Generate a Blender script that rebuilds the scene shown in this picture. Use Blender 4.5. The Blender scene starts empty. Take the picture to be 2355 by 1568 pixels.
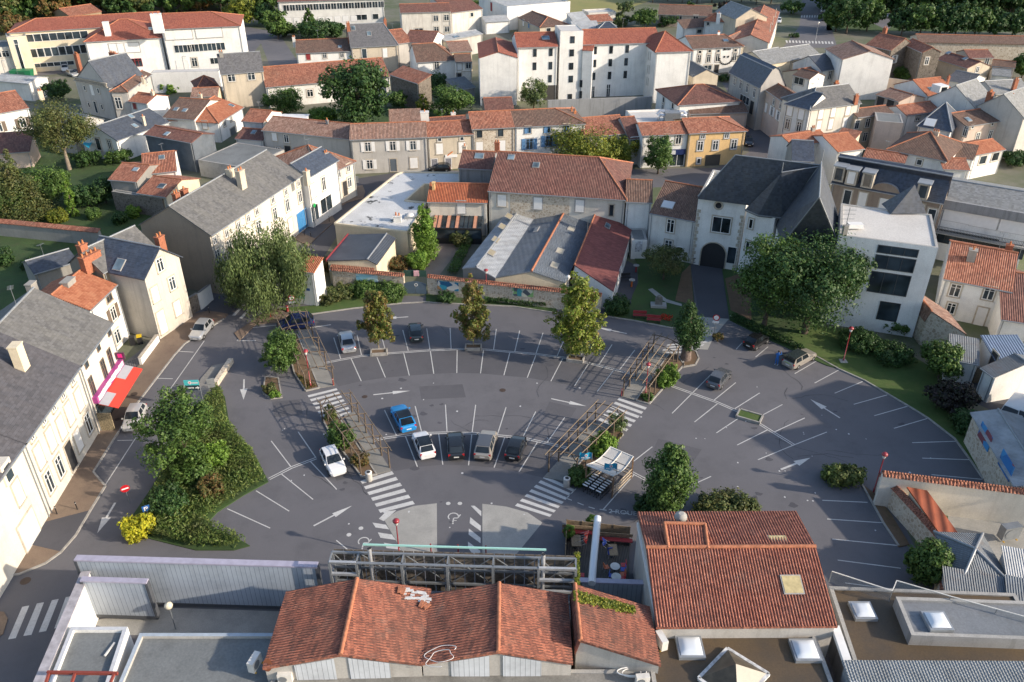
import bpy,math,random
import numpy as np
from mathutils import Vector,Matrix
random.seed(7)
SC=bpy.context.scene
COL=SC.collection
F,CX,CY,CH,PITCH=1900.0,1177.0,784.0,52.0,math.radians(31.5)
SP,CP=math.sin(PITCH),math.cos(PITCH)
CAM=Vector((0,0,CH))
OX,OY,OK=0.0,0.0,1.0
def O(*a):
 "set the measuring frame: tile (i,j) of the survey, or (x0,y0,width) of a close-up, or nothing for full-picture pixels"
 global OX,OY,OK
 if len(a)==2:OX,OY,OK=640*a[0]*.91963,426*a[1]*.91963,640/2355*.91963
 elif len(a)==3:OX,OY,OK=a[0]*.91963,a[1]*.91963,a[2]/2355*.91963
 else:OX,OY,OK=0.,0.,1.
def px(p):return(OX+p[0]*OK,OY+p[1]*OK)
def ray(p):
 u,v=px(p);a,b=(u-CX)/F,(v-CY)/F
 return Vector((a,CP-b*SP,-SP-b*CP))
def W(p,z=0.0):
 d=ray(p);t=(z-CH)/d.z
 return CAM+d*t
def hgt(base,top):
 y=W(base).y;k=(px(top)[1]-CY)/F
 return CH-y*(k*CP+SP)/(CP-k*SP)
def hat(P,top):
 "height of the vertical line through P that shows at the row of top"
 k=(px(top)[1]-CY)/F
 return CH-P.y*(k*CP+SP)/(CP-k*SP)
def mpp(P):
 "metres per picture pixel (current frame) at a point"
 dz=(P-CAM).dot(Vector((0,CP,-SP)))
 return dz/F*OK
MATS={}
def nt(name):
 m=bpy.data.materials.new(name);m.use_nodes=True
 n=m.node_tree;b=n.nodes['Principled BSDF']
 MATS[name]=m
 return m,n,b
def nd(n,t,**k):
 x=n.nodes.new(t)
 for a,v in k.items():
  if a in x.inputs:x.inputs[a].default_value=v
  else:setattr(x,a,v)
 return x
def ramp(n,fac,cols,pos=None):
 r=n.nodes.new('ShaderNodeValToRGB');e=r.color_ramp.elements
 pos=pos or[i/(len(cols)-1)for i in range(len(cols))]
 while len(e)<len(cols):e.new(.5)
 for i,c in enumerate(cols):
  e[i].position=pos[i];e[i].color=(*c[:3],1)
 n.links.new(fac,r.inputs[0]);return r.outputs[0]
def mix(n,fac,a,b,mode='MIX'):
 x=n.nodes.new('ShaderNodeMix');x.data_type='RGBA';x.blend_type=mode
 for i,v in((0,fac),(6,a),(7,b)):
  if hasattr(v,'is_linked'):n.links.new(v,x.inputs[i])
  elif i==0:x.inputs[0].default_value=v
  else:x.inputs[i].default_value=(*v[:3],1)
 return x.outputs[2]
def math_(n,op,a,b=0.):
 x=n.nodes.new('ShaderNodeMath');x.operation=op
 for i,v in enumerate((a,b)):
  if hasattr(v,'is_linked'):n.links.new(v,x.inputs[i])
  else:x.inputs[i].default_value=v
 return x.outputs[0]
def noise(n,co,s,det=4,rough=.6):
 x=nd(n,'ShaderNodeTexNoise',Scale=s,Detail=det,Roughness=rough);n.links.new(co,x.inputs['Vector']);return x.outputs[0]
def geo(n):return n.nodes.new('ShaderNodeNewGeometry').outputs['Position']
def sc3(c,k):return tuple(min(1,x*k)for x in c)
def bumpn(n,b,h,dist=.03,st=1.):
 x=nd(n,'ShaderNodeBump',Strength=st,Distance=dist);n.links.new(h,x.inputs['Height']);n.links.new(x.outputs[0],b.inputs['Normal'])
def plain(name,c,rough=.6,metal=0.,var=.12,scale=2.):
 if name in MATS:return MATS[name]
 m,n,b=nt(name);p=geo(n)
 n.links.new(ramp(n,noise(n,p,scale),[sc3(c,1-var),sc3(c,1+var)],[.3,.7]),b.inputs['Base Color'])
 b.inputs['Roughness'].default_value=rough;b.inputs['Metallic'].default_value=metal
 return m
def plaster(name,c,dirt=.35,rough=.9,dc=(.16,.14,.12)):
 m,n,b=nt(name);p=geo(n)
 base=ramp(n,noise(n,p,.35,5),[sc3(c,.86),c,sc3(c,1.08)],[.3,.5,.7])
 mp=nd(n,'ShaderNodeMapping');mp.inputs['Scale'].default_value=(1.6,1.6,.16);n.links.new(p,mp.inputs[0])
 st=ramp(n,noise(n,mp.outputs[0],1.,6,.65),[(0,0,0),(0,0,0),(1,1,1)],[0,.5,.85])
 st=math_(n,'MULTIPLY',st,dirt)
 base=mix(n,st,base,dc)
 g=ramp(n,noise(n,p,9.,3),[(.9,.9,.9),(1.07,1.07,1.07)],[.3,.7])
 n.links.new(mix(n,1.,base,g,'MULTIPLY'),b.inputs['Base Color']);b.inputs['Roughness'].default_value=rough
 bumpn(n,b,noise(n,p,14.,4),.015,.5)
 return m
def rubble(name,c1,c2,sc=2.6,mortar=(.42,.36,.29)):
 m,n,b=nt(name);p=geo(n)
 v=nd(n,'ShaderNodeTexVoronoi',Scale=sc);n.links.new(p,v.inputs['Vector'])
 e=nd(n,'ShaderNodeTexVoronoi',Scale=sc,feature='DISTANCE_TO_EDGE');n.links.new(p,e.inputs['Vector'])
 col=ramp(n,math_(n,'FRACT',math_(n,'MULTIPLY',v.outputs['Color'],3.7)),[c1,c2,mortar],[0,.6,1])
 k=ramp(n,e.outputs[0],[(1,1,1),(0,0,0)],[.03,.12])
 n.links.new(mix(n,k,col,mortar),b.inputs['Base Color']);b.inputs['Roughness'].default_value=.95
 bumpn(n,b,e.outputs[0],.05,.6)
 return m
def uvxy(n):
 u=n.nodes.new('ShaderNodeUVMap');s=n.nodes.new('ShaderNodeSeparateXYZ');n.links.new(u.outputs[0],s.inputs[0])
 return u.outputs[0],s.outputs[0],s.outputs[1]
def tiles(name,cols,pitch=.24,course=.42,moss=(.085,.072,.058),mossk=.5,chan=.5,bump=True,weather=.8):
 "curved clay tiles: channels run down the slope"
 m,n,b=nt(name);uv,u,v=uvxy(n);p=geo(n)
 a=math_(n,'DIVIDE',u,pitch);c=math_(n,'DIVIDE',v,course)
 comb=n.nodes.new('ShaderNodeCombineXYZ');n.links.new(math_(n,'FLOOR',a),comb.inputs[0]);n.links.new(math_(n,'FLOOR',c),comb.inputs[1])
 wn=n.nodes.new('ShaderNodeTexWhiteNoise');wn.noise_dimensions='3D';n.links.new(comb.outputs[0],wn.inputs[0])
 col=ramp(n,wn.outputs[0],cols)
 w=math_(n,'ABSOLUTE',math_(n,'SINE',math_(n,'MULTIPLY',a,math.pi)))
 dk=ramp(n,w,[(chan,)*3,(1,1,1)],[.15,.6])  # darkens channels between ribs in the colour, for dirt and for their shade
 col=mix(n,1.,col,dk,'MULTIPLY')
 big=ramp(n,noise(n,p,.22,6,.7),[(0,0,0),(1,1,1)],[.42,.72])
 col=mix(n,math_(n,'MULTIPLY',big,mossk),col,moss)
 lt=ramp(n,noise(n,p,.5,6,.75),[(0,0,0),(1,1,1)],[.55,.75])
 col=mix(n,math_(n,'MULTIPLY',lt,weather*.35),col,(.30,.25,.20))
 n.links.new(col,b.inputs['Base Color']);b.inputs['Roughness'].default_value=.9
 if bump:bumpn(n,b,w,.09,.9)
 return m
def slate(name,c,course=.28,pitch=.30,var=.25,lichen=(.20,.19,.16),lk=.4,rough=.65):
 m,n,b=nt(name);uv,u,v=uvxy(n);p=geo(n)
 a=math_(n,'DIVIDE',u,pitch);cc=math_(n,'DIVIDE',v,course)
 comb=n.nodes.new('ShaderNodeCombineXYZ');n.links.new(math_(n,'FLOOR',a),comb.inputs[0]);n.links.new(math_(n,'FLOOR',cc),comb.inputs[1])
 wn=n.nodes.new('ShaderNodeTexWhiteNoise');wn.noise_dimensions='3D';n.links.new(comb.outputs[0],wn.inputs[0])
 col=ramp(n,wn.outputs[0],[sc3(c,1-var),c,sc3(c,1+var)])
 mp=nd(n,'ShaderNodeMapping');mp.inputs['Scale'].default_value=(1.,.25,1.);n.links.new(uv,mp.inputs[0])
 st=ramp(n,noise(n,mp.outputs[0],.8,6,.7),[(0,0,0),(1,1,1)],[.4,.75])
 col=mix(n,math_(n,'MULTIPLY',st,lk),col,lichen)
 n.links.new(col,b.inputs['Base Color']);b.inputs['Roughness'].default_value=rough
 bumpn(n,b,math_(n,'FRACT',cc),.02,.7)
 return m
def sheetmetal(name,c,pitch=.25,rust=0.,rough=.5,metal=.0,across=False,patch=None,bump=.05):
 m,n,b=nt(name);uv,u,v=uvxy(n);p=geo(n)
 w=math_(n,'SINE',math_(n,'MULTIPLY',v if across else u,2*math.pi/pitch))
 col=ramp(n,noise(n,p,.6,6,.7),[sc3(c,.72),c,sc3(c,1.2)],[.3,.5,.7])
 col=mix(n,1.,col,ramp(n,w,[(.8,.8,.8),(1.05,1.05,1.05)],[0,.6]),'MULTIPLY')
 if rust:col=mix(n,math_(n,'MULTIPLY',ramp(n,noise(n,p,.9,6,.8),[(0,0,0),(1,1,1)],[.5,.7]),rust),col,patch or(.16,.08,.045))
 n.links.new(col,b.inputs['Base Color']);b.inputs['Roughness'].default_value=rough;b.inputs['Metallic'].default_value=metal
 if bump:bumpn(n,b,w,bump,.8)
 return m
def panelled(name,c,pitch=.36,rough=.5):
 m,n,b=nt(name);uv,u,v=uvxy(n);p=geo(n)
 f=math_(n,'FRACT',math_(n,'DIVIDE',u,pitch))
 col=ramp(n,noise(n,p,.5,5,.7),[sc3(c,.8),c,sc3(c,1.12)],[.3,.5,.7])
 col=mix(n,1.,col,ramp(n,f,[(.3,.32,.35),(1,1,1),(.96,.96,.96)],[.05,.11,1]),'MULTIPLY')
 n.links.new(col,b.inputs['Base Color']);b.inputs['Roughness'].default_value=rough
 return m
def ground(name,c1,c2,c3=None,s1=.05,s2=1.5,fine=12.,rough=.92,k3=.5,bump=.01,band=(.5,.72)):
 m,n,b=nt(name);p=geo(n)
 col=ramp(n,noise(n,p,s1,6,.65),[c1,c2],[.35,.65])
 f=ramp(n,noise(n,p,fine,3),[(.85,)*3,(1.12,)*3],[.3,.7])
 col=mix(n,1.,col,f,'MULTIPLY')
 if c3:col=mix(n,math_(n,'MULTIPLY',ramp(n,noise(n,p,s2,6,.7),[(0,0,0),(1,1,1)],list(band)),k3),col,c3)
 n.links.new(col,b.inputs['Base Color']);b.inputs['Roughness'].default_value=rough
 bumpn(n,b,noise(n,p,fine*2,3),bump,.6)
 return m
def leafm(name,cols,pos=None,patch=None,pk=.6):
 m,n,b=nt(name)
 g=n.nodes.new('ShaderNodeNewGeometry')
 col=ramp(n,g.outputs['Random Per Island'],cols,pos)
 big=ramp(n,noise(n,g.outputs['Position'],.55,3),[(.72,)*3,(1.25,)*3],[.35,.65])
 col=mix(n,1.,col,big,'MULTIPLY')
 if patch:col=mix(n,math_(n,'MULTIPLY',ramp(n,noise(n,g.outputs['Position'],.45,3),[(0,0,0),(1,1,1)],[.48,.62]),pk),col,patch)
 n.links.new(col,b.inputs['Base Color']);b.inputs['Roughness'].default_value=.55
 try:b.inputs['Specular IOR Level'].default_value=.3
 except Exception:pass
 tr=n.nodes.new('ShaderNodeBsdfTranslucent');n.links.new(col,tr.inputs[0])
 ms=n.nodes.new('ShaderNodeMixShader');ms.inputs[0].default_value=.25
 n.links.new(b.outputs[0],ms.inputs[1]);n.links.new(tr.outputs[0],ms.inputs[2])
 n.links.new(ms.outputs[0],n.nodes['Material Output'].inputs[0])
 return m
def paint(name,c,rough=.25,metal=0.,coat=.6):
 if name in MATS:return MATS[name]
 m,n,b=nt(name);b.inputs['Base Color'].default_value=(*c,1);b.inputs['Roughness'].default_value=rough;b.inputs['Metallic'].default_value=metal
 b.inputs['Coat Weight'].default_value=coat;b.inputs['Coat Roughness'].default_value=.06
 return m
def mk_glass(name,c=(.02,.028,.035),rough=.06):
 m,n,b=nt(name);p=geo(n)
 n.links.new(ramp(n,noise(n,p,.35,2),[sc3(c,.5),sc3(c,2.2)],[.35,.65]),b.inputs['Base Color'])
 b.inputs['Roughness'].default_value=rough
 return m
class MB:
 def __init__(s):s.v=[];s.f=[];s.m=[];s.sm=[]
 def face(s,pts,mi=0,smooth=False):
  i=len(s.v);s.v+=[tuple(p)for p in pts];s.f.append(tuple(range(i,i+len(pts))));s.m.append(mi);s.sm.append(smooth)
 def mesh(s,vs,fs,mi=0,smooth=False):
  i=len(s.v);s.v+=[tuple(p)for p in vs]
  for f in fs:s.f.append(tuple(i+k for k in f));s.m.append(mi);s.sm.append(smooth)
 def box(s,c,d,mi=0,R=None):
  "box by centre c and full size d"
  x,y,z=d[0]/2,d[1]/2,d[2]/2
  vs=[Vector((a,b,e))for e in(-z,z)for a,b in((-x,-y),(x,-y),(x,y),(-x,y))]
  if R is not None:vs=[R@p for p in vs]
  vs=[p+Vector(c)for p in vs]
  s.mesh(vs,[(3,2,1,0),(4,5,6,7),(0,1,5,4),(1,2,6,5),(2,3,7,6),(3,0,4,7)],mi)
 def bar(s,a,b,w,h=None,mi=0):
  "rectangular bar from a to b"
  a,b=Vector(a),Vector(b);h=h or w;t=(b-a);L=t.length
  if L<1e-6:return
  t/=L;up=Vector((0,0,1))if abs(t.z)<.95 else Vector((1,0,0))
  x=t.cross(up).normalized();y=x.cross(t)
  s.box((a+b)/2,(w,L,h),mi,Matrix((x,t,y)).transposed())
 def tube(s,pts,rs,n=8,mi=0,cap=True,smooth=True):
  pts=[Vector(p)for p in pts];rs=rs if hasattr(rs,'__len__')else[rs]*len(pts)
  rings=[];px_=None
  for i,p in enumerate(pts):
   t=(pts[min(i+1,len(pts)-1)]-pts[max(i-1,0)]).normalized()
   up=px_ if px_ is not None else(Vector((1,0,0))if abs(t.z)>.7 else Vector((0,0,1)))
   y=t.cross(up).normalized();x=y.cross(t).normalized();px_=x
   rings.append([p+(x*math.cos(k*2*math.pi/n)+y*math.sin(k*2*math.pi/n))*rs[i]for k in range(n)])
  vs=[q for r in rings for q in r];fs=[]
  for i in range(len(rings)-1):
   for k in range(n):fs.append((i*n+k,i*n+(k+1)%n,(i+1)*n+(k+1)%n,(i+1)*n+k))
  s.mesh(vs,fs,mi,smooth)
  if cap:s.face(rings[0][::-1],mi);s.face(rings[-1],mi)
 def lathe(s,prof,c=(0,0,0),n=12,mi=0,smooth=True):
  c=Vector(c);vs=[];fs=[]
  for r,z in prof:
   for k in range(n):a=2*math.pi*k/n;vs.append(c+Vector((r*math.cos(a),r*math.sin(a),z)))
  for i in range(len(prof)-1):
   for k in range(n):fs.append((i*n+k,i*n+(k+1)%n,(i+1)*n+(k+1)%n,(i+1)*n+k))
  s.mesh(vs,fs,mi,smooth)
  s.face([vs[k]for k in range(n)][::-1],mi);s.face(vs[-n:],mi)
 def prism(s,pts,z0,z1,mi=0,mside=None):
  "vertical prism over a ground polygon"
  pts=[Vector((p[0],p[1],0))for p in pts]
  ar=sum(pts[i].x*pts[(i+1)%len(pts)].y-pts[(i+1)%len(pts)].x*pts[i].y for i in range(len(pts)))
  if ar<0:pts=pts[::-1]
  n=len(pts);ms=mi if mside is None else mside
  s.face([p+Vector((0,0,z1))for p in pts],mi);s.face([p+Vector((0,0,z0))for p in pts[::-1]],mi)
  for i in range(n):
   a,b=pts[i],pts[(i+1)%n]
   s.face([a+Vector((0,0,z0)),b+Vector((0,0,z0)),b+Vector((0,0,z1)),a+Vector((0,0,z1))],ms)
 def data(s,name,mats):
  me=bpy.data.meshes.new(name);me.from_pydata(s.v,[],s.f)
  for m in mats:me.materials.append(m)
  me.polygons.foreach_set('material_index',s.m);me.polygons.foreach_set('use_smooth',s.sm)
  uv=me.uv_layers.new(name='UVMap').data;me.update()
  buf=np.zeros(len(uv)*2,dtype=np.float32)
  for pl in me.polygons:
   nrm=pl.normal;h=Vector((-nrm.y,nrm.x,0))
   h=h.normalized()if h.length>1e-4 else Vector((1,0,0))
   w=nrm.cross(h)
   for li in pl.loop_indices:
    p=me.vertices[me.loops[li].vertex_index].co;buf[2*li]=p.dot(h);buf[2*li+1]=p.dot(w)
  uv.foreach_set('uv',buf)
  return me
 def build(s,name,mats,parent=None,loc=None):
  if not isinstance(mats,(list,tuple)):mats=[mats]
  return link(name,s.data(name,mats),parent,loc)
def link(name,data,parent=None,loc=None):
 o=bpy.data.objects.new(name,data);COL.objects.link(o)
 if parent is not None:o.parent=parent
 if loc is not None:o.location=loc
 return o
def tag(o,label=None,cat=None,group=None,kind=None):
 if label:o['label']=label
 if cat:o['category']=cat
 if group:o['group']=group
 if kind:o['kind']=kind
 return o
def thing(name,label,cat,loc=(0,0,0),rz=0.,group=None):
 o=link(name,None,None,loc);o.rotation_euler=(0,0,rz);o.empty_display_size=.2
 return tag(o,label,cat,group)
def copy_tree(o,parent=None):
 c=o.copy();COL.objects.link(c)
 if parent is not None:c.parent=parent
 for ch in list(o.children):copy_tree(ch,c)
 return c
def struct(name,mb,mats,label=None):
 o=mb.build(name,mats);o['kind']='structure'
 if label:o['label']=label
 return o
pane=mk_glass('window_glass')
pane_blue=mk_glass('skylight_glass',(.10,.14,.17),.05)
white=plain('white_paint',(.72,.71,.69),.5,var=.05)
offwhite=plain('off_white_paint',(.62,.60,.56),.6)
zinc=plain('zinc_gutter',(.30,.32,.34),.45,.3)
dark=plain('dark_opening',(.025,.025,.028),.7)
stone_trim=plain('stone_trim',(.42,.37,.30),.9,var=.2)
grey_trim=plain('grey_trim',(.33,.32,.31),.9)
blue_paint=plain('blue_shutter_paint',(.10,.22,.40),.6)
brown_paint=plain('brown_shutter_paint',(.14,.105,.08),.6)
red_paint=plain('dark_red_paint',(.25,.03,.035),.5)
black=plain('black_metal',(.018,.018,.02),.5)
grey_metal=plain('grey_metal',(.22,.235,.25),.45,.3)
brick=plain('chimney_brick',(.30,.11,.06),.9,var=.3,scale=5.)
pot=plain('clay_pot',(.45,.17,.07),.85)
wood=plain('weathered_wood',(.26,.19,.12),.85,var=.3,scale=6.)
concrete=ground('concrete',(.30,.295,.28),(.38,.37,.35),(.16,.155,.14),s1=.3,s2=.8,fine=8)
plW=plaster('white_render',(.66,.645,.61),.30)
plWh=plaster('bright_white_render',(.74,.73,.70),.34,dc=(.30,.28,.25))
plWs=plaster('streaked_white_render',(.60,.57,.52),.9,dc=(.25,.2,.17))
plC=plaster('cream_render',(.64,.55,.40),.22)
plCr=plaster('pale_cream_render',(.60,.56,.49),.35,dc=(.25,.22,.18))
plG=plaster('grey_render',(.44,.42,.39),.5)
plGd=plaster('dark_grey_render',(.27,.26,.24),.6)
plB=plaster('beige_render',(.52,.45,.35),.45)
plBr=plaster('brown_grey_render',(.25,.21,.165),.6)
plO=plaster('ochre_render',(.64,.43,.20),.2)
plP=plaster('pinkish_render',(.50,.40,.34),.4)
conc_wall=plaster('stained_concrete_wall',(.26,.265,.27),.9,dc=(.07,.07,.07))
stW=rubble('rubble_stone',(.36,.29,.21),(.20,.16,.12))
stL=rubble('light_rubble',(.50,.43,.34),(.34,.27,.20),mortar=(.56,.50,.41))
stD=rubble('dark_rubble',(.17,.145,.12),(.09,.075,.06),mortar=(.20,.17,.14))
brW=plaster('brick_facade',(.27,.215,.17),.5,dc=(.12,.08,.06))
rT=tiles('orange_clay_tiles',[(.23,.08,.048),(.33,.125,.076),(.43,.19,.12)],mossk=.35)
rS=tiles('school_red_tiles',[(.24,.07,.045),(.31,.092,.058),(.37,.125,.08)],mossk=.12,chan=.7,weather=.25)
rO=tiles('bright_orange_tiles',[(.33,.105,.05),(.41,.145,.075),(.46,.19,.10)],mossk=.12,chan=.7,weather=.3)
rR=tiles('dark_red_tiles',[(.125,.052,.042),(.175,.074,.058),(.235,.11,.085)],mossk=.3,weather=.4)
rB=tiles('brown_tiles',[(.115,.068,.052),(.16,.092,.068),(.21,.13,.098)],mossk=.5,weather=.6)
rP=tiles('pale_pink_tiles',[(.22,.12,.088),(.30,.175,.13),(.38,.245,.19)],mossk=.4)
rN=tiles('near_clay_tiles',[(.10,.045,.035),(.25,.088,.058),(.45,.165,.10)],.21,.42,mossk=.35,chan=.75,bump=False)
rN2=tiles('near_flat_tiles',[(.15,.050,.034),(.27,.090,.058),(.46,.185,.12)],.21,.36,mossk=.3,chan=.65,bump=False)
sG=slate('grey_slate',(.10,.10,.108),lichen=(.15,.148,.14))
sU=slate('dull_blue_slate',(.062,.062,.072),lichen=(.11,.10,.105),lk=.5,rough=.8)
sL=slate('lichened_slate',(.10,.10,.102),lichen=(.165,.16,.148),lk=.7,rough=.8)
sB=slate('blue_slate',(.045,.058,.085),lk=.12,rough=.5)
sD=slate('dark_slate',(.052,.062,.082),lk=.2,rough=.55)
sP=slate('pale_slate',(.21,.215,.215),lk=.5)
rib=panelled('ribbed_steel',(.36,.40,.45),.36)
corG=sheetmetal('grey_fibre_cement',(.17,.19,.21),.18,.35,.8)
corL=sheetmetal('pale_fibre_cement',(.42,.44,.46),.18,.4,.75,patch=(.2,.17,.13))
corD=sheetmetal('dark_fibre_cement',(.14,.165,.195),.18,.3,.75,patch=(.17,.16,.15))
flatG=ground('grey_roofing_felt',(.14,.15,.15),(.19,.20,.20),(.07,.07,.068),.15,.5,6,.8)
flatW=ground('white_roof_membrane',(.46,.46,.45),(.62,.62,.61),(.05,.05,.045),.12,.42,5,.6,k3=1.,band=(.60,.64))
flatB=ground('mossy_brown_felt',(.07,.052,.034),(.105,.07,.035),(.045,.04,.036),.16,.4,7,.6)
flatC=ground('pale_roof_coat',(.50,.48,.45),(.57,.55,.52),None,.2,1,6,.7)
flatK=ground('bluish_grey_felt',(.15,.165,.18),(.19,.20,.215),(.10,.10,.10),.3,.7,7,.6)
def slab(mb,faces,t,mi=0,corr=None):
 "solid roof skin: top polygons with thickness t straight down"
 cnt={}
 key=lambda p:(round(p[0],3),round(p[1],3),round(p[2],3))
 for f in faces:
  for i in range(len(f)):cnt[frozenset((key(f[i]),key(f[(i+1)%len(f)])))]=cnt.get(frozenset((key(f[i]),key(f[(i+1)%len(f)]))),0)+1
 dz=Vector((0,0,-t))
 for f in faces:
  f=[Vector(p)for p in f]
  nr=(f[1]-f[0]).cross(f[2]-f[0])
  if nr.z<0:f=f[::-1]
  if corr and len(f)==4:corrug(mb,f,corr[0],corr[1],mi)
  else:mb.face(f,mi)
  mb.face([p+dz for p in f[::-1]],mi)
  for i in range(len(f)):
   a,b=f[i],f[(i+1)%len(f)]
   if cnt[frozenset((key(a),key(b)))]==1:mb.face([a,a+dz,b+dz,b],mi)
def corrug(mb,f,pitch,amp,mi=0,course=None):
 "a quad whose surface waves along its horizontal direction"
 f=[Vector(p)for p in f]
 n=(f[1]-f[0]).cross(f[2]-f[0]).normalized()
 h=Vector((-n.y,n.x,0));h=h.normalized()if h.length>1e-4 else Vector((1,0,0))
 e=[(abs((f[(i+1)%4]-f[i]).normalized().dot(h)),i)for i in range(4)]
 k=0 if e[0][0]+e[2][0]>=e[1][0]+e[3][0]else 1
 a,b,c,d=[f[(i+k)%4]for i in range(4)]
 L=max((b-a).length,(c-d).length);N=max(2,int(L/pitch))*6
 vs=[];fs=[]
 for i in range(N+1):
  s=i/N;o=n*(amp*(abs(math.sin(math.pi*i/6))*2-1))
  vs+=[a.lerp(b,s)+o,d.lerp(c,s)+o]
 for i in range(N):fs.append((2*i,2*i+2,2*i+3,2*i+1))
 mb.mesh(vs,fs,mi,True)
RIDGE=plain('ridge_tile',(.36,.14,.075),.9,var=.3,scale=3.)
RIDGE_Z=plain('zinc_ridge',(.27,.285,.30),.5,.3)
WIN={}
def win_mesh(kind,w,h,fr,sur):
 "a window body: surround, frame bars; local X right, Y inward, Z up, origin at centre"
 k=(kind,w,h,fr.name,sur.name if sur else '')
 if k in WIN:return WIN[k]
 b=MB();p=.09
 if sur:
  b.box((0,-.015,h/2+.09),(w+.36,.07,.18),1);b.box((0,-.05,-h/2-.07),(w+.34,.18,.12),1)
  for s in(-1,1):b.box((s*(w/2+.09),-.013,0),(.18,.062,h),1)
 if kind!='c':
  for s in(-1,1):b.box((s*(w/2-p/2),-.02,0),(p,.10,h));b.box((0,-.022,s*(h/2-p/2)),(w-2*p,.10,p))
  if kind=='w' and w<1.9:b.box((0,-.018,0),(.10,.08,h-2*p));b.box((0,-.015,h*.22),(w-2*p,.06,.05))
  if kind=='k' or(kind=='w' and w>=1.9):
   nn=max(1,int(round(w/1.3)))
   for i in range(1,nn):b.box((-w/2+i*w/nn,-.018,0),(.08,.08,h-2*p))
 me=b.data('window',[fr]+([sur]if sur else[]))
 g=MB();g.box((0,0,0),(w-.1,.06,h-.1))if kind!='c' else g.box((0,-.03,0),(w,.09,h))
 WIN[k]=(me,g)
 return WIN[k]
PANES={}
def box_data(nm,d,m,c=(0,0,0)):
 k=(nm,d,m.name,c)
 if k not in PANES:
  b=MB();b.box(c,d);PANES[k]=b.data(nm,[m])
 return PANES[k]
TYP={'w':(1.05,1.6),'s':(1.05,1.6),'sb':(1.05,1.6),'sr':(1.0,1.5),'c':(1.05,1.7),'q':(.75,.75),'d':(1.05,2.25),'dw':(1.05,2.2),'db':(1.1,2.25),'g':(2.6,2.3),'gd':(2.6,2.4),'k':(2.4,1.4),'sl':(.55,1.3),'cb':(1.05,1.6),'cr':(.9,1.4),'dr':(1.,2.2)}
def opening(B,P,n,typ,w=None,h=None,sur=stone_trim,fr=None,gl=None):
 "a window, door or shutter on the wall point P with outward normal n, child of thing B"
 dw,dh=TYP[typ];w=w or dw;h=h or dh
 w,h=round(w,2),round(h,2)
 r=Vector((-n.y,n.x,0));r=Vector((0,0,1)).cross(n)*-1 if False else Vector((-n.y,n.x,0))
 R=Matrix((r,-n,Vector((0,0,1)))).transposed().to_4x4()
 T=Matrix.Translation(P-B.location)@R
 fr=fr or white
 def put(name,data,off=(0,0,0),par=None,M4=None):
  o=bpy.data.objects.new(name,data);COL.objects.link(o)
  if par is None:o.parent=B;o.matrix_local=T
  else:o.parent=par;o.matrix_local=Matrix.Translation(off)
  return o
 if typ in('w','s','sb','sr','q','k','sl'):
  kind={'q':'q','k':'k','sl':'q'}.get(typ,'w')
  if typ in('sb',)and fr is white:fr=blue_paint
  o=put('window',win_mesh(kind,w,h,fr,sur)[0])
  put('pane',box_data('pane',(w-.1,.05,h-.1),gl or pane),(0,-.005,0),o)
  sm={'s':white,'sb':blue_paint,'sr':brown_paint}.get(typ)
  if sm:
   for sd in(-1,1):put('shutter',box_data('shutter',(w/2+.04,.05,h+.06),sm),(sd*(w*.75+.1),-.055,0),o)
 elif typ in('c','cb','cr'):
  o=put('window',win_mesh('c',w,h,white,sur)[0]if sur else box_data('window',(w+.1,.04,h+.1),grey_trim))
  put('shutter',box_data('shutter',(w,.08,h),{'cb':blue_paint,'cr':red_paint}.get(typ,white)),(0,-.02,0),o)
 else:
  m={'d':dark,'dw':white,'db':plain('grey_blue_door',(.10,.12,.14),.5),'g':offwhite,'gd':plain('dark_garage',(.06,.055,.05),.6),'dr':red_paint}[typ]
  o=put('door',win_mesh('q',w,h,m if typ!='dw' else white,sur)[0])
  put('door_leaf',box_data('door_leaf',(w-.16,.06,h-.14),m),(0,-.01,0),o)
 return o
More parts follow.
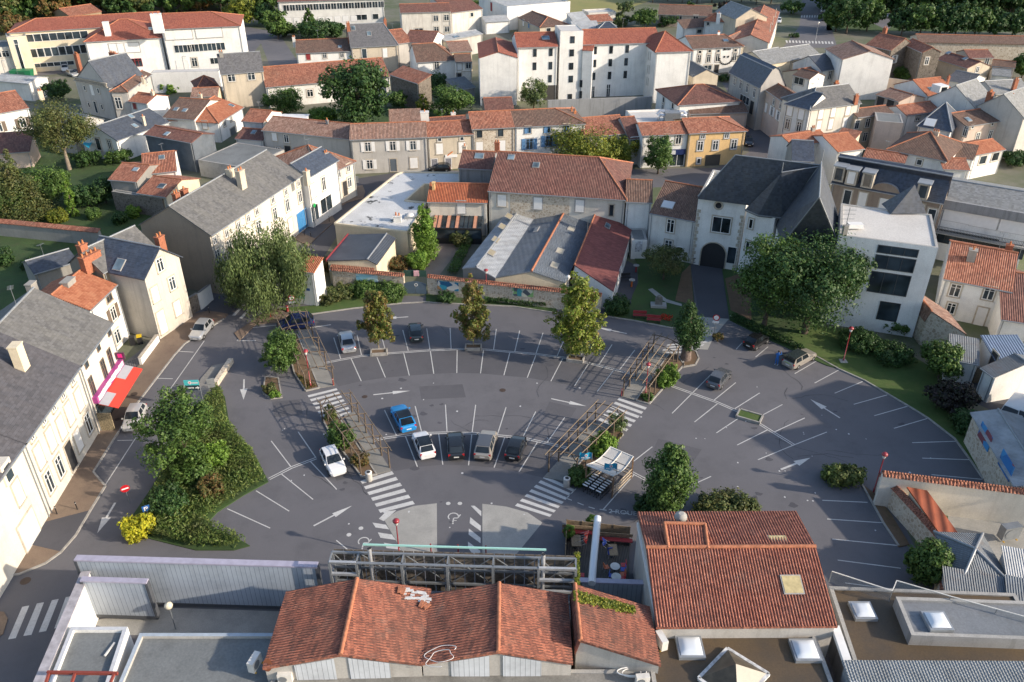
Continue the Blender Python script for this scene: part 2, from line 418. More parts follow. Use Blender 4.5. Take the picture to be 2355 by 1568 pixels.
class Block:
 """one body of a building: footprint from the front edge A-B, wall height he, a roof.
    k: 'g' gable with the ridge along A-B, 'x' gable facing the front, 'h' hipped, 's' lean-to rising to the back, 'f' flat, 'm' mansard"""
 def __init__(s,B,A,Bp,he,wall,roof,R=None,d=None,sl=.32,k='g',hip='',ov=.3,og=.12,t=.14,frac=.5,rise=None,corr=None,ridge=None,gut=True,zb=-.1,par=.35,hx=1.,mh=2.2,ms=2.2,chk=False,wallname='wall',depthpx=None,capm=None,skew=None,heb=None):
  s.B=B;dgiven=d is not None
  if isinstance(he,tuple):he=hgt(*he)
  P=lambda q:W(q[:2],he)if len(q)==2 else W(q[:2],q[2])
  a,b=P(A),P(Bp);a.z=b.z=0
  L=(b-a).length;ex=(b-a)/L;ey=Vector((-ex.y,ex.x,0))
  if ey.dot((a+b)/2)<0:ey=-ey
  s.a,s.ex,s.ey,s.L,s.he=a,ex,ey,L,he
  if skew:
   e2=W(skew[1],he+(rise or 0))-W(skew[0],he+(rise or 0));e2.z=0;d=e2.length;ey=e2/d;s.ey=ey
  det=ex.x*ey.y-ex.y*ey.x
  def aff(v):return Vector(((v.x*ey.y-v.y*ey.x)/det,(v.y*ex.x-v.x*ex.y)/det,v.z))
  loc=lambda w:aff(Vector((w.x-a.x,w.y-a.y,w.z)))
  s.loc=loc
  c0=loc(CAM)
  def lray(q):return aff(ray(q))
  s.lray,s.c0=lray,c0
  if k=='x':
   if rise is None and R is not None:
    dr=lray(R);tt=-c0.y/dr.y;p=c0+dr*tt;rise=p.z-he;frac=min(.95,max(.05,p.x/L))if frac is None else frac
   rise=rise if rise is not None else sl*L/2
   if depthpx is not None:
    p=loc(W(depthpx,he+rise));d=p.y
  elif k=='f':
   if depthpx is not None:d=loc(W(depthpx,he)).y
  elif R is not None and d is None:
   dr=lray(R)
   if k=='m':
    z=he+mh;p=c0+dr*((z+.8-c0.z)/dr.z);d=2*p.y
   else:
    tt=(he+sl*c0.y-c0.z)/(dr.z-sl*dr.y)if False else(he-c0.z+sl*c0.y)/(dr.z-sl*dr.y)
    p=c0+dr*tt;d=p.y/(frac if k in 'gh' else 1.)
  d=min(d or 7.,60.)if dgiven else max(2.5,min(d or 7.,60.));s.d=d
  q=lambda x,y,z:a+ex*x+ey*y+Vector((0,0,z))-B.location
  s.q=q
  wb=MB();rb=MB()
  def walls(top):
   "top: function (corner polygons) list of four wall top profiles"
   for pts in top:wb.face([q(*p)for p in pts])
  if k in 'gms':
   if k=='g':pr=[(0,he),(d*frac,he+sl*d*frac),(d,he if heb is None else heb)]
   elif k=='s':pr=[(0,he),(d,he+(rise if rise is not None else sl*d))]
   else:pr=[(0,he),(mh/ms,he+mh),(d/2,he+mh+.18*(d/2)),(d-mh/ms,he+mh),(d,he)]
   s.hr=max(z for _,z in pr);s.pr=pr;s.ry=[y for y,z in pr if z==s.hr][0]
   for x in(0,L):wb.face([q(x,0,zb)]+[q(x,y,z-.02)for y,z in pr]+[q(x,d,zb)])
   wb.face([q(0,0,zb),q(L,0,zb),q(L,0,he-.02),q(0,0,he-.02)]);wb.face([q(0,d,zb),q(L,d,zb),q(L,d,pr[-1][1]-.02),q(0,d,pr[-1][1]-.02)])
   e=list(pr)
   s0=(pr[1][1]-pr[0][1])/(pr[1][0]-pr[0][0]);e[0]=(-ov,he-s0*ov)
   s1=(pr[-2][1]-pr[-1][1])/(pr[-1][0]-pr[-2][0]);e[-1]=(d+ov,pr[-1][1]-s1*ov)
   hl=[og,og]
   if k=='g' and hip:
    hi=d/2*hx;hr=s.hr
    lf=hi if 'l' in hip else-og;rt=L-hi if 'r' in hip else L+og
    if lf>rt:lf=rt=(lf+rt)/2
    xl,xr=(-ov if 'l' in hip else-og),(L+ov if 'r' in hip else L+og)
    fl=[[(xl,*e[0]),(xr,*e[0]),(rt,*e[1]),(lf,*e[1])],[(xr,*e[2]),(xl,*e[2]),(lf,*e[1]),(rt,*e[1])]]
    if 'l' in hip:fl.append([(xl,*e[2]),(xl,*e[0]),(lf,*e[1])])
    if 'r' in hip:fl.append([(xr,*e[0]),(xr,*e[2]),(rt,*e[1])])
    slab(rb,[[q(*p)+Vector((0,0,t))for p in f]for f in fl],t,0,corr)
    rl=[((lf,*e[1]),(rt,*e[1]))]if rt-lf>.3 else[]
    if 'l' in hip:rl+=[((xl,*e[0]),(lf,*e[1])),((xl,*e[2]),(lf,*e[1]))]
    if 'r' in hip:rl+=[((xr,*e[0]),(rt,*e[1])),((xr,*e[2]),(rt,*e[1]))]
    wb=MB()
    for x,c in((0,'l'),(L,'r')):
     wb.face([q(x,0,zb)]+([q(x,0,he),q(x,d,he)]if c in hip else[q(x,y,z-.02)for y,z in pr])+[q(x,d,zb)])
    for y in(0,d):wb.face([q(0,y,zb),q(L,y,zb),q(L,y,he-.02),q(0,y,he-.02)])
   else:
    fl=[[(-og,*e[i]),(L+og,*e[i]),(L+og,*e[i+1]),(-og,*e[i+1])]for i in range(len(e)-1)]
    slab(rb,[[q(*p)+Vector((0,0,t))for p in f]for f in fl],t,0,corr)
    rl=[((-og,s.ry,s.hr),(L+og,s.ry,s.hr))]if k!='s' else[]
    if k=='m':rl=[((-og,y,z),(L+og,y,z))for y,z in(e[1],e[-2])]
   s.fplane=(Vector((0,0,he+t)),Vector((L,0,he+t)),Vector((0,pr[1][0],pr[1][1]+t)))
  elif k=='x':
   hr=he+rise;s.hr=hr;xm=L*frac
   s.xm=xm
   for y in(0,d):wb.face([q(0,y,zb),q(L,y,zb),q(L,y,he-.02),q(xm,y,hr-.02),q(0,y,he-.02)])
   for x in(0,L):wb.face([q(x,0,zb),q(x,d,zb),q(x,d,he-.02),q(x,0,he-.02)])
   sl_,sr_=rise/xm,rise/(L-xm)
   e=[(-ov,he-sl_*ov),(xm,hr),(L+ov,he-sr_*ov)]
   fl=[[(e[i][0],-og,e[i][1]),(e[i+1][0],-og,e[i+1][1]),(e[i+1][0],d+og,e[i+1][1]),(e[i][0],d+og,e[i][1])]for i in(0,1)]
   if 'f' in hip:
    hi=min(xm,L-xm)*hx
    fl=[[(e[0][0],-ov,e[0][1]),(xm,hi,hr),(xm,d,hr),(e[0][0],d,e[0][1])],[(xm,hi,hr),(e[2][0],-ov,e[2][1]),(e[2][0],d,e[2][1]),(xm,d,hr)],[(e[0][0],-ov,e[0][1]),(e[2][0],-ov,e[2][1]),(xm,hi,hr)]]
    wb=MB();wb.face([q(0,0,zb),q(L,0,zb),q(L,0,he),q(0,0,he)]);wb.face([q(0,d,zb),q(L,d,zb),q(L,d,he-.02),q(xm,d,hr-.02),q(0,d,he-.02)])
    for x in(0,L):wb.face([q(x,0,zb),q(x,d,zb),q(x,d,he-.02),q(x,0,he-.02)])
    rl=[((xm,hi,hr),(xm,d,hr)),((e[0][0],-ov,e[0][1]),(xm,hi,hr)),((e[2][0],-ov,e[2][1]),(xm,hi,hr))]
   else:rl=[((xm,-og,hr),(xm,d+og,hr))]
   slab(rb,[[q(*p)+Vector((0,0,t))for p in f]for f in fl],t,0,corr)
   s.fplane=(Vector((0,0,he+t)),Vector((0,d,he+t)),Vector((xm,0,hr+t)))
   s.rplane=(Vector((L,0,he+t)),Vector((L,d,he+t)),Vector((xm,0,hr+t)))
  else:
   s.hr=he;rl=[]
   for y in(0,d):wb.face([q(0,y,zb),q(L,y,zb),q(L,y,he),q(0,y,he)])
   for x in(0,L):wb.face([q(x,0,zb),q(x,d,zb),q(x,d,he),q(x,0,he)])
   w_=.28
   zr=he-par
   rb.face([q(w_,w_,zr),q(L-w_,w_,zr),q(L-w_,d-w_,zr),q(w_,d-w_,zr)])
   for(x0,y0,x1,y1)in((0,0,L,0),(L,0,L,d),(L,d,0,d),(0,d,0,0)):
    pass
   o4=[(0,0),(L,0),(L,d),(0,d)];i4=[(w_,w_),(L-w_,w_),(L-w_,d-w_),(w_,d-w_)]
   for i in range(4):
    j=(i+1)%4
    rb.face([q(*o4[i],he),q(*o4[j],he),q(*i4[j],he),q(*i4[i],he)],1)
    rb.face([q(*i4[i],he),q(*i4[j],he),q(*i4[j],zr),q(*i4[i],zr)],2)
   s.fplane=(Vector((0,0,zr)),Vector((L,0,zr)),Vector((0,d,zr)))
  s.wall=wb.build(wallname,[wall],B)
  mats=[roof,ridge or(RIDGE if roof.name.endswith('tiles')else RIDGE_Z)]if k!='f' else[roof,capm or concrete,wall]
  for p0,p1 in rl:
   rb.tube([q(*p0)+Vector((0,0,t+.02)),q(*p1)+Vector((0,0,t+.02))],.16 if corr else.12,6,1)
  s.roof=rb.build('roof',mats,B)
  s.roof_=0
  if k in 'gx' and not corr and gut and random.random()<.42:
   c0_=q(L*random.uniform(.2,.8),s.ry,s.hr)if k=='g' else q(s.xm,d*random.uniform(.1,.6),s.hr)
   g=MB();hh=random.uniform(1.4,2.4);g.tube([c0_,c0_+Vector((0,0,hh))],.025,5);aa=random.uniform(0,3)
   ax_=Vector((math.cos(aa),math.sin(aa),0));ay_=Vector((-ax_.y,ax_.x,0));t_=c0_+Vector((0,0,hh));g.bar(t_-ax_*.5,t_+ax_*.5,.03)
   for i in range(5):g.bar(t_+ax_*(-.4+.2*i)-ay_*.28,t_+ax_*(-.4+.2*i)+ay_*.28,.02)
   g.build('aerial',[grey_metal],B)
  if gut and k in 'gm' or gut and k=='s':
   g=MB();z=e[0][1]+t*.3
   g.bar(q(-og,e[0][0]-.06,z),q(L+og,e[0][0]-.06,z),.14,.12)
   for x in(.25,L-.25):g.tube([q(x,-.1,z),q(x,-.1,0)],.055,5)
   g.build('gutter',[zinc],B)
 def fpoint(s,f,p):
  nx=Vector((s.ey.y,-s.ey.x,0));nx=nx if nx.dot(s.ex)>0 else-nx
  ny=Vector((-s.ex.y,s.ex.x,0));ny=ny if ny.dot(s.ey)>0 else-ny
  n={'f':-ny,'b':ny,'l':-nx,'r':nx}[f]
  o={'f':s.a,'b':s.a+s.ey*s.d,'l':s.a,'r':s.a+s.ex*s.L}[f]
  dr=ray(p);t=(o-CAM).dot(n)/dr.dot(n);return CAM+dr*t,n
 def win(s,f,typ,pts,w=None,h=None,**k):
  for p in pts:
   P,n=s.fpoint(f,p);opening(s.B,P+n*.012,n,typ,w,h,**k)
  return s
 def row(s,f,typ,p0,p1,n_,w=None,h=None,**k):
  return s.win(f,typ,[(p0[0]+(p1[0]-p0[0])*i/max(1,n_-1),p0[1]+(p1[1]-p0[1])*i/max(1,n_-1))for i in range(n_)],w,h,**k)
 def chim(s,top,z=None,w=.9,d=.55,m=None,pots=2,base=None):
  z=(s.hr+.9)if z is None else s.hr+z
  P=W(top,z)-s.B.location;m=m or plB
  b=MB();R=Matrix((s.ex,s.ey,Vector((0,0,1)))).transposed()
  zb=s.he-.2;b.box((P.x,P.y,(z+zb)/2),(w,d,z-zb),0,R);b.box((P.x,P.y,z+.05),(w+.12,d+.12,.12),0,R)
  for i in range(pots):
   o=R@Vector(((i-(pots-1)/2)*w/max(1,pots),0,0));b.lathe([(.13,0),(.10,.35),(.12,.42)],(P.x+o.x,P.y+o.y,z+.1),7,1)
  b.build('chimney',[m,pot],s.B);return s
 def sky(s,pts,w=.8,h=1.,plane='f',m=None):
  p0,p1,p2=s.fplane if plane=='f' else s.rplane
  n=(p1-p0).cross(p2-p0).normalized();n=n if n.z>0 else-n
  for p in pts:
   dr=s.lray(p);t=(p0-s.c0).dot(n)/dr.dot(n);P=s.c0+dr*t
   x=(p1-p0).normalized();y=n.cross(x)
   G=lambda v:s.ex*v.x+s.ey*v.y+Vector((0,0,v.z))
   R=Matrix((G(x),G(y),G(n))).transposed()
   b=MB();c=s.q(P.x,P.y,P.z)+G(n)*.05
   b.box(c,(w+.16,h+.16,.12),0,R)
   o=b.build('skylight',[grey_trim],s.B)
   g=MB();g.box(c+G(n)*.05,(w,h,.06),0,R);g.build('pane',[m or pane_blue],o)
  return s
def house(name,label,A,Bp,he,wall,roof,cat='house',group=None,**k):
 h=he if not isinstance(he,tuple)else hgt(*he)
 P=W(A[:2],h if len(A)==2 else A[2]);P.z=0
 B=thing(name,label,cat,P,0,group)
 return Block(B,A,Bp,h,wall,roof,**k)
def mural(name,cols,sc=.9):
 m,n,b=nt(name);p=geo(n)
 v=nd(n,'ShaderNodeTexVoronoi',Scale=sc);n.links.new(p,v.inputs['Vector'])
 s=n.nodes.new('ShaderNodeSeparateColor');n.links.new(v.outputs['Color'],s.inputs[0])
 r=n.nodes.new('ShaderNodeValToRGB');r.color_ramp.interpolation='CONSTANT';e=r.color_ramp.elements
 while len(e)<len(cols):e.new(.5)
 for i,c in enumerate(cols):e[i].position=i/len(cols);e[i].color=(*c,1)
 n.links.new(s.outputs[0],r.inputs[0]);n.links.new(r.outputs[0],b.inputs['Base Color']);b.inputs['Roughness'].default_value=.6
 return m
mural_blue=mural('mural_blue',[(.03,.16,.42),(.02,.10,.28),(.05,.24,.50),(.03,.13,.36),(.20,.06,.08),(.04,.18,.40),(.03,.14,.38)],.8)
mural_pale=mural('mural_pale',[(.25,.48,.58),(.18,.40,.55),(.40,.55,.60),(.10,.28,.45)],.5)
mural_mix=mural('mural_mix',[(.02,.12,.25),(.04,.30,.42),(.35,.20,.10),(.60,.58,.55),(.03,.2,.35),(.02,.05,.1)],1.3)
mural_green=mural('mural_green',[(.35,.45,.40),(.05,.28,.32),(.55,.55,.45),(.20,.38,.15),(.08,.10,.12)],1.6)
asphalt=ground('asphalt',(.104,.102,.112),(.130,.127,.138),(.074,.074,.082),.05,.30,18.,.88,.5)
asph2=ground('dark_asphalt',(.060,.060,.070),(.080,.080,.092),(.048,.048,.055),.1,.8,18.)
paving=ground('brown_paving',(.15,.105,.078),(.215,.16,.115),(.10,.075,.06),.12,.9,10.,.9,.6)
grassm=ground('lawn',(.042,.085,.016),(.075,.115,.025),(.12,.105,.045),.2,1.2,25.,.95,.35,.03)
gardenm=ground('garden_grass',(.03,.06,.016),(.05,.095,.022),(.06,.05,.028),.15,.7,20.,.95,.5,.03)
earth=ground('dry_earth',(.12,.075,.045),(.17,.11,.065),(.05,.06,.02),.3,1.5,15.,.95)
gravel=ground('pinkish_gravel',(.20,.155,.13),(.27,.215,.18),(.14,.11,.09),.3,1.2,25.)
lightc=ground('pale_concrete',(.28,.275,.255),(.36,.35,.325),(.20,.20,.19),.25,.8,14.)
pathc=ground('path_concrete',(.17,.165,.15),(.24,.23,.21),(.12,.12,.11),.35,1.,14.)
soil=ground('soil',(.07,.095,.035),(.16,.15,.12),(.22,.20,.18),.06,.25,10.)
fieldm=ground('dry_field',(.20,.20,.055),(.26,.22,.09),(.12,.17,.04),.03,.15,6.)
asph3=ground('bay_shade_and_patch_asphalt',(.082,.081,.090),(.102,.10,.110),(.060,.060,.066),.07,.35,18.,.88,.5)  # bay tone includes some painted shade; repair patches use it as well
tar=plain('tar_seam',(.03,.03,.033),.6)
markw=ground('road_paint',(.46,.455,.44),(.56,.555,.54),(.20,.20,.20),.5,5.,20.,.7,.45,.002)
kerbm=plain('kerb_stone',(.30,.285,.26),.9,var=.25)
g=MB();g.face([(-1800,-300,0),(1800,-300,0),(1800,3000,0),(-1800,3000,0)]);struct('ground',g,[soil])
def sheet(name,pts,z,m,h=0.):
 g=MB();ps=[W(p,0)for p in pts]
 if h:g.prism(ps,0,h)
 else:g.face([(p.x,p.y,z)for p in ps])
 return struct(name,g,[m])
def kerb(name,pts,w=.16,h=.13,close=False):
 g=MB();ps=[W(p,0)for p in pts]
 if close:ps.append(ps[0])
 for a,c in zip(ps,ps[1:]):g.bar(Vector((a.x,a.y,h/2)),Vector((c.x,c.y,h/2)),w,h)
 return struct(name,g,[kerbm])
O()
sheet('car_park',[(-500,1900),(-500,1250),(60,1000),(330,800),(430,690),(520,650),(640,560),(700,600),(760,690),(930,680),(1260,690),(1440,720),(1560,745),(1592,606),(1666,606),(1690,735),(1760,765),(1990,855),(2150,950),(2262,1098),(2300,1130),(2040,1110),(2040,1130),(2100,1250),(2210,1420),(2500,1700),(2500,1900)],.004,asphalt)
sheet('street',[(560,640),(700,560),(760,480),(812,412),(900,398),(1062,398),(1062,415),(1000,425),(850,440),(790,520),(745,590),(640,640)],.008,asph2)
sheet('back_street',[(960,392),(1300,392),(1745,384),(1760,400),(1640,425),(1480,432),(1062,420)],.008,asphalt)
sheet('side_street',[(1640,400),(1760,388),(1850,352),(1822,345),(1750,285),(1715,235),(1685,190),(1660,190),(1690,240),(1715,300),(1722,350),(1650,385)],.012,asphalt)
sheet('avenue',[(1800,110),(1925,110),(1905,40),(1890,-60),(1850,-60),(1838,60)],.008,asphalt)
sheet('school_yard',[(60,178),(180,165),(500,165),(560,150),(600,100),(620,150),(690,150),(640,75),(560,60),(0,140)],.008,asphalt)
sheet('field',[(1190,25),(1300,38),(1420,28),(1500,0),(1480,-60),(1150,-60)],.008,fieldm)
sheet('park_lawn',[(1900,70),(2400,75),(2500,-60),(1900,-60)],.008,gardenm)
sheet('park_road',[(2000,50),(2040,70),(2060,50),(2400,45),(2400,36),(2010,34)],.012,asphalt)
sheet('garden',[(-60,1100),(-60,330),(130,300),(330,330),(330,440),(372,470),(300,560),(330,640),(200,620),(100,700)],.004,gardenm)
sheet('courtyard_garden',[(690,260),(960,240),(1060,280),(960,290),(700,285),(620,262)],.006,gardenm)
O(1,1)
sheet('gravel_drive',[(1380,960),(1570,960),(1690,960),(1840,760),(1820,680),(1640,660),(1600,700),(1560,880),(1390,905)],.008,gravel)
sheet('lawn',[(215,1270),(330,1330),(500,1322),(900,1266),(1335,1222),(1365,1138),(1358,1060),(700,1060),(520,1250)],.1,grassm,.1)
sheet('lawn',[(1568,1140),(1562,1210),(1660,1218),(2360,1250),(2760,1310),(2760,1130)],.1,gardenm,.1)
kerb('kerb',[(330,1332),(500,1328),(900,1272),(1335,1226),(1560,1214),(1660,1222),(2360,1254),(2760,1315)])
sheet('pavement',[(-200,1500),(100,1300),(215,1275),(300,1330),(220,1400),(0,1420),(-150,1568)],.1,paving,.1)
sheet('pavement',[(480,700),(330,620),(500,500),(720,300),(900,160),(980,140),(1005,200),(985,262),(830,300),(690,400),(730,470),(560,620)],.1,paving,.1)
sheet('driveway',[(395,568),(480,515),(700,490),(545,632)],.004,asph2,.115)
O(2,1)
sheet('lawn',[(840,1330),(1090,1250),(1110,1150),(1160,1040),(1160,880),(1100,760),(1230,770),(1640,860),(1680,1250),(1740,1440),(1450,1445),(860,1338)],.1,gardenm,.1)
sheet('play_terrace',[(940,1110),(1060,830),(1150,880),(1155,1050),(1105,1150),(1090,1240),(1060,1240)],.008,asph2)
sheet('earth_strip',[(1640,870),(1672,1245),(1500,1200),(1560,950)],.1,earth,.106)
sheet('gravel_path',[(1250,1100),(1290,1090),(1420,1190),(1560,1235),(1560,1255),(1420,1220),(1330,1170)],.1,lightc,.112)
sheet('mansion_path',[(1640,855),(1925,855),(1995,1365),(1720,1345)],.012,asph2)
sheet('mansion_path',[(1720,1347),(1995,1367),(1855,1530),(1800,1650),(1640,1640),(1700,1500)],.012,lightc)
kerb('kerb',[(855,1342),(1120,1385),(1450,1450),(1690,1460)])
sheet('lawn',[(1925,860),(2000,1380),(2360,1560),(2900,1800),(3300,1900),(3700,1700),(2900,1500),(2700,1300),(2360,900)],.1,gardenm,.085)
sheet('dry_patch',[(1960,1000),(2010,1290),(2200,1390),(2200,1100),(2080,960)],.1,earth,.1)
O(3,2)
sheet('lawn',[(100,-30),(400,118),(650,258),(890,366),(1290,600),(1475,714),(1715,900),(1860,1098),(1980,1275),(2250,1340),(1930,900),(1700,600),(1640,330),(1350,160),(900,-100),(300,-120)],.1,grassm,.115)
kerb('kerb',[(-350,-225),(100,-28),(400,122),(650,262),(890,370),(1290,604),(1475,718),(1715,904),(1860,1102),(1980,1279)])
sheet('winding_path',[(925,380),(1030,315),(1190,278),(1335,288),(1330,312),(1190,345),(1030,428)],.1,lightc,.108)
sheet('yard',[(1640,330),(1800,360),(2500,400),(2500,900),(2300,760),(1900,570),(1700,560)],.012,asph2)
sheet('planting_strip',[(860,1320),(1000,1560),(1200,1900),(1300,1880),(1130,1600),(990,1420)],.1,earth,.1)
kerb('kerb',[(860,1320),(950,1480),(1060,1680),(1200,1890)])
O(3,3)
sheet('back_yard',[(1655,20),(1900,-60),(2600,60),(2600,700),(1700,600),(1660,400)],.012,lightc)
O(0,3)
sheet('back_yard',[(900,1000),(1450,885),(2990,935),(2990,1150),(1200,1140),(850,1040)],.014,lightc)
O(0,2)
sheet('pavement',[(-400,2400),(185,2040),(400,1600),(910,845),(1215,310),(1450,0),(1720,-230),(2180,-330),(2060,-200),(1700,30),(1600,140),(1265,575),(1060,890),(860,1210),(970,1340),(830,1568),(700,1790),(560,1950),(420,2050),(180,2150),(0,2168)],.1,paving,.1)
sheet('driveway',[(290,1882),(390,1680),(830,1565),(700,1790),(560,1945)],.1,asph2,.106)
kerb('kerb',[(2060,-200),(1700,30),(1600,140),(1265,575),(1060,890),(860,1210),(970,1340),(830,1568),(700,1790),(560,1950),(420,2050),(180,2150),(0,2168)],.18,.11)
sheet('driveway',[(1870,-280),(1990,-400),(2320,-440),(2120,-240)],.1,asph2,.106)
sheet('pavement',[(1950,235),(2150,190),(2090,260),(1880,520),(1760,700),(1650,850),(1720,600),(1850,350)],.1,pathc,.1)
g=MB();
for p,q_ in(((2130,200),(1985,420)),):
 a,c=W(p),W(q_);g.bar(Vector((a.x,a.y,.3)),Vector((c.x,c.y,.3)),.55,.6)
tag(g.build('stone_wall',[stL]),'low rubble stone wall at the tip of the hedge island','wall')
sheet('island_bed',[(2000,440),(2070,520),(2110,760),(2200,900),(2350,1060),(2470,1300),(2250,1420),(2000,1580),(1900,1690),(2150,1800),(2300,1890),(2150,1930),(1800,1930),(1400,1830),(1200,1760),(1230,1600),(1400,1350),(1640,900),(1790,640)],.1,gardenm,.1)
sheet('pavement',[(-300,2400),(-60,2490),(40,2500),(75,2560),(30,2700),(-300,2900)],.1,paving,.1)
mk=MB();MZ=.016
def stripe(p,q,w=.10,z=MZ):
 a,c=W(p),W(q);d=(c-a);d.z=0
 if d.length<.05:return
 n=Vector((-d.y,d.x,0)).normalized()*w/2
 mk.face([Vector((v.x,v.y,z))for v in(a-n,c-n,c+n,a+n)])
def poly(pts,z=MZ):mk.face([Vector((W(p).x,W(p).y,z))for p in pts])
def pl(pts,w=.12,dbl=0.):
 for p,q in zip(pts,pts[1:]):
  stripe(p,q,w)
def dpl(pts):
 w=[W(p)for p in pts]
 for s in(-.13,.13):
  for a,c in zip(w,w[1:]):
   d=(c-a);n=Vector((-d.y,d.x,0)).normalized();a2,c2=a+n*s,c+n*s;k=n*.05
   mk.face([Vector((v.x,v.y,MZ))for v in(a2-k,c2-k,c2+k,a2+k)])
def arrow(tail,tip,w=.16,hw=.62,f=.52):
 a,c=W(tail),W(tip);d=c-a;d.z=0;n=Vector((-d.y,d.x,0)).normalized();m_=a+d*f
 mk.face([Vector((v.x,v.y,MZ))for v in(a-n*w/2,m_-n*w/2,m_+n*w/2,a+n*w/2)]);mk.face([Vector((v.x,v.y,MZ))for v in(m_-n*hw/2,c,m_+n*hw/2)])
def zebra(l0,l1,r0,r1,n_,fill=.52):
 L0,L1,R0,R1=W(l0),W(l1),W(r0),W(r1)
 for i in range(n_):
  s0,s1=i/n_,(i+fill)/n_
  mk.face([Vector((v.x,v.y,MZ))for v in(L0.lerp(L1,s0),R0.lerp(R1,s0),R0.lerp(R1,s1),L0.lerp(L1,s1))])
O(1,2)
def w11(x,y):return(x,y-1568)
for p,q in((w11(715,1540),(780,170)),(w11(930,1515),(970,135)),(w11(1160,1545),(1190,92)),(w11(1350,1470),(1400,92)),(w11(1570,1455),(1600,82)),(w11(1785,1450),(1795,75)),(w11(1998,1455),(1998,75)),(w11(2210,1460),(2185,85)),((875,165),(968,372)),((1113,153),(1190,338)),((1357,108),(1410,320)),((1603,92),(1635,303)),((1850,82),(1847,297)),((2092,85),(2065,300)),((2335,108),(2280,318)),((1182,638),(1292,872)),((1463,600),(1522,835)),((1742,588),(1757,838)),((2020,590),(1988,840)),((2300,612),(2222,858)),((1375,880),(1485,1160)),((1680,855),(1718,1140)),((1985,855),(1955,1147)),((2290,882),(2190,1167)),((388,838),(552,1078)),((140,922),(325,1165)),((500,1110),(742,1368)),((232,1225),(525,1460)),((0,1380),(305,1568)),((-265,1545),(130,1724)),((738,1836),(848,1926))):stripe(p,q)
dpl([(600,212),(780,175),(970,140),(1200,118),(1600,88),(1930,75),(2100,80),(2340,103),(2355+220,122),(2355+510,160),(2355+700,205),(2355+940,265),(2355+1150,318)])
dpl([(1065,922),(1200,893),(1430,862),(1600,850),(1780,845),(2010,852),(2200,870),(2355,885),(2505,905),(2685,945),(2895,995)])
dpl([(120,1272),(330,1165),(555,1080)])
arrow((1080,497),(1420,460));arrow((530,1703),(885,1517));stripe(w11(690,1420),w11(490,1450),.14);arrow(w11(1400,1348),w11(1190,1362))
zebra((473,503),(640,765),(740,437),(892,680),7);zebra((960,1290),(1160,1610),(1250,1200),(1480,1530),6);zebra((330,-30),(372,30),(420,-45),(455,15),2)
poly([(1130,1638),(1200,1568),(1290,1560),(1175,1660)])
for q in(((1070,105),(1195,125),(1225,168),(1100,150)),((1120,195),(1250,215),(1285,265),(1145,245)),((1175,290),(1290,310),(1335,355),(1200,340)),((1975,-50),(2010,-50),(2072,0),(2072,48)),((1970,55),(2068,135),(2068,185),(1965,110)),((1958,160),(2065,245),(2065,295),(1955,215)),((1950,280),(2062,365),(2062,400),(1990,390),(1950,340))):poly([w11(p[0],p[1]+3136)for p in q])
def wheelchair(cx,cy,s=1.,fl=1):
 P=W((cx,cy));
 def T(x,y):return Vector((P.x+x*s,P.y+y*s*fl,MZ))
 for i in range(9):
  a,c=math.pi*(.75+i*.14),math.pi*(.75+(i+1)*.14)
  mk.face([T(.45*math.cos(a),.45*math.sin(a)),T(.57*math.cos(a),.57*math.sin(a)),T(.57*math.cos(c),.57*math.sin(c)),T(.45*math.cos(c),.45*math.sin(c))])
 for a,c,w in(((0,.8),(.05,.2),.14),((.05,.2),(.45,.2),.12),((.45,.2),(.7,-.3),.12),((.02,.55),(.35,.55),.1),((-.06,.95),(.08,.95),.18)):
  A,C=T(*a),T(*c);d=C-A;n=Vector((-d.y,d.x,0)).normalized()*w*s/2;mk.face([A-n,C-n,C+n,A+n])
wheelchair(1815,1618,.9,-1);wheelchair(990,1845,.9,-1)
for p in((1768,1497),(1875,1497),(855,1785),(965,1725)):
 P=W(p);mk.face([Vector((P.x+.22*math.cos(a),P.y+.22*math.sin(a),MZ))for a in np.linspace(0,5.5,8)])
O(2,2)
for p,q in((w11(70,1475),(25,100)),(w11(285,1495),(220,118)),(w11(495,1520),(415,140)),((700,10),(625,150)),((920,35),(800,220)),((1130,85),(990,265)),((218,135),(140,340)),((465,165),(357,373)),((705,210),(575,415)),((940,265),(783,467)),((218,652),(98,890)),((485,705),(325,933)),((232,935),(65,1205)),((1830,310),(1472,668)),((2058,385),(1860,545)),((1895,575),(1678,748)),((2278,480),(2045,628)),((2095,705),(1880,848)),((2487,587),(2258,708)),((2350,820),(2070,960)),((2693,710),(2415,838)),((2895,840),(2590,960)),((2590,960),(2262,1095)),((1290,975),(1110,1115)),((1830,1248),(1615,1345)),((1120,1235),(840,1550)),((500,1450),(550,1468)),((602,1490),(658,1512)),((703,1528),(760,1545)),((805,1550),(870,1560)),((590,1360),(500,1450)),((910,1568),(965,1576)),((1015,1586),(1075,1592)),((2355,55),(2240,150)),((2115,20),(2060,80))):stripe(p,q)
dpl([(1430,403),(1870,560),(2120,668)]);dpl([(2245,745),(2590,958)]);dpl([(1100,1210),(1230,1278)])
arrow((360,533),(685,602));arrow(w11(1055,1502),w11(778,1445))
zebra((305,1243),(5,1540),(580,1370),(330,1640),7);zebra((985,525),(775,750),(1240,615),(1035,855),6);zebra((1430,35),(1350,125),(1810,0),(1650,130),4)
mk2=bpy.data.curves.new('bay_lettering','FONT');mk2.body='2 ROUES';mk2.size=.75;mk2.materials.append(markw)
P=W((1025,1562));o=link('bay_lettering',mk2,None,(P.x-1.4,P.y-.3,.018));o.rotation_euler=(0,0,-.14);o['kind']='structure'
O(3,2)
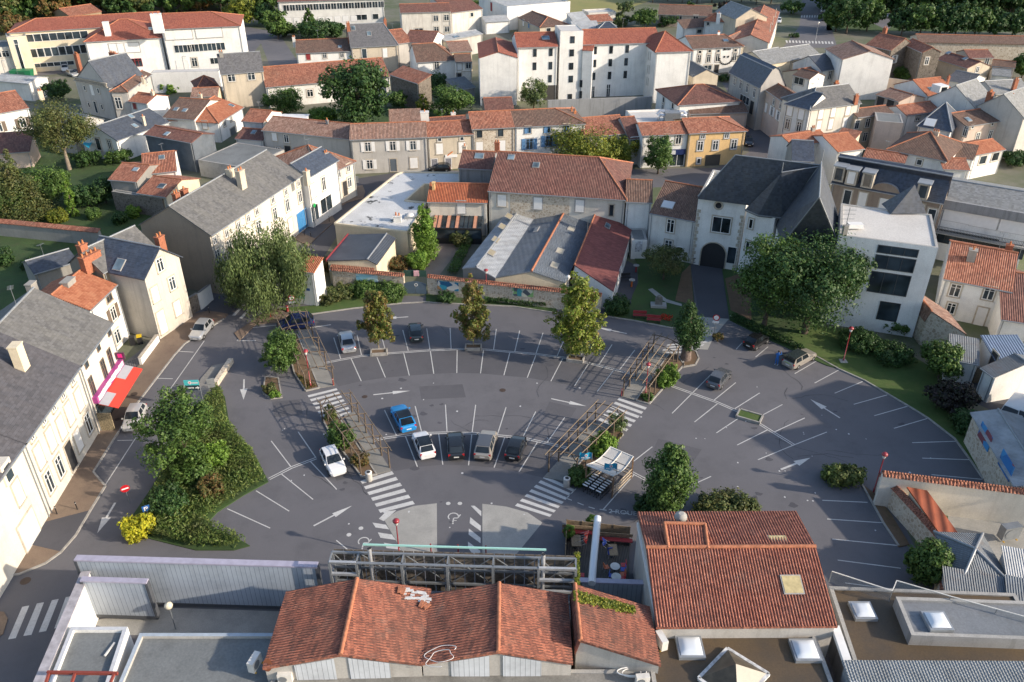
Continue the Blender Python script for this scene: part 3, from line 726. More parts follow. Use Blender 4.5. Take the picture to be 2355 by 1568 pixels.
for p,q in(((460,178),(245,303)),((658,265),(428,390)),((870,375),(612,483)),((1097,498),(788,585)),((1283,603),(977,690)),((1467,715),(1157,806)),((1735,925),(1325,938)),((1855,1095),(1418,1080)),((1965,1275),(1503,1232)),((915,1487),(498,1468)),((1070,1676),(542,1640)),((1190,1883),(590,1825)),((1220,2093),(640,2018)),((1290,2303),(708,2228))):stripe(p,q)
arrow((660,710),(388,538),.16,.8);arrow((118,1185),(388,1077),.22,.8)
O(0,2)
arrow((2245,355),(2240,543),.18,.8,.48);arrow((1060,1490),(895,1770),.2,.8,.5);stripe((1698,412),(1640,515),.16);stripe((1880,0),(1235,915),.1);stripe((1235,915),(960,1340),.1);stripe((1220,915),(1080,918),.1);stripe((1435,345),(1590,350),.1);stripe((1650,98),(1780,105),.1);stripe((1360,615),(1410,612),.1)
for q in(((75,2748),(205,2448),(270,2436),(145,2736)),((215,2716),(340,2418),(405,2406),(290,2706)),((357,2683),(478,2388),(540,2376),(425,2671)),((500,2648),(605,2360),(665,2348),(560,2638)),((690,2560),(780,2400),(830,2398),(750,2553))):poly(q)
for q in(((2060,-263),(2130,-335),(2180,-343),(2110,-262)),((2135,-232),(2230,-330),(2260,-336),(2165,-232)),((2200,-205),(2290,-305),(2320,-300),(2225,-200))):poly(q)
poly([(2355,-180),(2420,-258),(2450,-255),(2380,-175)]);stripe((2280,-115),(2600,-150),.12);stripe((2180,0),(2300,-130),.12);stripe((2180,0),(2355,0),.12)
O(3,0)
for x in range(305,575,24):poly([(x,140),(x+13,141),(x+10,162),(x-3,161)])
for x in range(160,590,30):poly([(x,366+x*.03),(x+16,366+x*.03),(x+22,388+x*.03),(x+6,388+x*.03)])
struct('road_markings',mk,[markw])
blue=MB()
for p in((1665,228),(1492,470),(1088,1112)):
 P=W(p);blue.face([Vector((P.x+x,P.y+y,.018))for x,y in((-.3,-.12),(.3,-.12),(.3,.12),(-.3,.12))])
struct('blue_zone_marks',blue,[paint('blue_zone',(.05,.22,.42),.6,coat=0)])
O(1,2)
sheet('shaded_bay_surface',[(600,215),(780,178),(970,143),(1200,121),(1600,92),(1930,79),(2100,83),(2340,108),(2575,126),(2865,164),(3055,209),(3295,269),(3505,322),(3140,470),(2930,415),(2712,375),(2495,340),(2280,320),(2065,300),(1847,297),(1635,303),(1410,320),(1190,340),(968,372),(760,420)],.009,asph3)  # darker bay asphalt, with part of the shade lying there painted in
sheet('shaded_bay_surface',[(1065,925),(1430,865),(1780,848),(2200,873),(2505,908),(2895,998),(2640,1260),(2420,1205),(2190,1167),(1955,1147),(1718,1140),(1485,1160),(1270,1200)],.009,asph3)  # front-row bays in the same darker tone, partly painted shade
for k,pts in enumerate((((1500,420),(1900,400),(1930,520),(1520,540)),((700,1180),(900,1130),(960,1230),(740,1290)),((2700,560),(2950,620),(2860,760),(2640,690)),((3700,900),(4100,1000),(4000,1150),(3640,1040)),((150,560),(400,540),(430,680),(170,700)))):sheet('repair_patch',list(pts),.010+k*.0004,asph3)
O();tr_=MB();random.seed(77)
for i in range(26):
 P=W((random.uniform(620,2150),random.uniform(740,1220)));a=random.uniform(0,3.1);p=Vector((P.x,P.y,.0125))
 for k in range(random.randint(3,9)):
  a+=random.uniform(-.5,.5);q_=p+Vector((math.cos(a),math.sin(a),0))*random.uniform(.5,1.3);nn_=Vector((-math.sin(a),math.cos(a),0))*random.uniform(.012,.03);tr_.face([p-nn_,q_-nn_,q_+nn_,p+nn_]);p=q_
struct('tar_seams',tr_,[tar])
oil=MB()
for i in range(60):
 P=W((random.uniform(760,2200),random.uniform(760,1210)));r=random.uniform(.12,.5);ph=random.uniform(0,6)
 oil.face([Vector((P.x+r*(1+.3*math.sin(3*a+ph))*math.cos(a),P.y+r*.7*(1+.3*math.cos(2*a+ph))*math.sin(a),.0135))for a in np.linspace(0,2*math.pi,13)[:-1]])
struct('oil_stains',oil,[asph2])
O(1,2)
sheet('forecourt',[(1175,1640),(1300,1568),(1450,1520),(1663,1495),(1666,2000),(1395,2000),(1335,1923)],.012,lightc)
sheet('forecourt',[(2082,1500),(2300,1525),(2500,1580),(2630,1670),(2630,1678),(2400,1958),(2360,2020),(2082,2020)],.012,lightc)
man=MB()
for(t_,x,y,r)in((0,1235,497,.38),(1,1000,515,.3),(1,2268,455,.35),(0,1080,730,.28),(0,235,2210,.42),(0,1155,470,.2)):
 O(t_,2);P=W((x,y));man.face([Vector((P.x+r*math.cos(a),P.y+r*math.sin(a),.106 if(t_==0 and y<900)else.018))for a in np.linspace(0,2*math.pi,14)[:-1]])
struct('manhole_covers',man,[plain('manhole',(.06,.04,.03),.7)])
lt=MB();random.seed(21)
for i in range(70):
 O();P=W((random.uniform(640,2150),random.uniform(880,1230)));r=random.uniform(.05,.14)
 lt.face([Vector((P.x+r*math.cos(a)*random.uniform(.5,1.3),P.y+r*math.sin(a),.02))for a in np.linspace(0,2*math.pi,7)[:-1]])
o=lt.build('litter',[plain('pale_litter',(.5,.5,.5),.8)]);o['kind']='stuff'
O(0,0)
b=house('school_building','long cream three-storey school with strips of windows and red hipped roof',(80,302),(1480,217),((310,662),(248,292)),plC,rS,'school',R=(600,160),sl=.32,hip='l')
for y,x0,x1 in((346,275,775),):b.row('f','k',(x0,352),(x1,318),8,1.9,1.9,sur=None)
b.row('f','k',(310,490),(770,450),8,1.9,2.2,sur=None);b.row('f','k',(340,602),(650,578),6,1.7,1.1,sur=None)
b2=Block(b.B,(60,345),(240,328),((308,688),(238,330)),plC,flatC,k='f',d=6,wallname='stair_tower')
b2.win('f','k',[(182,520)],.9,6.,sur=None);b2.win('f','k',[(145,385)],1.,1.2,sur=None)
b=house('school_wing','white school wing with pyramid red roof and four closed white blinds',(778,385),(1482,345),((1540,668),(1484,346)),plWh,rS,'school',R=(1118,182),sl=.42,hip='lr')
b.row('f','c',(1045,446),(1245,436),4,1.9,2.2,sur=grey_trim);b.row('f','w',(1145,582),(1275,574),3,1.7,2.,sur=None,fr=red_paint)
b.chim((968,205),.6,1.4,1.2,white,0);b.sky([(1385,265)])
b=house('school_annex','pale three-storey school block with dark window bands beside the white wing',(1484,268),(2205,238),((1600,665),(1590,262)),plWh,rS,'school',R=(1800,118),sl=.32,hip='r')
b.win('f','c',[(1560,325),(1640,321),(1725,316),(1845,310),(1920,305),(2000,300)],2.2,2.1,sur=grey_trim)
b.win('f','k',[(1645,450),(1725,446),(1790,441),(1868,436),(1948,431),(2030,426)],2.2,1.9,sur=None)
b.win('f','dw',[(1680,600),(1885,592)],3.,2.6,sur=None);b.win('f','w',[(1790,572)],1.4,2.2);b.win('f','k',[(1970,560)],2.,1.6,sur=None)
b.chim((1430,130),1.8,2.4,1.5,white,2)
b=house('white_annex','flat white annex at the left edge below the school stair tower',(-160,448),(92,428),((148,692),(92,428)),plWs,flatG,k='f',d=9)
b.win('f','w',[(52,495),(-20,500)],1.6,1.6)
b=house('hay_barn','open barn with red roof and timber posts in front of the woods',(640,150),(930,105),4.,wood,rT,'barn',R=(800,45),sl=.3,gut=False)
b=house('stone_villa','tall grey villa with pediment gable and stone balustrade beneath it',(690,742),(1000,808),((1072,1100),(990,800)),plG,sD,k='x',R=(815,568),d=9,frac=None,ov=.1)
b.win('f','sl',[(780,810),(905,835),(820,965),(940,985)],.7,1.1);b.win('f','c',[(848,828)],1.,2.2,sur=None);b.win('f','k',[(882,985)],1.,2.6)
b.chim((700,500),-.6,1.,.7,brick,3);b.chim((1040,490),-.4,2.2,.7,brick,4)
bl=MB();Z=b.he+.12
for i in range(24):
 x=.2+i*(b.L-.4)/23;bl.box(b.q(x,-.25,Z+.4),(.12,.12,.7))
bl.bar(b.q(0,-.25,Z),b.q(b.L,-.25,Z),.35,.16);bl.bar(b.q(0,-.25,Z+.8),b.q(b.L,-.25,Z+.8),.3,.14)
bl.build('balustrade',[stone_trim],b.B)
b=house('villa_annex','brown hip-roofed house joined to the right of the pediment villa',(1165,840),(1382,682),7.,plG,rB,R=(1290,665),sl=.45,hip='l')
b.win('l','w',[(1092,948)],1.3,2.4);b.win('f','w',[(1345,740)],1.,1.6);b.chim((1310,715),.4,.5,.5,plB,1)
b=house('small_house','small white house with red shutter and red roof under the brown hipped house',(1187,930),(1354,952),5.,plWh,rT,R=(1290,856),sl=.32)
b.win('f','cr',[(1240,975)],.8,1.2);b.chim((1400,845),.7,.6,.5,plC,1)
b=house('pale_yard_wall','long pale rendered retaining wall below the school yard',(1385,668),(2010,655),((1600,850),(1600,662)),plWh,flatC,'wall',k='f',d=2.5,par=.02)
b=house('slate_house','grey slate-roofed house with two windows and tall stone base',(2030,682),(2420,652),((2085,1000),(2040,680)),plB,sG,R=(2200,492),sl=1.1,ov=.15)
b.win('f','w',[(2130,716),(2312,702)],1.6,1.6);b.chim((2030,480),.6,.8,.6,plGd,2)
b=house('dark_hip_shed','small dark red hipped outbuilding against the pale yard wall',(1815,822),(2012,800),4.,plP,rR,'shed',R=(1915,695),sl=.5,hip='lr')
b=house('brown_roof_house','low pale house with brown roof and two skylights beside the orange hipped house',(1505,1080),(1788,1100),4.5,plW,rB,R=(1660,905),sl=.3)
b.sky([(1620,1005),(1700,1016)])
b=house('orange_hip_house','house with bright orange hipped roof and white sunlit front',(2002,1128),(2228,988),((2035,1312),(2002,1128)),plWh,rO,R=(1905,928),sl=.34,hip='l')
b.win('f','w',[(2125,1088),(2065,1135)],.9,1.2);b.win('f','db',[(2145,1225)],2.,2.2);b.win('l','c',[(1885,1150)],1.,1.5)
b.chim((1840,870),.3,.6,.6,plB,1);b.sky([(2130,970)])
b=house('low_orange_house','low house with pale orange roof behind the orange hipped house',(1760,892),(2000,882),4.,plC,rP,R=(1850,812),sl=.3)
b=house('long_slate_house','low house with long dark slate roof, two skylights and blue sail in its yard',(1068,1290),(1548,1120),4.2,plWh,sD,R=(1140,1078),sl=.42)
b.sky([(1240,1158),(1205,1072)]);b.chim((1312,1075),.2,.5,.5,plB,1);b.win('l','w',[(1010,1330)],1.,1.8);b.win('l','k',[(905,1325)],1.3,2.4)
b=house('grey_gable_shed','grey gabled shed on the left of the long slate roof',(662,1205),(950,1100),4.5,plG,corD,'shed',k='x',R=(808,1066),d=7,frac=None)
b=house('red_roof_barn','red-roofed barn with dark clad front and grey gable',(1335,1235),(1765,1312),5.5,corD,rR,'barn',R=(1600,1190),sl=.28)
b.sky([(1535,1232)])
b=house('concrete_carport','flat grey concrete carport roof sheltering a dark car',(1820,1470),(2270,1545),3.,concrete,flatG,'carport',k='f',depthpx=(2150,1305),par=.05)
b=house('edge_tile_house','white house with weathered orange roof and brown shutters at the left edge',(-120,1060),(258,992),5.5,plWh,rT,R=(100,845),sl=.34)
b.win('f','sr',[(210,1130),(-10,1170)],1.2,1.9);b.chim((365,840),-.5,.9,.6,plB,2)
b=house('low_red_roof','low lean-to with dark red roof half hidden by trees at the left edge',(-120,1420),(268,1390),3.,plP,rR,'shed',R=(60,1230),sl=.3,k='s')
b=house('pale_flat_house','pale low building with flat grey roof at the left edge below the school',(-60,740),(268,768),4.,plW,corL,'house',k='g',R=(100,692),sl=.25)
O()
b=house('lean_house','white house with two stepped red roofs beside the garden trees, upper part',(330,400),(405,392),4.6,plWh,rT,R=(405,348),sl=.3)
b.sky([(372,362)])
b=house('stepped_house','stone cottage with red roof and small skylight overlooking the garden',(252,412),(314,417),4.8,plGd,rT,R=(310,378),sl=.3)
b.sky([(330,430)][:0]+[(312,390)],.8,.8)
b=house('patio_house','low cream house with red roof next to the long slate street house',(318,443),(382,452),3.6,plC,rT,R=(385,410),sl=.3)
b.sky([(372,428)],1.,1.)
b=house('rubble_garden_wall','grey rubble garden wall below the stepped red roofs',(256,440),(372,458),3.2,stD,flatG,'wall',k='f',d=1.,par=.02)
O(1,0)
b=house('long_school_block','long white two-storey school block with a strip of small upper windows',(200,18),(1170,-8),8.,plW,rR,'school',R=(600,-40),sl=.25)
b.row('f','k',(280,74),(1148,40),17,2.1,1.9,sur=None);b.row('f','c',(300,192),(900,170),9,1.9,1.7,sur=None);b.win('f','k',[(942,160),(995,158),(1100,152)],1.9,1.7,sur=None)
b=house('streaked_house','white house with dark rain streaks and dark red roof',(1330,118),(1788,105),((1790,335),(1785,105)),plWs,rR,R=(1550,36),sl=.3)
b.win('f','w',[(1655,168),(1752,162),(1660,272),(1757,268)],1.5,1.7);b.win('f','k',[(1498,274)],2.6,1.)
b=house('streaked_gable_house','tall stained gable house beside the streaked white house',(1792,118),(2082,82),((1795,330),(1792,118)),plWs,rR,k='s',d=12,rise=3.)
b.win('f','k',[(1985,135)],1.2,1.3)
b=house('factory_hall','white factory hall with small red door at the top of the picture',(2050,-40),(2310,60),7.,plWh,corL,'factory',k='f',d=22)
b.win('f','dr',[(2165,62)],1.3,2.6,sur=None)
b=house('low_white_shed','low white shed with broken roof beneath the factory hall',(2110,205),(2330,190),3.5,plWh,corL,'shed',k='g',R=(2200,150),sl=.25)
b=house('white_cottage','white cottage with one red shutter and brown roof',(372,490),(882,468),5.5,plWh,rB,R=(620,364),sl=.32)
b.win('f','cr',[(480,522)],1.,1.5);b.win('f','w',[(632,512),(790,505)],1.,1.3);b.chim((345,345),.3,.7,.6,plW,2);b.sky([(772,430)])
b=house('mansard_house','tall grey house with slate roof, two skylights and brick chimneys',(872,432),(1298,408),6.6,plB,sG,R=(1020,222),sl=.75,hip='r',hx=.45)
b.win('f','k',[(996,492)],1.3,2.4);b.win('f','c',[(1187,486)],1.1,2.2);b.chim((845,215),.7,.8,.6,brick,2);b.chim((1185,180),.7,.7,.6,brick,1);b.sky([(893,260),(1040,310)],1.,1.3)
b=house('long_barn','long low barn with weathered orange roof behind the big dark tree',(92,802),(1228,703),4.6,plW,rT,'barn',R=(640,576),sl=.34)
b.win('f','w',[(497,856)],1.4,1.6);b.sky([(1140,645)],1.,1.)
b=house('stone_lean_barn','stone barn end with sloping orange roof right of the big dark tree',(1236,684),(1494,768),6.,stD,rT,'barn',R=(1350,615),sl=.34,k='s')
b=house('brown_gambrel_house','white house with broad brown clipped roof and one window',(1478,572),(1838,550),((1835,738),(1838,552)),plWh,rB,R=(1590,402),sl=.5,hip='r',hx=.7)
b.win('f','w',[(1662,602)],1.2,1.8)
b=house('back_red_house','red-roofed house squeezed behind the brown clipped roof',(1300,402),(1440,384),6.,plG,rT,R=(1340,268),sl=.35)
b=house('maroon_roof_house','house with maroon roof behind the brown clipped roof house',(1362,385),(1620,398),6.,plW,rR,R=(1480,285),sl=.35)
b=house('pale_roof_workshop','low workshop with pale grey-pink roof and bubble skylights',(1790,480),(1985,470),5.,plC,rP,'workshop',R=(1830,385),sl=.2)
b=house('grey_workshop','low workshop with dark grey roof behind the pale pink workshop roof',(1735,375),(2080,310),5.,plG,corL,'workshop',R=(1900,300),sl=.2)
b.sky([(1840,340)],1.8,1.2)
b=house('link_house','small white house with dark roof joining the large cream residence',(1838,575),(1982,570),5.,plWh,rB,R=(1900,500),sl=.32)
b.win('f','w',[(1955,602)],1.4,1.5);b.win('f','c',[(1872,608)],1.1,1.8);b.win('f','d',[(1868,712)],1.1,2.);b.win('f','g',[(1938,700)],2.2,2.)
b=house('corrugated_lean_to','grey corrugated lean-to against the side of the large cream residence',(1840,830),(2010,800),3.,conc_wall,corG,'shed',k='s',R=(1960,705),sl=.3)
b=house('little_red_shed','little red tiled shed behind the street terrace',(2112,1028),(2370,1020),3.,plP,rR,'shed',R=(2240,902),sl=.32)
b=house('orange_backyard_roof','low orange lean-to behind the terrace beside the tall white chimney',(1230,1140),(1520,1130),3.,plP,rP,'shed',k='s',R=(1450,1010),sl=.25)
b=house('backyard_red_house','low red-roofed house with white chimney behind the terrace',(1610,1128),(1935,1105),4.,plW,rR,R=(1760,1078),sl=.25)
b.chim((1813,1040),.2,.9,.7,plW,1)
r=house('terrace_house','plain grey rendered terrace house with long brown tiled roof and curved wall',(62,1196),(866,1277),5.6,plG,rP,R=(500,1108),sl=.32,gut=True)
r.win('f','c',[(170,1258)],1.,1.5);r.win('f','w',[(280,1275),(205,1388)],1.,1.5);r.win('f','d',[(297,1395)],1.2,2.2);r.chim((653,1110),.5,.4,.4,grey_metal,1);r.chim((95,1130),-.8,.7,.6,plC,1)
O(840,260,560)
r=house('terrace_house','grey terrace house with white open shutters and dark door',(150,372),(952,345),((962,705),(952,345)),plG,rP,R=(540,205),sl=.32)
r.win('f','s',[(335,450),(597,440),(810,434),(355,635)],1.1,1.7,fr=white);r.win('f','db',[(605,642)]);r.win('f','c',[(819,618)],1.35,1.9);r.chim((930,85),1.2,1.5,1.1,plW,1)
r=house('terrace_house','cream terrace house with closed white shutters and poster-filled shop windows',(958,345),(1445,315),((968,700),(958,345)),plB,rT,R=(1180,186),sl=.32)
r.win('f','q',[(1088,374),(1323,364)],.75,.7);r.win('f','c',[(1088,470),(1325,456)],1.2,1.9);r.win('f','k',[(1035,632),(1180,624)],1.25,2.1,gl=plain('poster_glass',(.20,.20,.22),.3,var=.5,scale=5.))
g=MB();P,n=r.fpoint('f',(1210,545));g.bar(P-r.ex*1.1+n*.08-r.B.location,P+r.ex*1.1+n*.08-r.B.location,.12,.5);g.bar(P-r.ex*.7+n*.1-r.B.location+Vector((0,0,.1)),P+r.ex*.3+n*.1-r.B.location+Vector((0,0,.8)),.1,.14,1);g.build('shop_sign',[white,paint('sign_orange',(.7,.2,.04))],r.B)
r=house('terrace_house','bare rubble-stone terrace house with two small dark attic windows',(1432,262),(1876,240),7.2,stL,rT,R=(1620,83),sl=.32)
r.win('f','q',[(1508,316),(1730,302)],1.,1.3,fr=dark);r.win('f','c',[(1508,456),(1745,440)],1.2,2.)
O(1100,60,700)
r=house('terrace_house','white terrace house with pale blue shutters',(632,865),(1218,836),7.2,plWh,rB,R=(820,722),sl=.32,hip='r')
r.win('f','w',[(740,890),(903,886),(1062,872)],1.1,1.3,fr=blue_paint);r.win('f','sb',[(752,1010),(915,985)],1.3,2.)
for p in((722,892),(886,888)):
 P,n=r.fpoint('f',p);o=link('shutter',box_data('shutter',(.55,.05,1.3),blue_paint),r.B);o.matrix_local=Matrix.Translation(P+n*.09-r.B.location)@Matrix((r.ex,r.ey,Vector((0,0,1)))).transposed().to_4x4()
r.chim((1108,715),-.6,.3,.3,pot,1);r.chim((1135,738),-.8,.4,.3,pot,1)
r=house('terrace_house','terrace house with bright red roof mostly hidden by the yellow-green tree',(1215,948),(1592,915),5.4,plG,rT,R=(1380,780),sl=.32)
r=house('terrace_house','narrow link house with steep red roof and glazed front beside the bank',(1592,965),(1706,955),5.,plG,rR,R=(1600,784),sl=.5)
r.win('f','k',[(1655,1000)],2.6,2.4,sur=None)
r=house('bank_house','white house with navy shop fascia and glazed ground floor',(1702,936),(2094,920),((1942,1205),(1942,930)),plWh,rT,R=(1860,832),sl=.32)
r.win('f','w',[(1902,970),(2005,970)],1.1,1.8);r.win('f','k',[(1990,1142)],2.8,2.4,sur=None)
P,n=r.fpoint('f',(1985,1075));g=MB();P=P-r.B.location;g.bar(P-r.ex*1.9+n*.12,P+r.ex*1.7+n*.12,.2,1.);g.box(P-r.ex*.6+n*.3,(.8,.1,.7),1);g.build('shop_fascia',[paint('navy_sign',(.012,.025,.10),.4),white],r.B)
O(2,0)
r=house('ochre_house','ochre corner house with grey framed windows and wide dark garage door',(1628,1226),(2150,1200),((1602,1535),(1626,1226)),plO,rT,R=(1800,1086),sl=.32,hip='r')
r.win('f','w',[(1755,1247),(1975,1242)],.85,1.2,sur=grey_trim);r.win('f','w',[(1730,1342),(1870,1337),(2040,1327)],1.1,1.8,sur=grey_trim);r.win('f','q',[(1716,1480)],.7,1.1,sur=grey_trim);r.win('f','gd',[(1843,1478)],2.8,2.3,sur=None)
O(1100,60,700)
he=hgt((995,634),(1012,185))
A0=(748,193)
R_=house('residence_building','large white four-storey residence with red roofs and stair tower',(650,196),(988,188),he,plWh,rS,'residence',R=(740,76),sl=.36)
R_.win('f','sl',[(798,243),(932,237),(795,355),(929,350),(925,460)],.8,1.65,sur=None,fr=dark)
R_.sky([(888,118)],1.6,1.4);R_.win('f','gd',[(925,590)],3.,4.,sur=None)
B=R_.B
t=Block(B,(1012,62),(1206,57),hgt((995,634),(1012,62)),plWh,flatC,k='f',d=7,wallname='stair_tower',par=.1)
t.win('f','k',[(1114,132),(1108,243),(1103,355),(1100,463),(1092,616)],1.,1.5,sur=None,fr=dark)
t2=Block(B,(1200,222),(1284,226),he-1.,plWh,rS,k='s',d=4,rise=1.8,ov=.1,wallname='stair_turret',gut=False)
t2.win('f','k',[(1186,502),(1183,594)],.6,1.6,sur=None,fr=dark)
c=Block(B,(1206,172),(1860,153),he,plWh,rS,R=(1450,46),sl=.36,wallname='right_wing_wall',hip='')
c.win('f','sl',[(1304,222),(1439,217),(1574,210),(1298,332),(1432,325),(1564,318),(1291,440),(1425,433),(1557,425)],.8,1.65,sur=None,fr=dark)
c.win('f','w',[(1283,585),(1414,568)],.95,3.4,sur=None)
w=Block(B,(1816,236),(2112,226),he-.6,plWh,rS,R=(1900,138),sl=.40,hip='lr',d=14,wallname='end_wing_wall')
w.win('l','sl',[(1713,268),(1702,375),(1694,468)],.9,1.9,sur=None,fr=dark)
w.win('l','sl',[(1757,265),(1770,272),(1748,378),(1760,384),(1740,478),(1752,486)],.4,1.9,sur=None,fr=offwhite)
w=Block(B,(332,288),(646,284),he-1.5,plWh,rS,k='x',R=(490,238),d=15,frac=None,wallname='gable_wing_wall',ov=.2)
O(2,0)
b=house('smile_house','white house with a smiling face of black dots on its wall',(1662,448),(2112,426),((1880,672),(1880,438)),plWh,rB,R=(1800,328),sl=.36,hip='r',hx=.5)
b.win('f','q',[(1728,478),(1817,470),(1897,468),(2055,462)],.9,.8);b.win('f','w',[(1720,542),(1808,536),(1890,530),(2046,522)],1.1,2.);b.win('f','k',[(1800,622)],2.2,1.3);b.win('f','d',[(1878,642)],1.1,2.4)
b.chim((1900,300),.6,.6,.5,white,2);b.sky([(1965,372)],1.2,1.)
g=MB();P0,n=b.fpoint('f',(1968,540));P0=P0-b.B.location+n*.08
Rb=Matrix((b.ex,b.ey,Vector((0,0,1)))).transposed()
for i in range(11):
 a=math.pi+math.pi*i/10;g.box(P0+b.ex*1.75*math.cos(a)+Vector((0,0,1.45*math.sin(a)+.1)),(.36,.08,.36),0,Rb)
for x in(-.5,.5):g.box(P0+b.ex*x+Vector((0,0,.5)),(.42,.08,.42),0,Rb)
for i,(w_,h_)in enumerate(((.5,.5),(.3,.4),(.12,.6),(.36,.4),(.2,.3))):g.box(P0+b.ex*(-.85+i*.42)+Vector((0,0,2.1+h_/2)),(w_*.7,.08,h_),0,Rb)
g.build('wall_lettering',[black],b.B)
b=house('smile_annex','cream house with pinkish roof behind the smiling-face house',(2120,425),(2232,370),6.,plC,rP,R=(2080,300),sl=.4)
b=house('orange_roof_white_house','white house with small bright orange hipped roof behind the smiling-face house',(1772,192),(1988,206),7.,plWh,rO,R=(1900,112),sl=.4,hip='lr')
b.win('f','k',[(1803,218)],.8,1.);b.chim((1903,125),.8,1.,.7,white,1);b.chim((1975,45),1.,.9,.7,plW,2)
b=house('white_lean_house','low white house front under the small bright orange hipped roof',(1575,262),(1980,232),5.,plWh,rB,k='s',R=(1720,178),sl=.4)
b.win('f','k',[(1722,288)],1.6,1.2)
b=house('beige_gable_house','tall pale beige gable house at the top of the street',(2062,175),(2345,160),9.,plB,sP,k='x',R=(2200,84),d=12,frac=None)
b=house('long_brown_roof','long low house with dull brown roof behind the weeping trees',(1345,132),(1832,150),3.5,plP,rB,R=(1500,48),sl=.3)
b.win('f','w',[(1540,160),(1690,160)],1.6,1.4)
b=house('blue_shutter_house','low brown-roofed house with blue shutters below the yellow field',(55,165),(256,252),4.,plB,rB,R=(180,102),sl=.34,hip='r')
b.win('f','cb',[(155,232)],1.,1.6);b.win('f','c',[(105,210)],1.,1.8);b.win('r','k',[(335,276)],1.6,1.3)
b=house('white_field_shed','white flat shed beside the yellow field',(705,118),(955,105),4.5,plWs,flatC,'shed',k='f',d=6)
b=house('pale_box_house','pale boxy house with curved roof below the yellow field',(568,205),(715,190),5.,plW,corL,k='s',R=(640,115),sl=.4)
b=house('white_low_house','low white house with sheet roof in front of the pale boxy house',(566,268),(800,262),4.,plWh,corL,k='s',R=(680,200),sl=.3)
b=house('slate_pyramid_house','small blue slate pyramid roof showing above the residence',(795,268),(968,268),4.5,plW,sB,R=(878,205),sl=.7,hip='lr')
b=house('field_end_house','low brick outbuilding with orange roof between field shed and tree',(720,205),(925,190),3.,brW,rT,'shed',R=(790,140),sl=.35,k='s')
b=house('low_grey_yard','low white yard building below the yellow field',(400,275),(566,258),3.,plW,flatC,'shed',k='f',d=14,par=.05)
b=house('ochre_gable_house','small ochre gable with dark slate roof behind the maroon hipped roof',(1672,705),(1896,690),5.,plB,sD,k='x',R=(1792,642),d=12,frac=None)
b=house('stained_wall','long stained grey concrete wall below the residence',(330,925),(1290,890),((800,1075),(800,908)),conc_wall,concrete,'wall',k='f',d=.5,par=.01)
b=house('maroon_hip_house','white house with broad maroon hipped roof',(1530,966),(2094,930),5.6,plWh,rR,R=(1745,780),sl=.36,hip='lr')
b.win('l','q',[(1395,918),(1480,974)],1.,1.3);b.win('l','w',[(1385,1000)],1.,1.8)
b=house('brown_lean_hall','brown tiled lean-to hall with reddish front below the maroon hipped roof',(1642,1046),(2166,1030),4.,plP,rB,'hall',k='s',R=(1830,945),sl=.32)
b=house('white_flat_extension','white flat-roofed extension carrying ventilation ducts behind the bank',(1150,1135),(1580,1118),4.4,plWh,flatC,'extension',k='f',d=9)
P=W((1470,1070),5.);v=thing('ventilation_unit','dark rooftop ventilation unit wrapped in bent silver ducts','ventilation unit',P)
g=MB();g.box((0,0,.1),(3.,2.2,1.6));g.build('casing',[grey_metal],v)
for s in(-1,1):
 g=MB();g.tube([(s*1.5,-.6,.3),(s*2.4,-.8,.5),(s*2.7,-.4,-.2),(s*2.6,.2,-.6)],.28,8);g.tube([(s*1.4,.4,.8),(s*2.2,.5,.9),(s*2.9,.3,.3)],.26,8);g.build('duct',[paint('silver_duct',(.6,.62,.65),.3,.6)],v)
b=house('street_slate_house','long grey street house with dark slate mansard facing the side street',(2010,650),(2292,792),9.,plG,sB,k='m',R=(2330,560),mh=3.,ms=1.6)
for dx,dy in((0,0),):
 b.win('f','w',[(2050,742),(2105,775),(2165,810),(2230,855)],1.,1.9);b.win('f','k',[(2140,915)],4.,1.6);b.win('f','d',[(2205,990)],1.3,2.6)
b=house('street_brown_house','grey-pink street house with brown roof and white shutters',(2292,792),(2520,945),8.2,plP,rB,R=(2470,790),sl=.4)
b.win('f','c',[(2285,955),(2338,990)],1.,1.8);b.win('f','k',[(2265,1082)],2.,2.2)
O(3,0)
b.win('f','w',[(55,938),(115,970)],.9,1.3);b.win('f','s',[(38,1022),(95,1065)],1.,1.8)
b=house('corner_slate_house','pale corner house with hipped grey slate roof and pale stone window frames',(387,1002),(848,942),((160,1378),(150,950)),plCr,sL,R=(560,800),sl=.6,hip='l')
b.win('f','c',[(485,1046),(600,1027),(735,1012),(465,1157),(575,1142),(705,1127)],1.,1.9)
b.chim((630,765),.2,.8,.6,brick,4);b.chim((815,885),-1.,.8,.5,brick,2)
c=Block(b.B,(166,952),(387,1004),b.he,plW,sB,R=(300,860),sl=.6,hip='l',d=7,wallname='chamfered_wall')
c.win('f','c',[(200,1018),(305,1052)],1.1,1.9);c.win('f','w',[(180,1140),(285,1168)],1.,2.);c.win('f','k',[(152,1292)],1.8,2.6,sur=None)
b=house('pale_slate_house','house with pale grey slate roof and lit cream front near the crossroads',(216,548),(480,508),6.,plC,sP,R=(260,428),sl=.4)
b.win('f','w',[(310,580)],1.,1.6)
b=house('pale_slate_annex','pale grey slate roof left of the crossroads house',(-20,590),(214,550),6.,plC,sP,R=(70,445),sl=.4)
b=house('blue_slate_house','narrow house with blue-grey slate roof between two pale roofs',(492,650),(640,628),6.,plW,sD,R=(440,540),sl=.5,d=9)
b.win('f','w',[(568,690)],1.1,2.)
b=house('pink_roof_house','tall white house with broad pinkish-brown roof and satellite dish',(535,450),(690,548),9.,plWh,rP,R=(860,430),sl=.3)
c=Block(b.B,(686,552),(866,602),hgt((835,808),(866,602)),plWh,rP,R=(960,545),sl=.3,d=8,wallname='front_wing_wall')
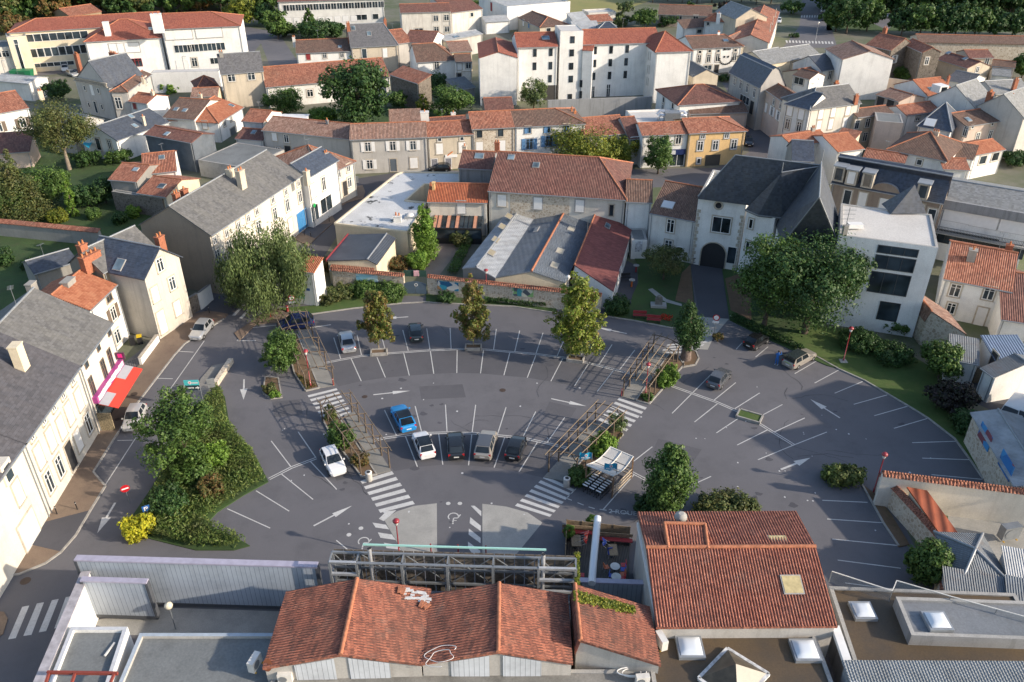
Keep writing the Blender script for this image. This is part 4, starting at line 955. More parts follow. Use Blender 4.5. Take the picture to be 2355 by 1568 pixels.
b=house('brown_valley_house','low house with brown tiles and white dormer wall between slate roofs',(235,690),(385,728),5.5,plWh,rB,R=(340,640),sl=.4)
b.win('f','k',[(285,745)],2.6,1.6)
b=house('low_brown_house','low beige shed with brown roof behind the corner slate house',(385,725),(505,700),5.,plB,rB,'shed',R=(300,640),sl=.3)
b=house('brick_gable_house','old dark brick gable house with red roof stripes',(905,410),(1135,462),7.5,stD,rT,R=(1130,330),sl=.5)
b.win('r','s',[(1160,545)],1.,1.8);b.chim((1080,262),.4,1.,.6,brick,2)
b=house('brick_cross_house','dark brick gable house with red roof nearer to the long wall',(1240,400),(1425,482),8.,stD,rT,R=(1420,400),sl=.45)
b.win('r','w',[(1460,560)],1.,1.8)
b=house('long_ruin_range','very long low range with tiled ridge and bare stone wall under the park trees',(1392,388),(2480,410),6.,stL,rB,'barn',R=(1850,328),sl=.3,gut=False)
b=house('dark_brown_house','low house with dark brown roof, two skylights and pale gable',(1552,542),(1836,628),4.4,plB,rR,R=(1750,512),sl=.36)
b.sky([(1660,487),(1815,540)],1.,1.1);b.win('r','w',[(1925,640)],1.,1.5)
b=house('small_beige_house','small beige house with red roof against the long stone range',(1852,532),(2070,530),5.,plB,rR,R=(1950,462),sl=.34)
b.win('f','w',[(2012,566)],1.1,1.8)
b=house('dormer_house','white house with bright orange roof and boxy white dormer',(1466,882),(1718,854),((1690,1035),(1718,856)),plWh,rO,R=(1500,722),sl=.42)
b.sky([(1495,818)],.9,1.);b.win('f','c',[(1577,967),(1636,962)],.9,2.2);b.chim((1665,705),.4,.5,.4,brick,1)
P=W((1580,812),b.he+2.)-b.B.location;g=MB();Rb=Matrix((b.ex,b.ey,Vector((0,0,1)))).transposed();g.box(P,(2.3,2.4,1.5),0,Rb);g.box(P-b.ey*1.22,(1.4,.05,1.),1,Rb);g.build('dormer',[white,pane],b.B)
b=house('lavender_slate_house','house with steep grey slate roof and pale lavender gable',(1900,992),(2085,925),8.,plW,sP,R=(1960,795),sl=.7,d=9)
b.chim((2050,850),-.3,1.,.9,brick,4)
b=house('big_gable_house','big bare grey gable with pale slate roof at the right edge',(1905,985),(2352,1085),8.,plG,sP,k='x',R=(2168,872),d=14,frac=None)
b.chim((2240,880),-.6,.9,.8,brick,2)
b=house('edge_slate_house','pale slate roof with blue ridge at the right edge behind brick chimneys',(2090,865),(2420,845),7.,plG,sP,R=(2200,740),sl=.4)
b.chim((2285,735),1.,.8,.6,brick,2)
b=house('brown_roof_townhouse','pinkish townhouse with brown roof and one roof window',(1816,1160),(2150,1107),6.5,plP,rB,R=(1930,1010),sl=.34)
b.win('f','w',[(1925,1262),(2040,1242)],1.,1.8);b.win('f','q',[(1880,1168),(2062,1140)],.7,.7);b.sky([(1840,1100)],.9,1.1);b.win('l','w',[(1815,1210)],.9,1.8)
b=house('mansard_skylight_house','blue slate mansard with one large white roof window',(1385,1152),(1680,1202),6.,plW,sB,R=(1545,1038),sl=.8,hip='lr',d=9)
b.sky([(1490,1128)],1.8,1.6,m=white)
b=house('red_ridge_house','white house with plain red roof above the slate mansard',(1272,1062),(1580,1018),6.4,plWh,rT,R=(1390,950),sl=.34)
b.win('f','w',[(1375,1090)],1.,.9)
b=house('beige_terrace','beige rendered terrace with dark window openings behind the slate turret',(820,1078),(1148,1038),6.6,plB,rB,R=(985,985),sl=.3)
b.win('f','w',[(817,1145),(915,1132),(988,1118),(890,1258),(950,1245)],1.1,1.8)
b=house('beige_tower_block','narrow beige block with flat dark roof and drain pipe',(1000,1112),(1245,1132),7.,plP,flatG,k='f',d=6,par=.05)
b=house('orange_corner_house','house with orange lichened roof and old chimney near the side street',(225,1345),(570,1290),6.,plW,rO,R=(420,1210),sl=.3)
b.chim((415,1180),.6,.7,.5,plGd,2)
b=house('orange_wedge_house','house with orange wedge roof behind the brick mansard mansion',(640,1395),(875,1365),6.,plWh,rO,R=(640,1215),sl=.3,d=9)
b=house('red_backyard_roof','low red corrugated tile roof behind the orange wedge roof',(625,1255),(790,1290),6.,plC,rT,R=(720,1205),sl=.3,k='s')
b=house('blue_slate_turret','old blue slate roof with stone chimneys next to the orange wedge roof',(225,1470),(420,1480),6.5,plGd,sB,R=(450,1330),sl=.6,d=7)
b=house('pyramid_brown_house','house with big brown pyramid roof of ribbed tiles',(1105,1372),(1640,1478),6.,plWh,rB,R=(1460,1212),sl=.45,hip='lr')
b.win('f','q',[(1392,1492)],.9,1.);b.chim((1545,1215),.1,1.,.6,plB,3)
b=house('mossy_orange_house','low house with mossy orange roof and lit glazed front',(1900,1424),(2170,1372),4.5,plWh,rO,R=(2020,1290),sl=.34)
b.win('f','k',[(1975,1470),(2090,1440)],1.8,1.6)
b=house('strip_tile_roof','narrow strip of red tile roof behind the brick mansard mansion',(880,1442),(1255,1500),5.,plW,rT,'shed',R=(1050,1392),sl=.3)
b=house('striped_tile_roof','small striped red tile roof in front of the mossy orange house',(1612,1552),(1850,1562),5.,plWh,rT,'shed',R=(1740,1462),sl=.3)
b=house('white_wall_house','white wedge wall building between pyramid roof and mossy orange house',(1700,1440),(1885,1470),5.,plWh,rB,'house',R=(1800,1330),sl=.3,k='s')
b=house('avenue_house','pale sunlit house at the top of the side street beside the far avenue',(0,395),(98,110),7.,plCr,rT,R=(10,30),sl=.35,d=9)
b.win('f','w',[(20,250),(45,190),(70,120)],1.,1.8)
O(1,0)
b=house('terrace_end_house','small white house with orange roof at the left end of the terrace',(-125,1112),(68,1128),5.,plWh,rT,R=(0,1012),sl=.34)
b=house('white_sheet_shed','low shed with bright white sheet roof behind the terrace',(195,1110),(458,1112),3.,plWh,white,'shed',k='s',R=(320,1068),sl=.15)
O(0,0)
b=house('low_maroon_house','low white house with maroon roof and skylight left of the terrace',(2172,1272),(2415,1290),3.5,plWh,rR,R=(2290,1186),sl=.32)
b.sky([(2335,1218)])
O(3,0)
b=house('pink_yard_wall','long pinkish yard wall beside the tall pink-roofed house',(1008,705),(1355,748),2.8,plP,concrete,'wall',k='f',d=.4,par=.01)
b=house('pink_low_house','low building with pink roof and two dark openings behind the slate turret quarter',(1000,870),(1205,935),4.,plP,rP,'shed',R=(1150,822),sl=.25)
b.win('f','d',[(1035,935),(1125,955)],1.8,2.)
b=house('slate_yard_shed','low blue-grey shed in the yard before the dark brown roof',(1640,735),(1850,775),3.,plW,sG,'shed',R=(1740,655),sl=.3)
b=house('low_edge_shed','low brown-roofed shed under the long stone range at the right',(2062,605),(2270,625),3.2,plP,rB,'shed',R=(2160,560),sl=.3)
b=house('pale_edge_shed','low pale shed beside the lone tree at the right edge',(2060,690),(2230,705),3.,plW,sP,'shed',R=(2140,640),sl=.3)
O(0,1)
he=hgt((1470,1560),(1325,982))
b=house('grey_gable_house','grey rendered gable house with blue slate roof, one roof window and brick chimneys',(1325,982),(1645,792),he,plaster('warm_grey_render',(.50,.46,.40),.6),sB,R=(1455,716),k='x',d=8.5,frac=None,ov=.35,og=.3)
b.win('f','w',[(1470,868),(1582,1038)],1.,1.7);b.win('f','c',[(1427,1140),(1632,1268)],1.,1.9);b.win('f','dw',[(1490,1395)],1.1,2.9)
b.sky([(1098,868)],1.1,1.4)
b.chim((820,775),-.5,2.6,.8,brick,4);b.chim((748,685),.4,1.,.7,brick,2);b.chim((1462,610),.2,1.,.7,brick,2)
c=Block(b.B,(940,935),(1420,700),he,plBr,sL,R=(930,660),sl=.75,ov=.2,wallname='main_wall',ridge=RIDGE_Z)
b=house('dark_slate_shed','low dark slate shed behind the grey gable house',(312,945),(700,830),3.,plGd,sD,'shed',R=(600,738),sl=.4)
b=house('garden_wall','long grey garden wall capped with orange tiles',(0,480),(900,568),((905,700),(900,572)),plGd,concrete,'wall',k='f',d=.6,par=.01)
g=MB();Z=b.he;slab(g,[[b.q(-8,-.15,Z),b.q(b.L,-.15,Z),b.q(b.L,.75,Z+.3),b.q(-8,.75,Z+.3)]],.1,0);g.build('coping',[rT],b.B)
g=MB();g.face([b.q(-8,0,-.1),b.q(0,0,-.1),b.q(0,0,Z),b.q(-8,0,Z)]);g.build('wall',[plGd],b.B)
b=house('white_yard_gate','white double gate between grey gable house and long slate street house',(1822,1130),(1935,1045),2.4,white,zinc,'gate',k='f',d=.15,par=.01,gut=False)
b=house('gate_pier_wall','low rough wall left of the white double gate',(1722,1185),(1820,1130),2.3,stD,concrete,'wall',k='f',d=.4,par=.01)
he4=hgt((2030,1140),(1925,590))
L4=house('street_slate_terrace','long cream street terrace with lichened grey slate roof and small attic windows',(1926,590),(2760,40),he4,plCr,sL,'terrace',R=(1850,165),sl=.6,ridge=RIDGE_Z)
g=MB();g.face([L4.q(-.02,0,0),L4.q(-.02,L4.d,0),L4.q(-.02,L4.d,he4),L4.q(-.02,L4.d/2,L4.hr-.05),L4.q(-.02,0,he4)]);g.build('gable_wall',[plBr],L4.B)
L4.win('f','w',[(1972,642),(2082,576),(2192,503),(2280,440)],.8,1.1);L4.win('f','w',[(2000,790),(2108,700),(2212,615)],1.,1.9);L4.win('f','dw',[(2040,1020)],1.1,2.5);L4.win('f','w',[(2100,930)],1.,1.8)
L4.chim((2110,-10),.7,1.,.7,plB,2);L4.chim((2205,5),.9,1.2,.7,plB,2);L4.chim((1615,215),.1,.9,.6,brick,2,);L4.chim((1690,180),.1,1.,.6,brick,1)
O(1,1)
L4.win('f','w',[(152,268),(272,195),(387,115),(5,375)],.8,1.1);L4.win('f','w',[(172,400),(287,318),(402,240)],1.,1.9);L4.win('f','w',[(22,520)],1.1,1.9);L4.win('f','w',[(190,580)],1.,1.9);L4.win('f','c',[(318,505)],1.,2.2);L4.win('f','k',[(428,455)],3.,3.,sur=None,fr=paint('blue_shopfront',(.10,.28,.55),.4),gl=paint('blue_poster',(.05,.2,.42),.3))
b=house('pharmacy_house','white street house with glazed pharmacy front and blue slate roof',(470,60),(742,-100),he4-.3,plWh,sB,R=(330,-60),sl=.6)
b.win('f','c',[(520,190)],1.2,2.2);b.win('f','w',[(620,120)],1.,2.2);b.win('f','k',[(540,390)],2.,2.6,sur=None);b.win('f','k',[(645,310)],3.2,2.5,sur=None)
P,n=b.fpoint('f',(520,318));g=MB();P=P-b.B.location+n*.3;Rb=Matrix((b.ex,b.ey,Vector((0,0,1)))).transposed();g.box(P,(.7,.12,.25),0,Rb);g.box(P,(.25,.13,.7),0,Rb);g.build('green_cross',[paint('green_cross',(.02,.3,.08),.4)],b.B)
b.chim((460,10),.3,.9,.6,plB,1)
O(1,0)
b=house('corner_hip_house','cream corner house with hipped brown tile roof and two chimneys',(660,1600),(900,1488),6.,plCr,rP,R=(500,1335),sl=.4,hip='lr',hx=.8)
b.chim((430,1470),.4,.7,.5,plB,1);b.chim((640,1410),.7,.8,.5,plGd,2);b.win('f','w',[(848,1545),(760,1600)],.9,1.3)
O(1,1)
b.win('f','w',[(858,108),(725,200)],1.,1.7);b.win('f','d',[(818,165)],1.,2.4)
O(0,1)
b=house('narrow_white_house','narrow white house with orange roof, brown shutters and big grey chimney',(824,1284),(1064,1056),((1185,1530),(1066,1056)),plWh,rO,R=(690,970),sl=.42,ov=.15)
b.win('f','w',[(1000,1170)],1.2,1.,fr=brown_paint);b.win('f','sr',[(1040,1315)],1.1,1.7);b.win('f','w',[(1078,1525)],1.2,1.7)
b.chim((620,1012),.4,1.6,.9,plGd,0);b.chim((280,1040),.3,1.1,.7,plGd,0)
O(0,2)
heL=hgt((910,845),(712,225))
Lf=[((712,225),(1005,-167)),((197,942),(712,225)),((-600,2052),(197,942))]
S=house('shop_house','white corner shop house with grey slate roof, red awning and magenta fascia',*Lf[0],heL,plCr,sL,R=(215,-375),sl=.62,ridge=RIDGE_Z)
S.win('f','q',[(790,210),(900,55),(1000,-85)],.8,1.,fr=brown_paint,sur=None);S.win('f','w',[(1015,165),(955,262),(848,425)],.9,2.4,fr=brown_paint,sur=None)
S.chim((135,495-852+400),.3,1.1,.8,plC,0)
T_=house('long_white_house','long white house with closed white shutters and row of tiny attic windows',*Lf[1],heL,plCr,sU,d=S.d,sl=.62,ridge=RIDGE_Z)
T_.win('f','w',[(665,368),(575,500),(490,612),(400,732),(290,882)],.7,.8);T_.win('f','c',[(725,542),(635,668),(562,795),(465,905),(360,1062)],1.05,2.2)
T_.win('f','w',[(810,760),(545,1155),(450,1295)],1.1,2.2);T_.win('f','c',[(718,915)],1.1,2.2);T_.win('f','d',[(648,1055)],1.2,2.9)
U=house('garage_house','white house with dormer, rust lantern and white garage door at the bottom left corner',*Lf[2],heL,plCr,sU,d=S.d,sl=.62,ridge=RIDGE_Z)
U.win('f','c',[(165,1392)],1.05,2.2);U.win('f','g',[(265,1735)],2.6,2.7,sur=stone_trim)
P,n=U.fpoint('f',(45,1180));g=MB();P=P-U.B.location;Rb=Matrix((U.ex,U.ey,Vector((0,0,1)))).transposed();g.box(P-n*.4+Vector((0,0,-.3)),(1.5,1.2,2.),0,Rb);g.box(P+n*.21+Vector((0,0,-.35)),(.9,.05,1.4),1,Rb);g.build('dormer',[plCr,pane],U.B)
Q=lambda s,x,y,z:s.q(x,y,z)
ax0,ax1=.6,S.L-.4
g=MB();g.box(S.q((ax0+ax1)/2,-.25,3.55),(ax1-ax0,.5,.7),0,Matrix((S.ex,S.ey,Vector((0,0,1)))).transposed());fa=g.build('fascia',[paint('magenta_sign',(.34,.05,.22),.5,coat=0)],S.B)
g=MB();random.seed(3);xx=ax0+.3;Rb=Matrix((S.ex,S.ey,Vector((0,0,1)))).transposed()
while xx<ax1-.5:
 w_=random.uniform(.25,.5);h_=random.uniform(.42,.6);g.box(S.q(xx+w_/2,-.52,3.6+random.uniform(-.05,.05)),(w_,.05,h_),0,Rb);xx+=w_+.06
g.build('lettering',[white],S.B)
g=MB();tz=lambda y:3.15-.33*(y)
slab(g,[[S.q(ax0,-.5,3.15),S.q(ax1,-.5,3.15),S.q(ax1,-2.3,2.6),S.q(ax0,-2.3,2.6)]],.06);aw=g.build('awning',[plain('red_awning',(.62,.05,.03),.7,var=.05)],S.B)
g=MB()
for f0,f1 in((.0,.3),(.66,1.)):
 x0,x1=ax0+(ax1-ax0)*f0,ax0+(ax1-ax0)*f1
 g.face([S.q(x0,-.5,3.17),S.q(x1,-.5,3.17),S.q(x1,-1.4,2.895),S.q(x0,-1.4,2.895)])
g.build('awning_panel',[plain('grey_awning',(.34,.34,.37),.7,var=.05)],S.B)
g=MB();g.box(S.q((ax0+ax1)/2,-.06,1.45),(ax1-ax0-.3,.12,2.6),0,Rb);g.build('shopfront',[pane],S.B)
g=MB();P=W((1105,138),4.6)-S.B.location;g.box(P,(.9,.15,.8));g.box(P+Vector((0,-.09,.05)),(.45,.03,.45),1);g.build('projecting_sign',[plain('plum_sign',(.09,.02,.06),.5),paint('pink_sign',(.7,.02,.22),.4)],S.B)
P=W((1110,640),1.2)-S.B.location;g=MB();g.box((S.q(.3,-.8,1.1)),(.15,1.4,2.2),0,Rb);g.build('flower_rack',[plain('flower_rack',(.25,.2,.12),.8,var=.9,scale=9.)],S.B)
O(1,1)
P0=W((1405,790));hz=hgt((1405,790),(1394,567))
pts=[W(p,hz)for p in((725,492),(980,285),(1250,72),(1290,40),(1345,20),(1870,25),(1876,110),(1545,130),(1372,282),(1560,300),(1465,470),(1391,566))]
B=thing('white_flat_building','low building with white L-shaped flat roof and peeling dark patches','building',(pts[0].x,pts[0].y,0))
g=MB();lp=[p-Vector((pts[0].x,pts[0].y,0))for p in pts]
for i in range(len(lp)):
 a,c=lp[i],lp[(i+1)%len(lp)];g.face([(a.x,a.y,-.1),(c.x,c.y,-.1),(c.x,c.y,hz),(a.x,a.y,hz)])
 g.bar((a.x,a.y,hz),(c.x,c.y,hz),.3,.3,0)
g.build('wall',[plC],B)
g=MB();g.face([(p.x,p.y,hz-.02)for p in lp]);g.build('roof',[flatW],B)
P=W((1300,420),hz+.8)-B.location;g=MB();g.box((P.x,P.y,hz+.35),(1.1,.8,.9));g.box((P.x,P.y,hz+.85),(1.3,1.,.12));g.lathe([(.14,0),(.1,.5)],(P.x-.2,P.y,hz+.9),7,1);g.lathe([(.14,0),(.1,.4)],(P.x+.25,P.y,hz+.9),7,1);g.build('chimney',[plW,pot],B)
P=W((1415,412),hz+.3)-B.location;g=MB();g.box((P.x,P.y,hz+.15),(1.5,1.3,.3));g.lathe([(.65,0),(.5,.2),(.2,.3)],(P.x,P.y,hz+.3),10,1);g.build('roof_dome',[zinc,offwhite],B)
b=house('dark_ribbed_roof_house','low cream building with dark blue ribbed metal roof and red edge trim',(662,832),(1106,864),3.4,plC,sheetmetal('dark_ribbed_roof',(.075,.085,.105),.35,rough=.45,metal=.2),'shop',k='x',frac=.83,rise=.55,skew=((1030,832),(1205,598)),ov=.15,ridge=RIDGE_Z)
g=MB();g.bar(b.q(-.2,-.15,b.he+.12),b.q(-.2,b.d+.15,b.he+.12),.12,.35);g.build('verge_trim',[red_paint],b.B)
b=house('low_front_roof','narrow orange tiled lean-to in front of the dark ribbed roof',(690,905),(1075,925),2.6,plC,rT,'shed',k='s',d=2.5,sl=.3)
b=house('orange_house','cream house with orange tiled roof above a glazed veranda',(1582,284),(2122,293),5.4,plCr,tiles('fresh_orange_tiles',[(.30,.08,.035),(.38,.105,.045),(.44,.14,.06)],mossk=.15,weather=.3),R=(1870,126),sl=.36)
b.win('f','c',[(1888,340)],1.2,1.9,sur=grey_trim);b.chim((1632,115),.6,.4,.7,plO,0)
g=MB();q=b.q;vy=-3.2;x0,x1=b.L*.1,b.L*.93
n_=11
for i in range(n_):
 xa,xb=x0+(x1-x0)*i/n_,x0+(x1-x0)*(i+1)/n_
 g.face([q(xa,-.05,3.2),q(xb,-.05,3.2),q(xb,vy,2.5),q(xa,vy,2.5)],1 if i in(0,1,3,5,9)else 0)
 g.bar(q(xa,-.05,3.22),q(xa,vy,2.52),.08,.08,2)
g.bar(q(x0,vy,2.45),q(x1,vy,2.45),.15,.25,2)
for x in(x0,(x0+x1)/2,x1):g.bar(q(x,vy,0),q(x,vy,2.4),.12,.12,2)
g.face([q(x0,vy+.02,.9),q(x1,vy+.02,.9),q(x1,vy+.02,2.3),q(x0,vy+.02,2.3)],0);g.face([q(x0,vy+.02,0),q(x1,vy+.02,0),q(x1,vy+.02,.9),q(x0,vy+.02,.9)],2)
g.build('veranda',[pane,plain('veranda_blind',(.50,.24,.15),.7),black],b.B)
O(1100,60,700)
H_=house('town_hall_wing','long two-storey rubble and render hall with big red tiled roof and closed white shutters',(410,1398),(1556,1474),7.2,plCr,rR,'hall',R=(960,1106),sl=.42,hip='r',hx=.6)
H_.sky([(598,1122),(808,1188)],.9,1.);H_.chim((1382,1185),-.9,.8,.6,brick,1)
b=house('hall_annex','grey concrete annex with red roof and large roof window left of the hall',(160,1208),(434,1220),7.,conc_wall,rR,'annex',R=(330,1076),sl=.36)
b.sky([(330,1112)],1.3,1.2);b.chim((205,1030),.3,.7,.5,plB,1);b.chim((480,1000),.8,.8,.6,brick,2)
O(1,1)
H_.win('f','c',[(2262,276)],1.3,1.8)
O(2,1)
H_.win('f','c',[(238,302),(622,326)],1.2,1.8,sur=grey_trim);H_.win('f','sl',[(914,366)],.6,1.7,fr=dark)
g=MB();P,n=H_.fpoint('f',(300,300));x0=(P-H_.a).dot(H_.ex)
g.box(H_.q(H_.L*.38,-.004,3.5),(H_.L*.44,.03,6.9),0,Matrix((H_.ex,H_.ey,Vector((0,0,1)))).transposed());g.build('stone_facing',[stL],H_.B)
he6=hgt((1640,855),(1680,472))
b=house('lodge_wing','white lodge with brown tiled roof and one big skylight beside the slate mansion',(1272,396),(1682,472),he6,plW,rB,'lodge',R=(1500,120),sl=.42,ov=.1)
b.sky([(1435,318)],1.6,1.3,m=paint('pale_skylight',(.5,.52,.53),.2));b.win('f','w',[(1458,510),(1437,700)],1.1,2.,sur=stone_trim);b.win('f','q',[(1545,728)],.9,.9,sur=None)
b=house('lodge_link','white link wall with brown roof between the big red hall and lodge',(1052,282),(1285,292),7.,plWh,rB,'lodge',R=(1200,95),sl=.36)
b=house('white_poster_wall','low white wall piece carrying a grey poster beside the red lean-to',(1105,640),(1245,640),3.,plWh,flatG,'wall',k='f',d=4,par=.05)
P,n=b.fpoint('f',(1165,700));g=MB();P-=b.B.location;Rb=Matrix((b.ex,b.ey,Vector((0,0,1)))).transposed();g.box(P+n*.04,(1.,.05,1.6),0,Rb);g.build('poster',[plain('grey_poster',(.45,.46,.48),.6,var=.6,scale=4.)],b.B)
hm=hgt((1640,858),(1715,232))
M_=house('slate_mansion','white mansion with steep dark slate roofs, round window and arched carriage passage',(1717,232),(2158,292),hm,plWh,flatG,'mansion',k='f',d=11,par=.4)
Rb=Matrix((M_.ex,M_.ey,Vector((0,0,1)))).transposed()
M_.win('f','w',[(1925,502)],2.5,2.3,sur=stone_trim)
P,n=M_.fpoint('f',(1900,322));P-=M_.B.location
g=MB();T=Matrix.Translation(P)@Matrix((M_.ex,Vector((0,0,1)),-n)).transposed().to_4x4()
def disc(g,T,r0,r1,z,mi,n_=20):
 for i in range(n_):
  a,c=2*math.pi*i/n_,2*math.pi*(i+1)/n_
  g.face([T@Vector((r0*math.cos(a),r0*math.sin(a),z)),T@Vector((r1*math.cos(a),r1*math.sin(a),z)),T@Vector((r1*math.cos(c),r1*math.sin(c),z)),T@Vector((r0*math.cos(c),r0*math.sin(c),z))],mi)
disc(g,T,.42,.68,-.06,1);disc(g,T,0.001,.43,-.03,0);g.build('round_window',[pane,stone_trim],M_.B)
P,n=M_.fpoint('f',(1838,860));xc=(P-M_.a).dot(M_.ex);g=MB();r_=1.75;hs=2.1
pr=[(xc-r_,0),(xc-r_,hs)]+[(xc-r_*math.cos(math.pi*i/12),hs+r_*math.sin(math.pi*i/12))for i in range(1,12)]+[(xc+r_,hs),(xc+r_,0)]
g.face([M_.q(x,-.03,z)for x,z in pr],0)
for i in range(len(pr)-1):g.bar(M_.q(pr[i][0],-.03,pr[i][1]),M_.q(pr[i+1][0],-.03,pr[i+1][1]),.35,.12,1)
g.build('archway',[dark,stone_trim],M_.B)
M_.win('f','k',[(2018,780)],1.3,2.6,sur=None)
g=MB()
for i in range(16):
 for sx,x in((1,.15),(-1,M_.L-.15)):
  g.box(M_.q(x+sx*(.16 if i%2 else.06),-.012,.25+i*.52),(.5 if i%2 else.32,.05,.46),0,Rb)
g.build('quoins',[stone_trim],M_.B)
c=Block(M_.B,(2158,372),(2420,440),hm-.9,plWh,flatG,d=8,k='f',par=.4,wallname='bay_wall')
c.win('f','sl',[(2198,490),(2168,690)],.6,1.4,sur=stone_trim)
O(3,1)
c=Block(M_.B,(100,700),(668,752),hm-2.2,plWh,flatG,k='f',d=12,par=.4,wallname='tower_wing_wall')
OX,OY,OK=1700*.91963,360*.91963,540/1344*.91963
zr=hm+6.2;ml=M_.B.location
V=lambda x,y,z:W((x,y),z)-ml
e0,e1,r0,r1=V(112,325,hm),V(415,357,hm),V(345,70,zr),V(868,132,zr)
ew=(e1-e0).normalized();en=Vector((-ew.y,ew.x,0));en=en if en.y>0 else-en
dm=(r0-e0).dot(en);k0=e0+en*2*dm;k1=Vector((r1.x,r1.y,hm))+en*dm
zp=hm+5.4;pk=V(632,178,zp);qq=V(862,142,zr-.1);b0,b1,b2=V(405,408,hm-.8),V(485,443,hm-.8),V(636,460,hm-.8)
t0,t1,f0,f1=V(880,112,zr+.4),V(866,335,zr+.4),V(640,622,hm-2.),V(1002,668,hm-2.)
tb=Vector((t0.x,t0.y,hm-2.));wr=(f1-Vector((t1.x,t1.y,f1.z))).dot(ew)
gl,gr=tb-ew*wr,tb+ew*wr
g=MB();slab(g,[[e0,e1,b0,b1,b2,pk,qq,r1,r0][0:2]+[r1,r0],[k1,k0,r0,r1],[k0,e0,r0]],.2)
slab(g,[[b0,b1,pk],[b1,b2,pk],[b2,Vector((qq.x,qq.y,hm-.8)),qq,pk],[b0,pk,qq,e1+(r1-e1)*.55]],.2)
slab(g,[[f0,f1,t1],[f1,gr,t0,t1],[gl,f0,t1,t0],[gr,gl,t0]],.2)
for a,c_ in((r0,r1),(e0,r0),(pk,qq),(t0,t1),(t1,f0),(t1,f1),(b2,qq)):g.tube([a+Vector((0,0,.03)),c_+Vector((0,0,.03))],.09,6,1)
g.tube([t0,t0+Vector((0,0,1.6))],.06,5,1);g.tube([pk,pk+Vector((0,0,1.3))],.05,5,1)
for a,c_ in((e0,e1),(b0,b1),(b1,b2),(f0,f1)):g.bar(a,c_,.2,.14,1)
g.build('slate_roof',[sD,RIDGE_Z],M_.B)
O(3,1)
b=house('modern_white_block','modern white three-storey block with flat roof and vertical glazed column',(660,594),(1568,712),((1000,1460),(1062,645)),plWs,flatC,'building',depthpx=(640,300),k='f',par=.15)
b.wall.data.materials[0]=plaster('modern_render',(.72,.71,.69),.35,dc=(.3,.28,.26))
for(p,w_,h_)in(((1192,742),4.4,1.),((1162,857),4.4,1.75),((1110,1042),4.4,2.75)):b.win('f','k',[p],w_,h_,sur=None,fr=plain('window_dark_frame',(.06,.065,.07),.4))
b.win('f','q',[(760,772),(722,922)],.65,1.4,fr=dark);b.win('f','q',[(1106,1297)],2.3,2.5,sur=None,fr=dark)
g=MB();P=W((800,505),b.he+.3)-b.B.location;g.box(P,(1.7,.9,.5));g.build('roof_light',[white],b.B)
P=W((715,520),b.he+1)-b.B.location;g=MB();g.tube([(P.x,P.y,b.he),(P.x,P.y,b.he+3.4)],.04,5)
for dz in(2.,2.6,3.1):g.bar((P.x-.8,P.y,b.he+dz),(P.x+.8,P.y,b.he+dz),.04,.04)
g.box((P.x,P.y,b.he+.6),(.5,.5,1.2),1);g.build('antenna',[grey_metal,plGd],b.B)
P=W((1265,370),b.he)-b.B.location;g=MB();a=b.q(b.L-1.2,b.d-.4,b.he)
R0=[Vector((P.x+x,P.y+y,b.he))for x,y in((-2.2,-1.),(2.2,-1.),(2.2,2.2),(-2.2,2.2))];ap=Vector((P.x+.6,P.y+.6,b.he+3.2))
for i in range(4):g.face([R0[i],R0[(i+1)%4],ap])
g.build('roof_spire',[sD],b.B)
b=house('brick_mansion','brown brick mansion with slate mansard, white shutters and stone dormers',(592,100),(1612,292),9.,brW,sB,'mansion',R=(1000,-120),k='m',mh=3.2,ms=1.4,ov=.2)
b.win('f','k',[(727,245)],1.1,2.2,gl=pane);b.win('f','c',[(866,268),(1062,305)],1.1,2.1);b.win('f','k',[(1385,372),(1500,418)],1.1,2.1)
for p in((655,30),(770,62),(917,88),(1425,190)):
 P=W(p,b.he+1.5)-b.B.location;g=MB();Rb=Matrix((b.ex,b.ey,Vector((0,0,1)))).transposed();g.box(P+b.ey*.6,(1.5,1.8,2.2),0,Rb);g.box(P-b.ey*.32,(.95,.06,1.7),1,Rb);g.box(P+b.ey*.5+Vector((0,0,1.15)),(1.8,2.,.18),2,Rb);g.build('dormer',[stone_trim,pane if p[0]!=770 else white,zinc],b.B)
P,n=b.fpoint('f',(1075,200));P-=b.B.location;g=MB();T=Matrix.Translation(P+n*.1)@Matrix((b.ex,Vector((0,0,1)),-n)).transposed().to_4x4()
pr=[(-2.,-.9),(2.,-.9)]+[(2.*math.cos(math.pi*i/10),-.2+1.5*math.sin(math.pi*i/10))for i in range(11)]
g.face([T@Vector((x,y,0))for x,y in pr]);g.face([T@Vector((x,y,.5))for x,y in pr])
for i in range(len(pr)):j=(i+1)%len(pr);g.face([T@Vector((*pr[i],0)),T@Vector((*pr[j],0)),T@Vector((*pr[j],.5)),T@Vector((*pr[i],.5))],1)
g.build('pediment',[brW,zinc],b.B)
b=house('old_garage_building','white building with stained parapet, balcony railing and wide dark windows',(1612,325),(2440,470),8.,plWh,sP,'building',R=(1900,130),sl=.25,ov=.1)
b.win('f','c',[(1735,415),(1995,468),(2250,515)],3.6,1.9,sur=None);b.win('f','k',[(1680,618),(1945,668),(2190,728)],4.4,2.,sur=None,fr=dark)
g=MB();
for z in(4.4,5.3):g.bar(b.q(0,-.9,z),b.q(b.L,-.9,z),.07,.07)
for i in range(60):g.bar(b.q(i*b.L/59,-.9,4.4),b.q(i*b.L/59,-.9,5.3),.04,.04)
g.box(b.q(b.L/2,-.45,4.3),(b.L,.95,.15),1,Matrix((b.ex,b.ey,Vector((0,0,1)))).transposed());g.build('balcony',[grey_metal,concrete],b.B)
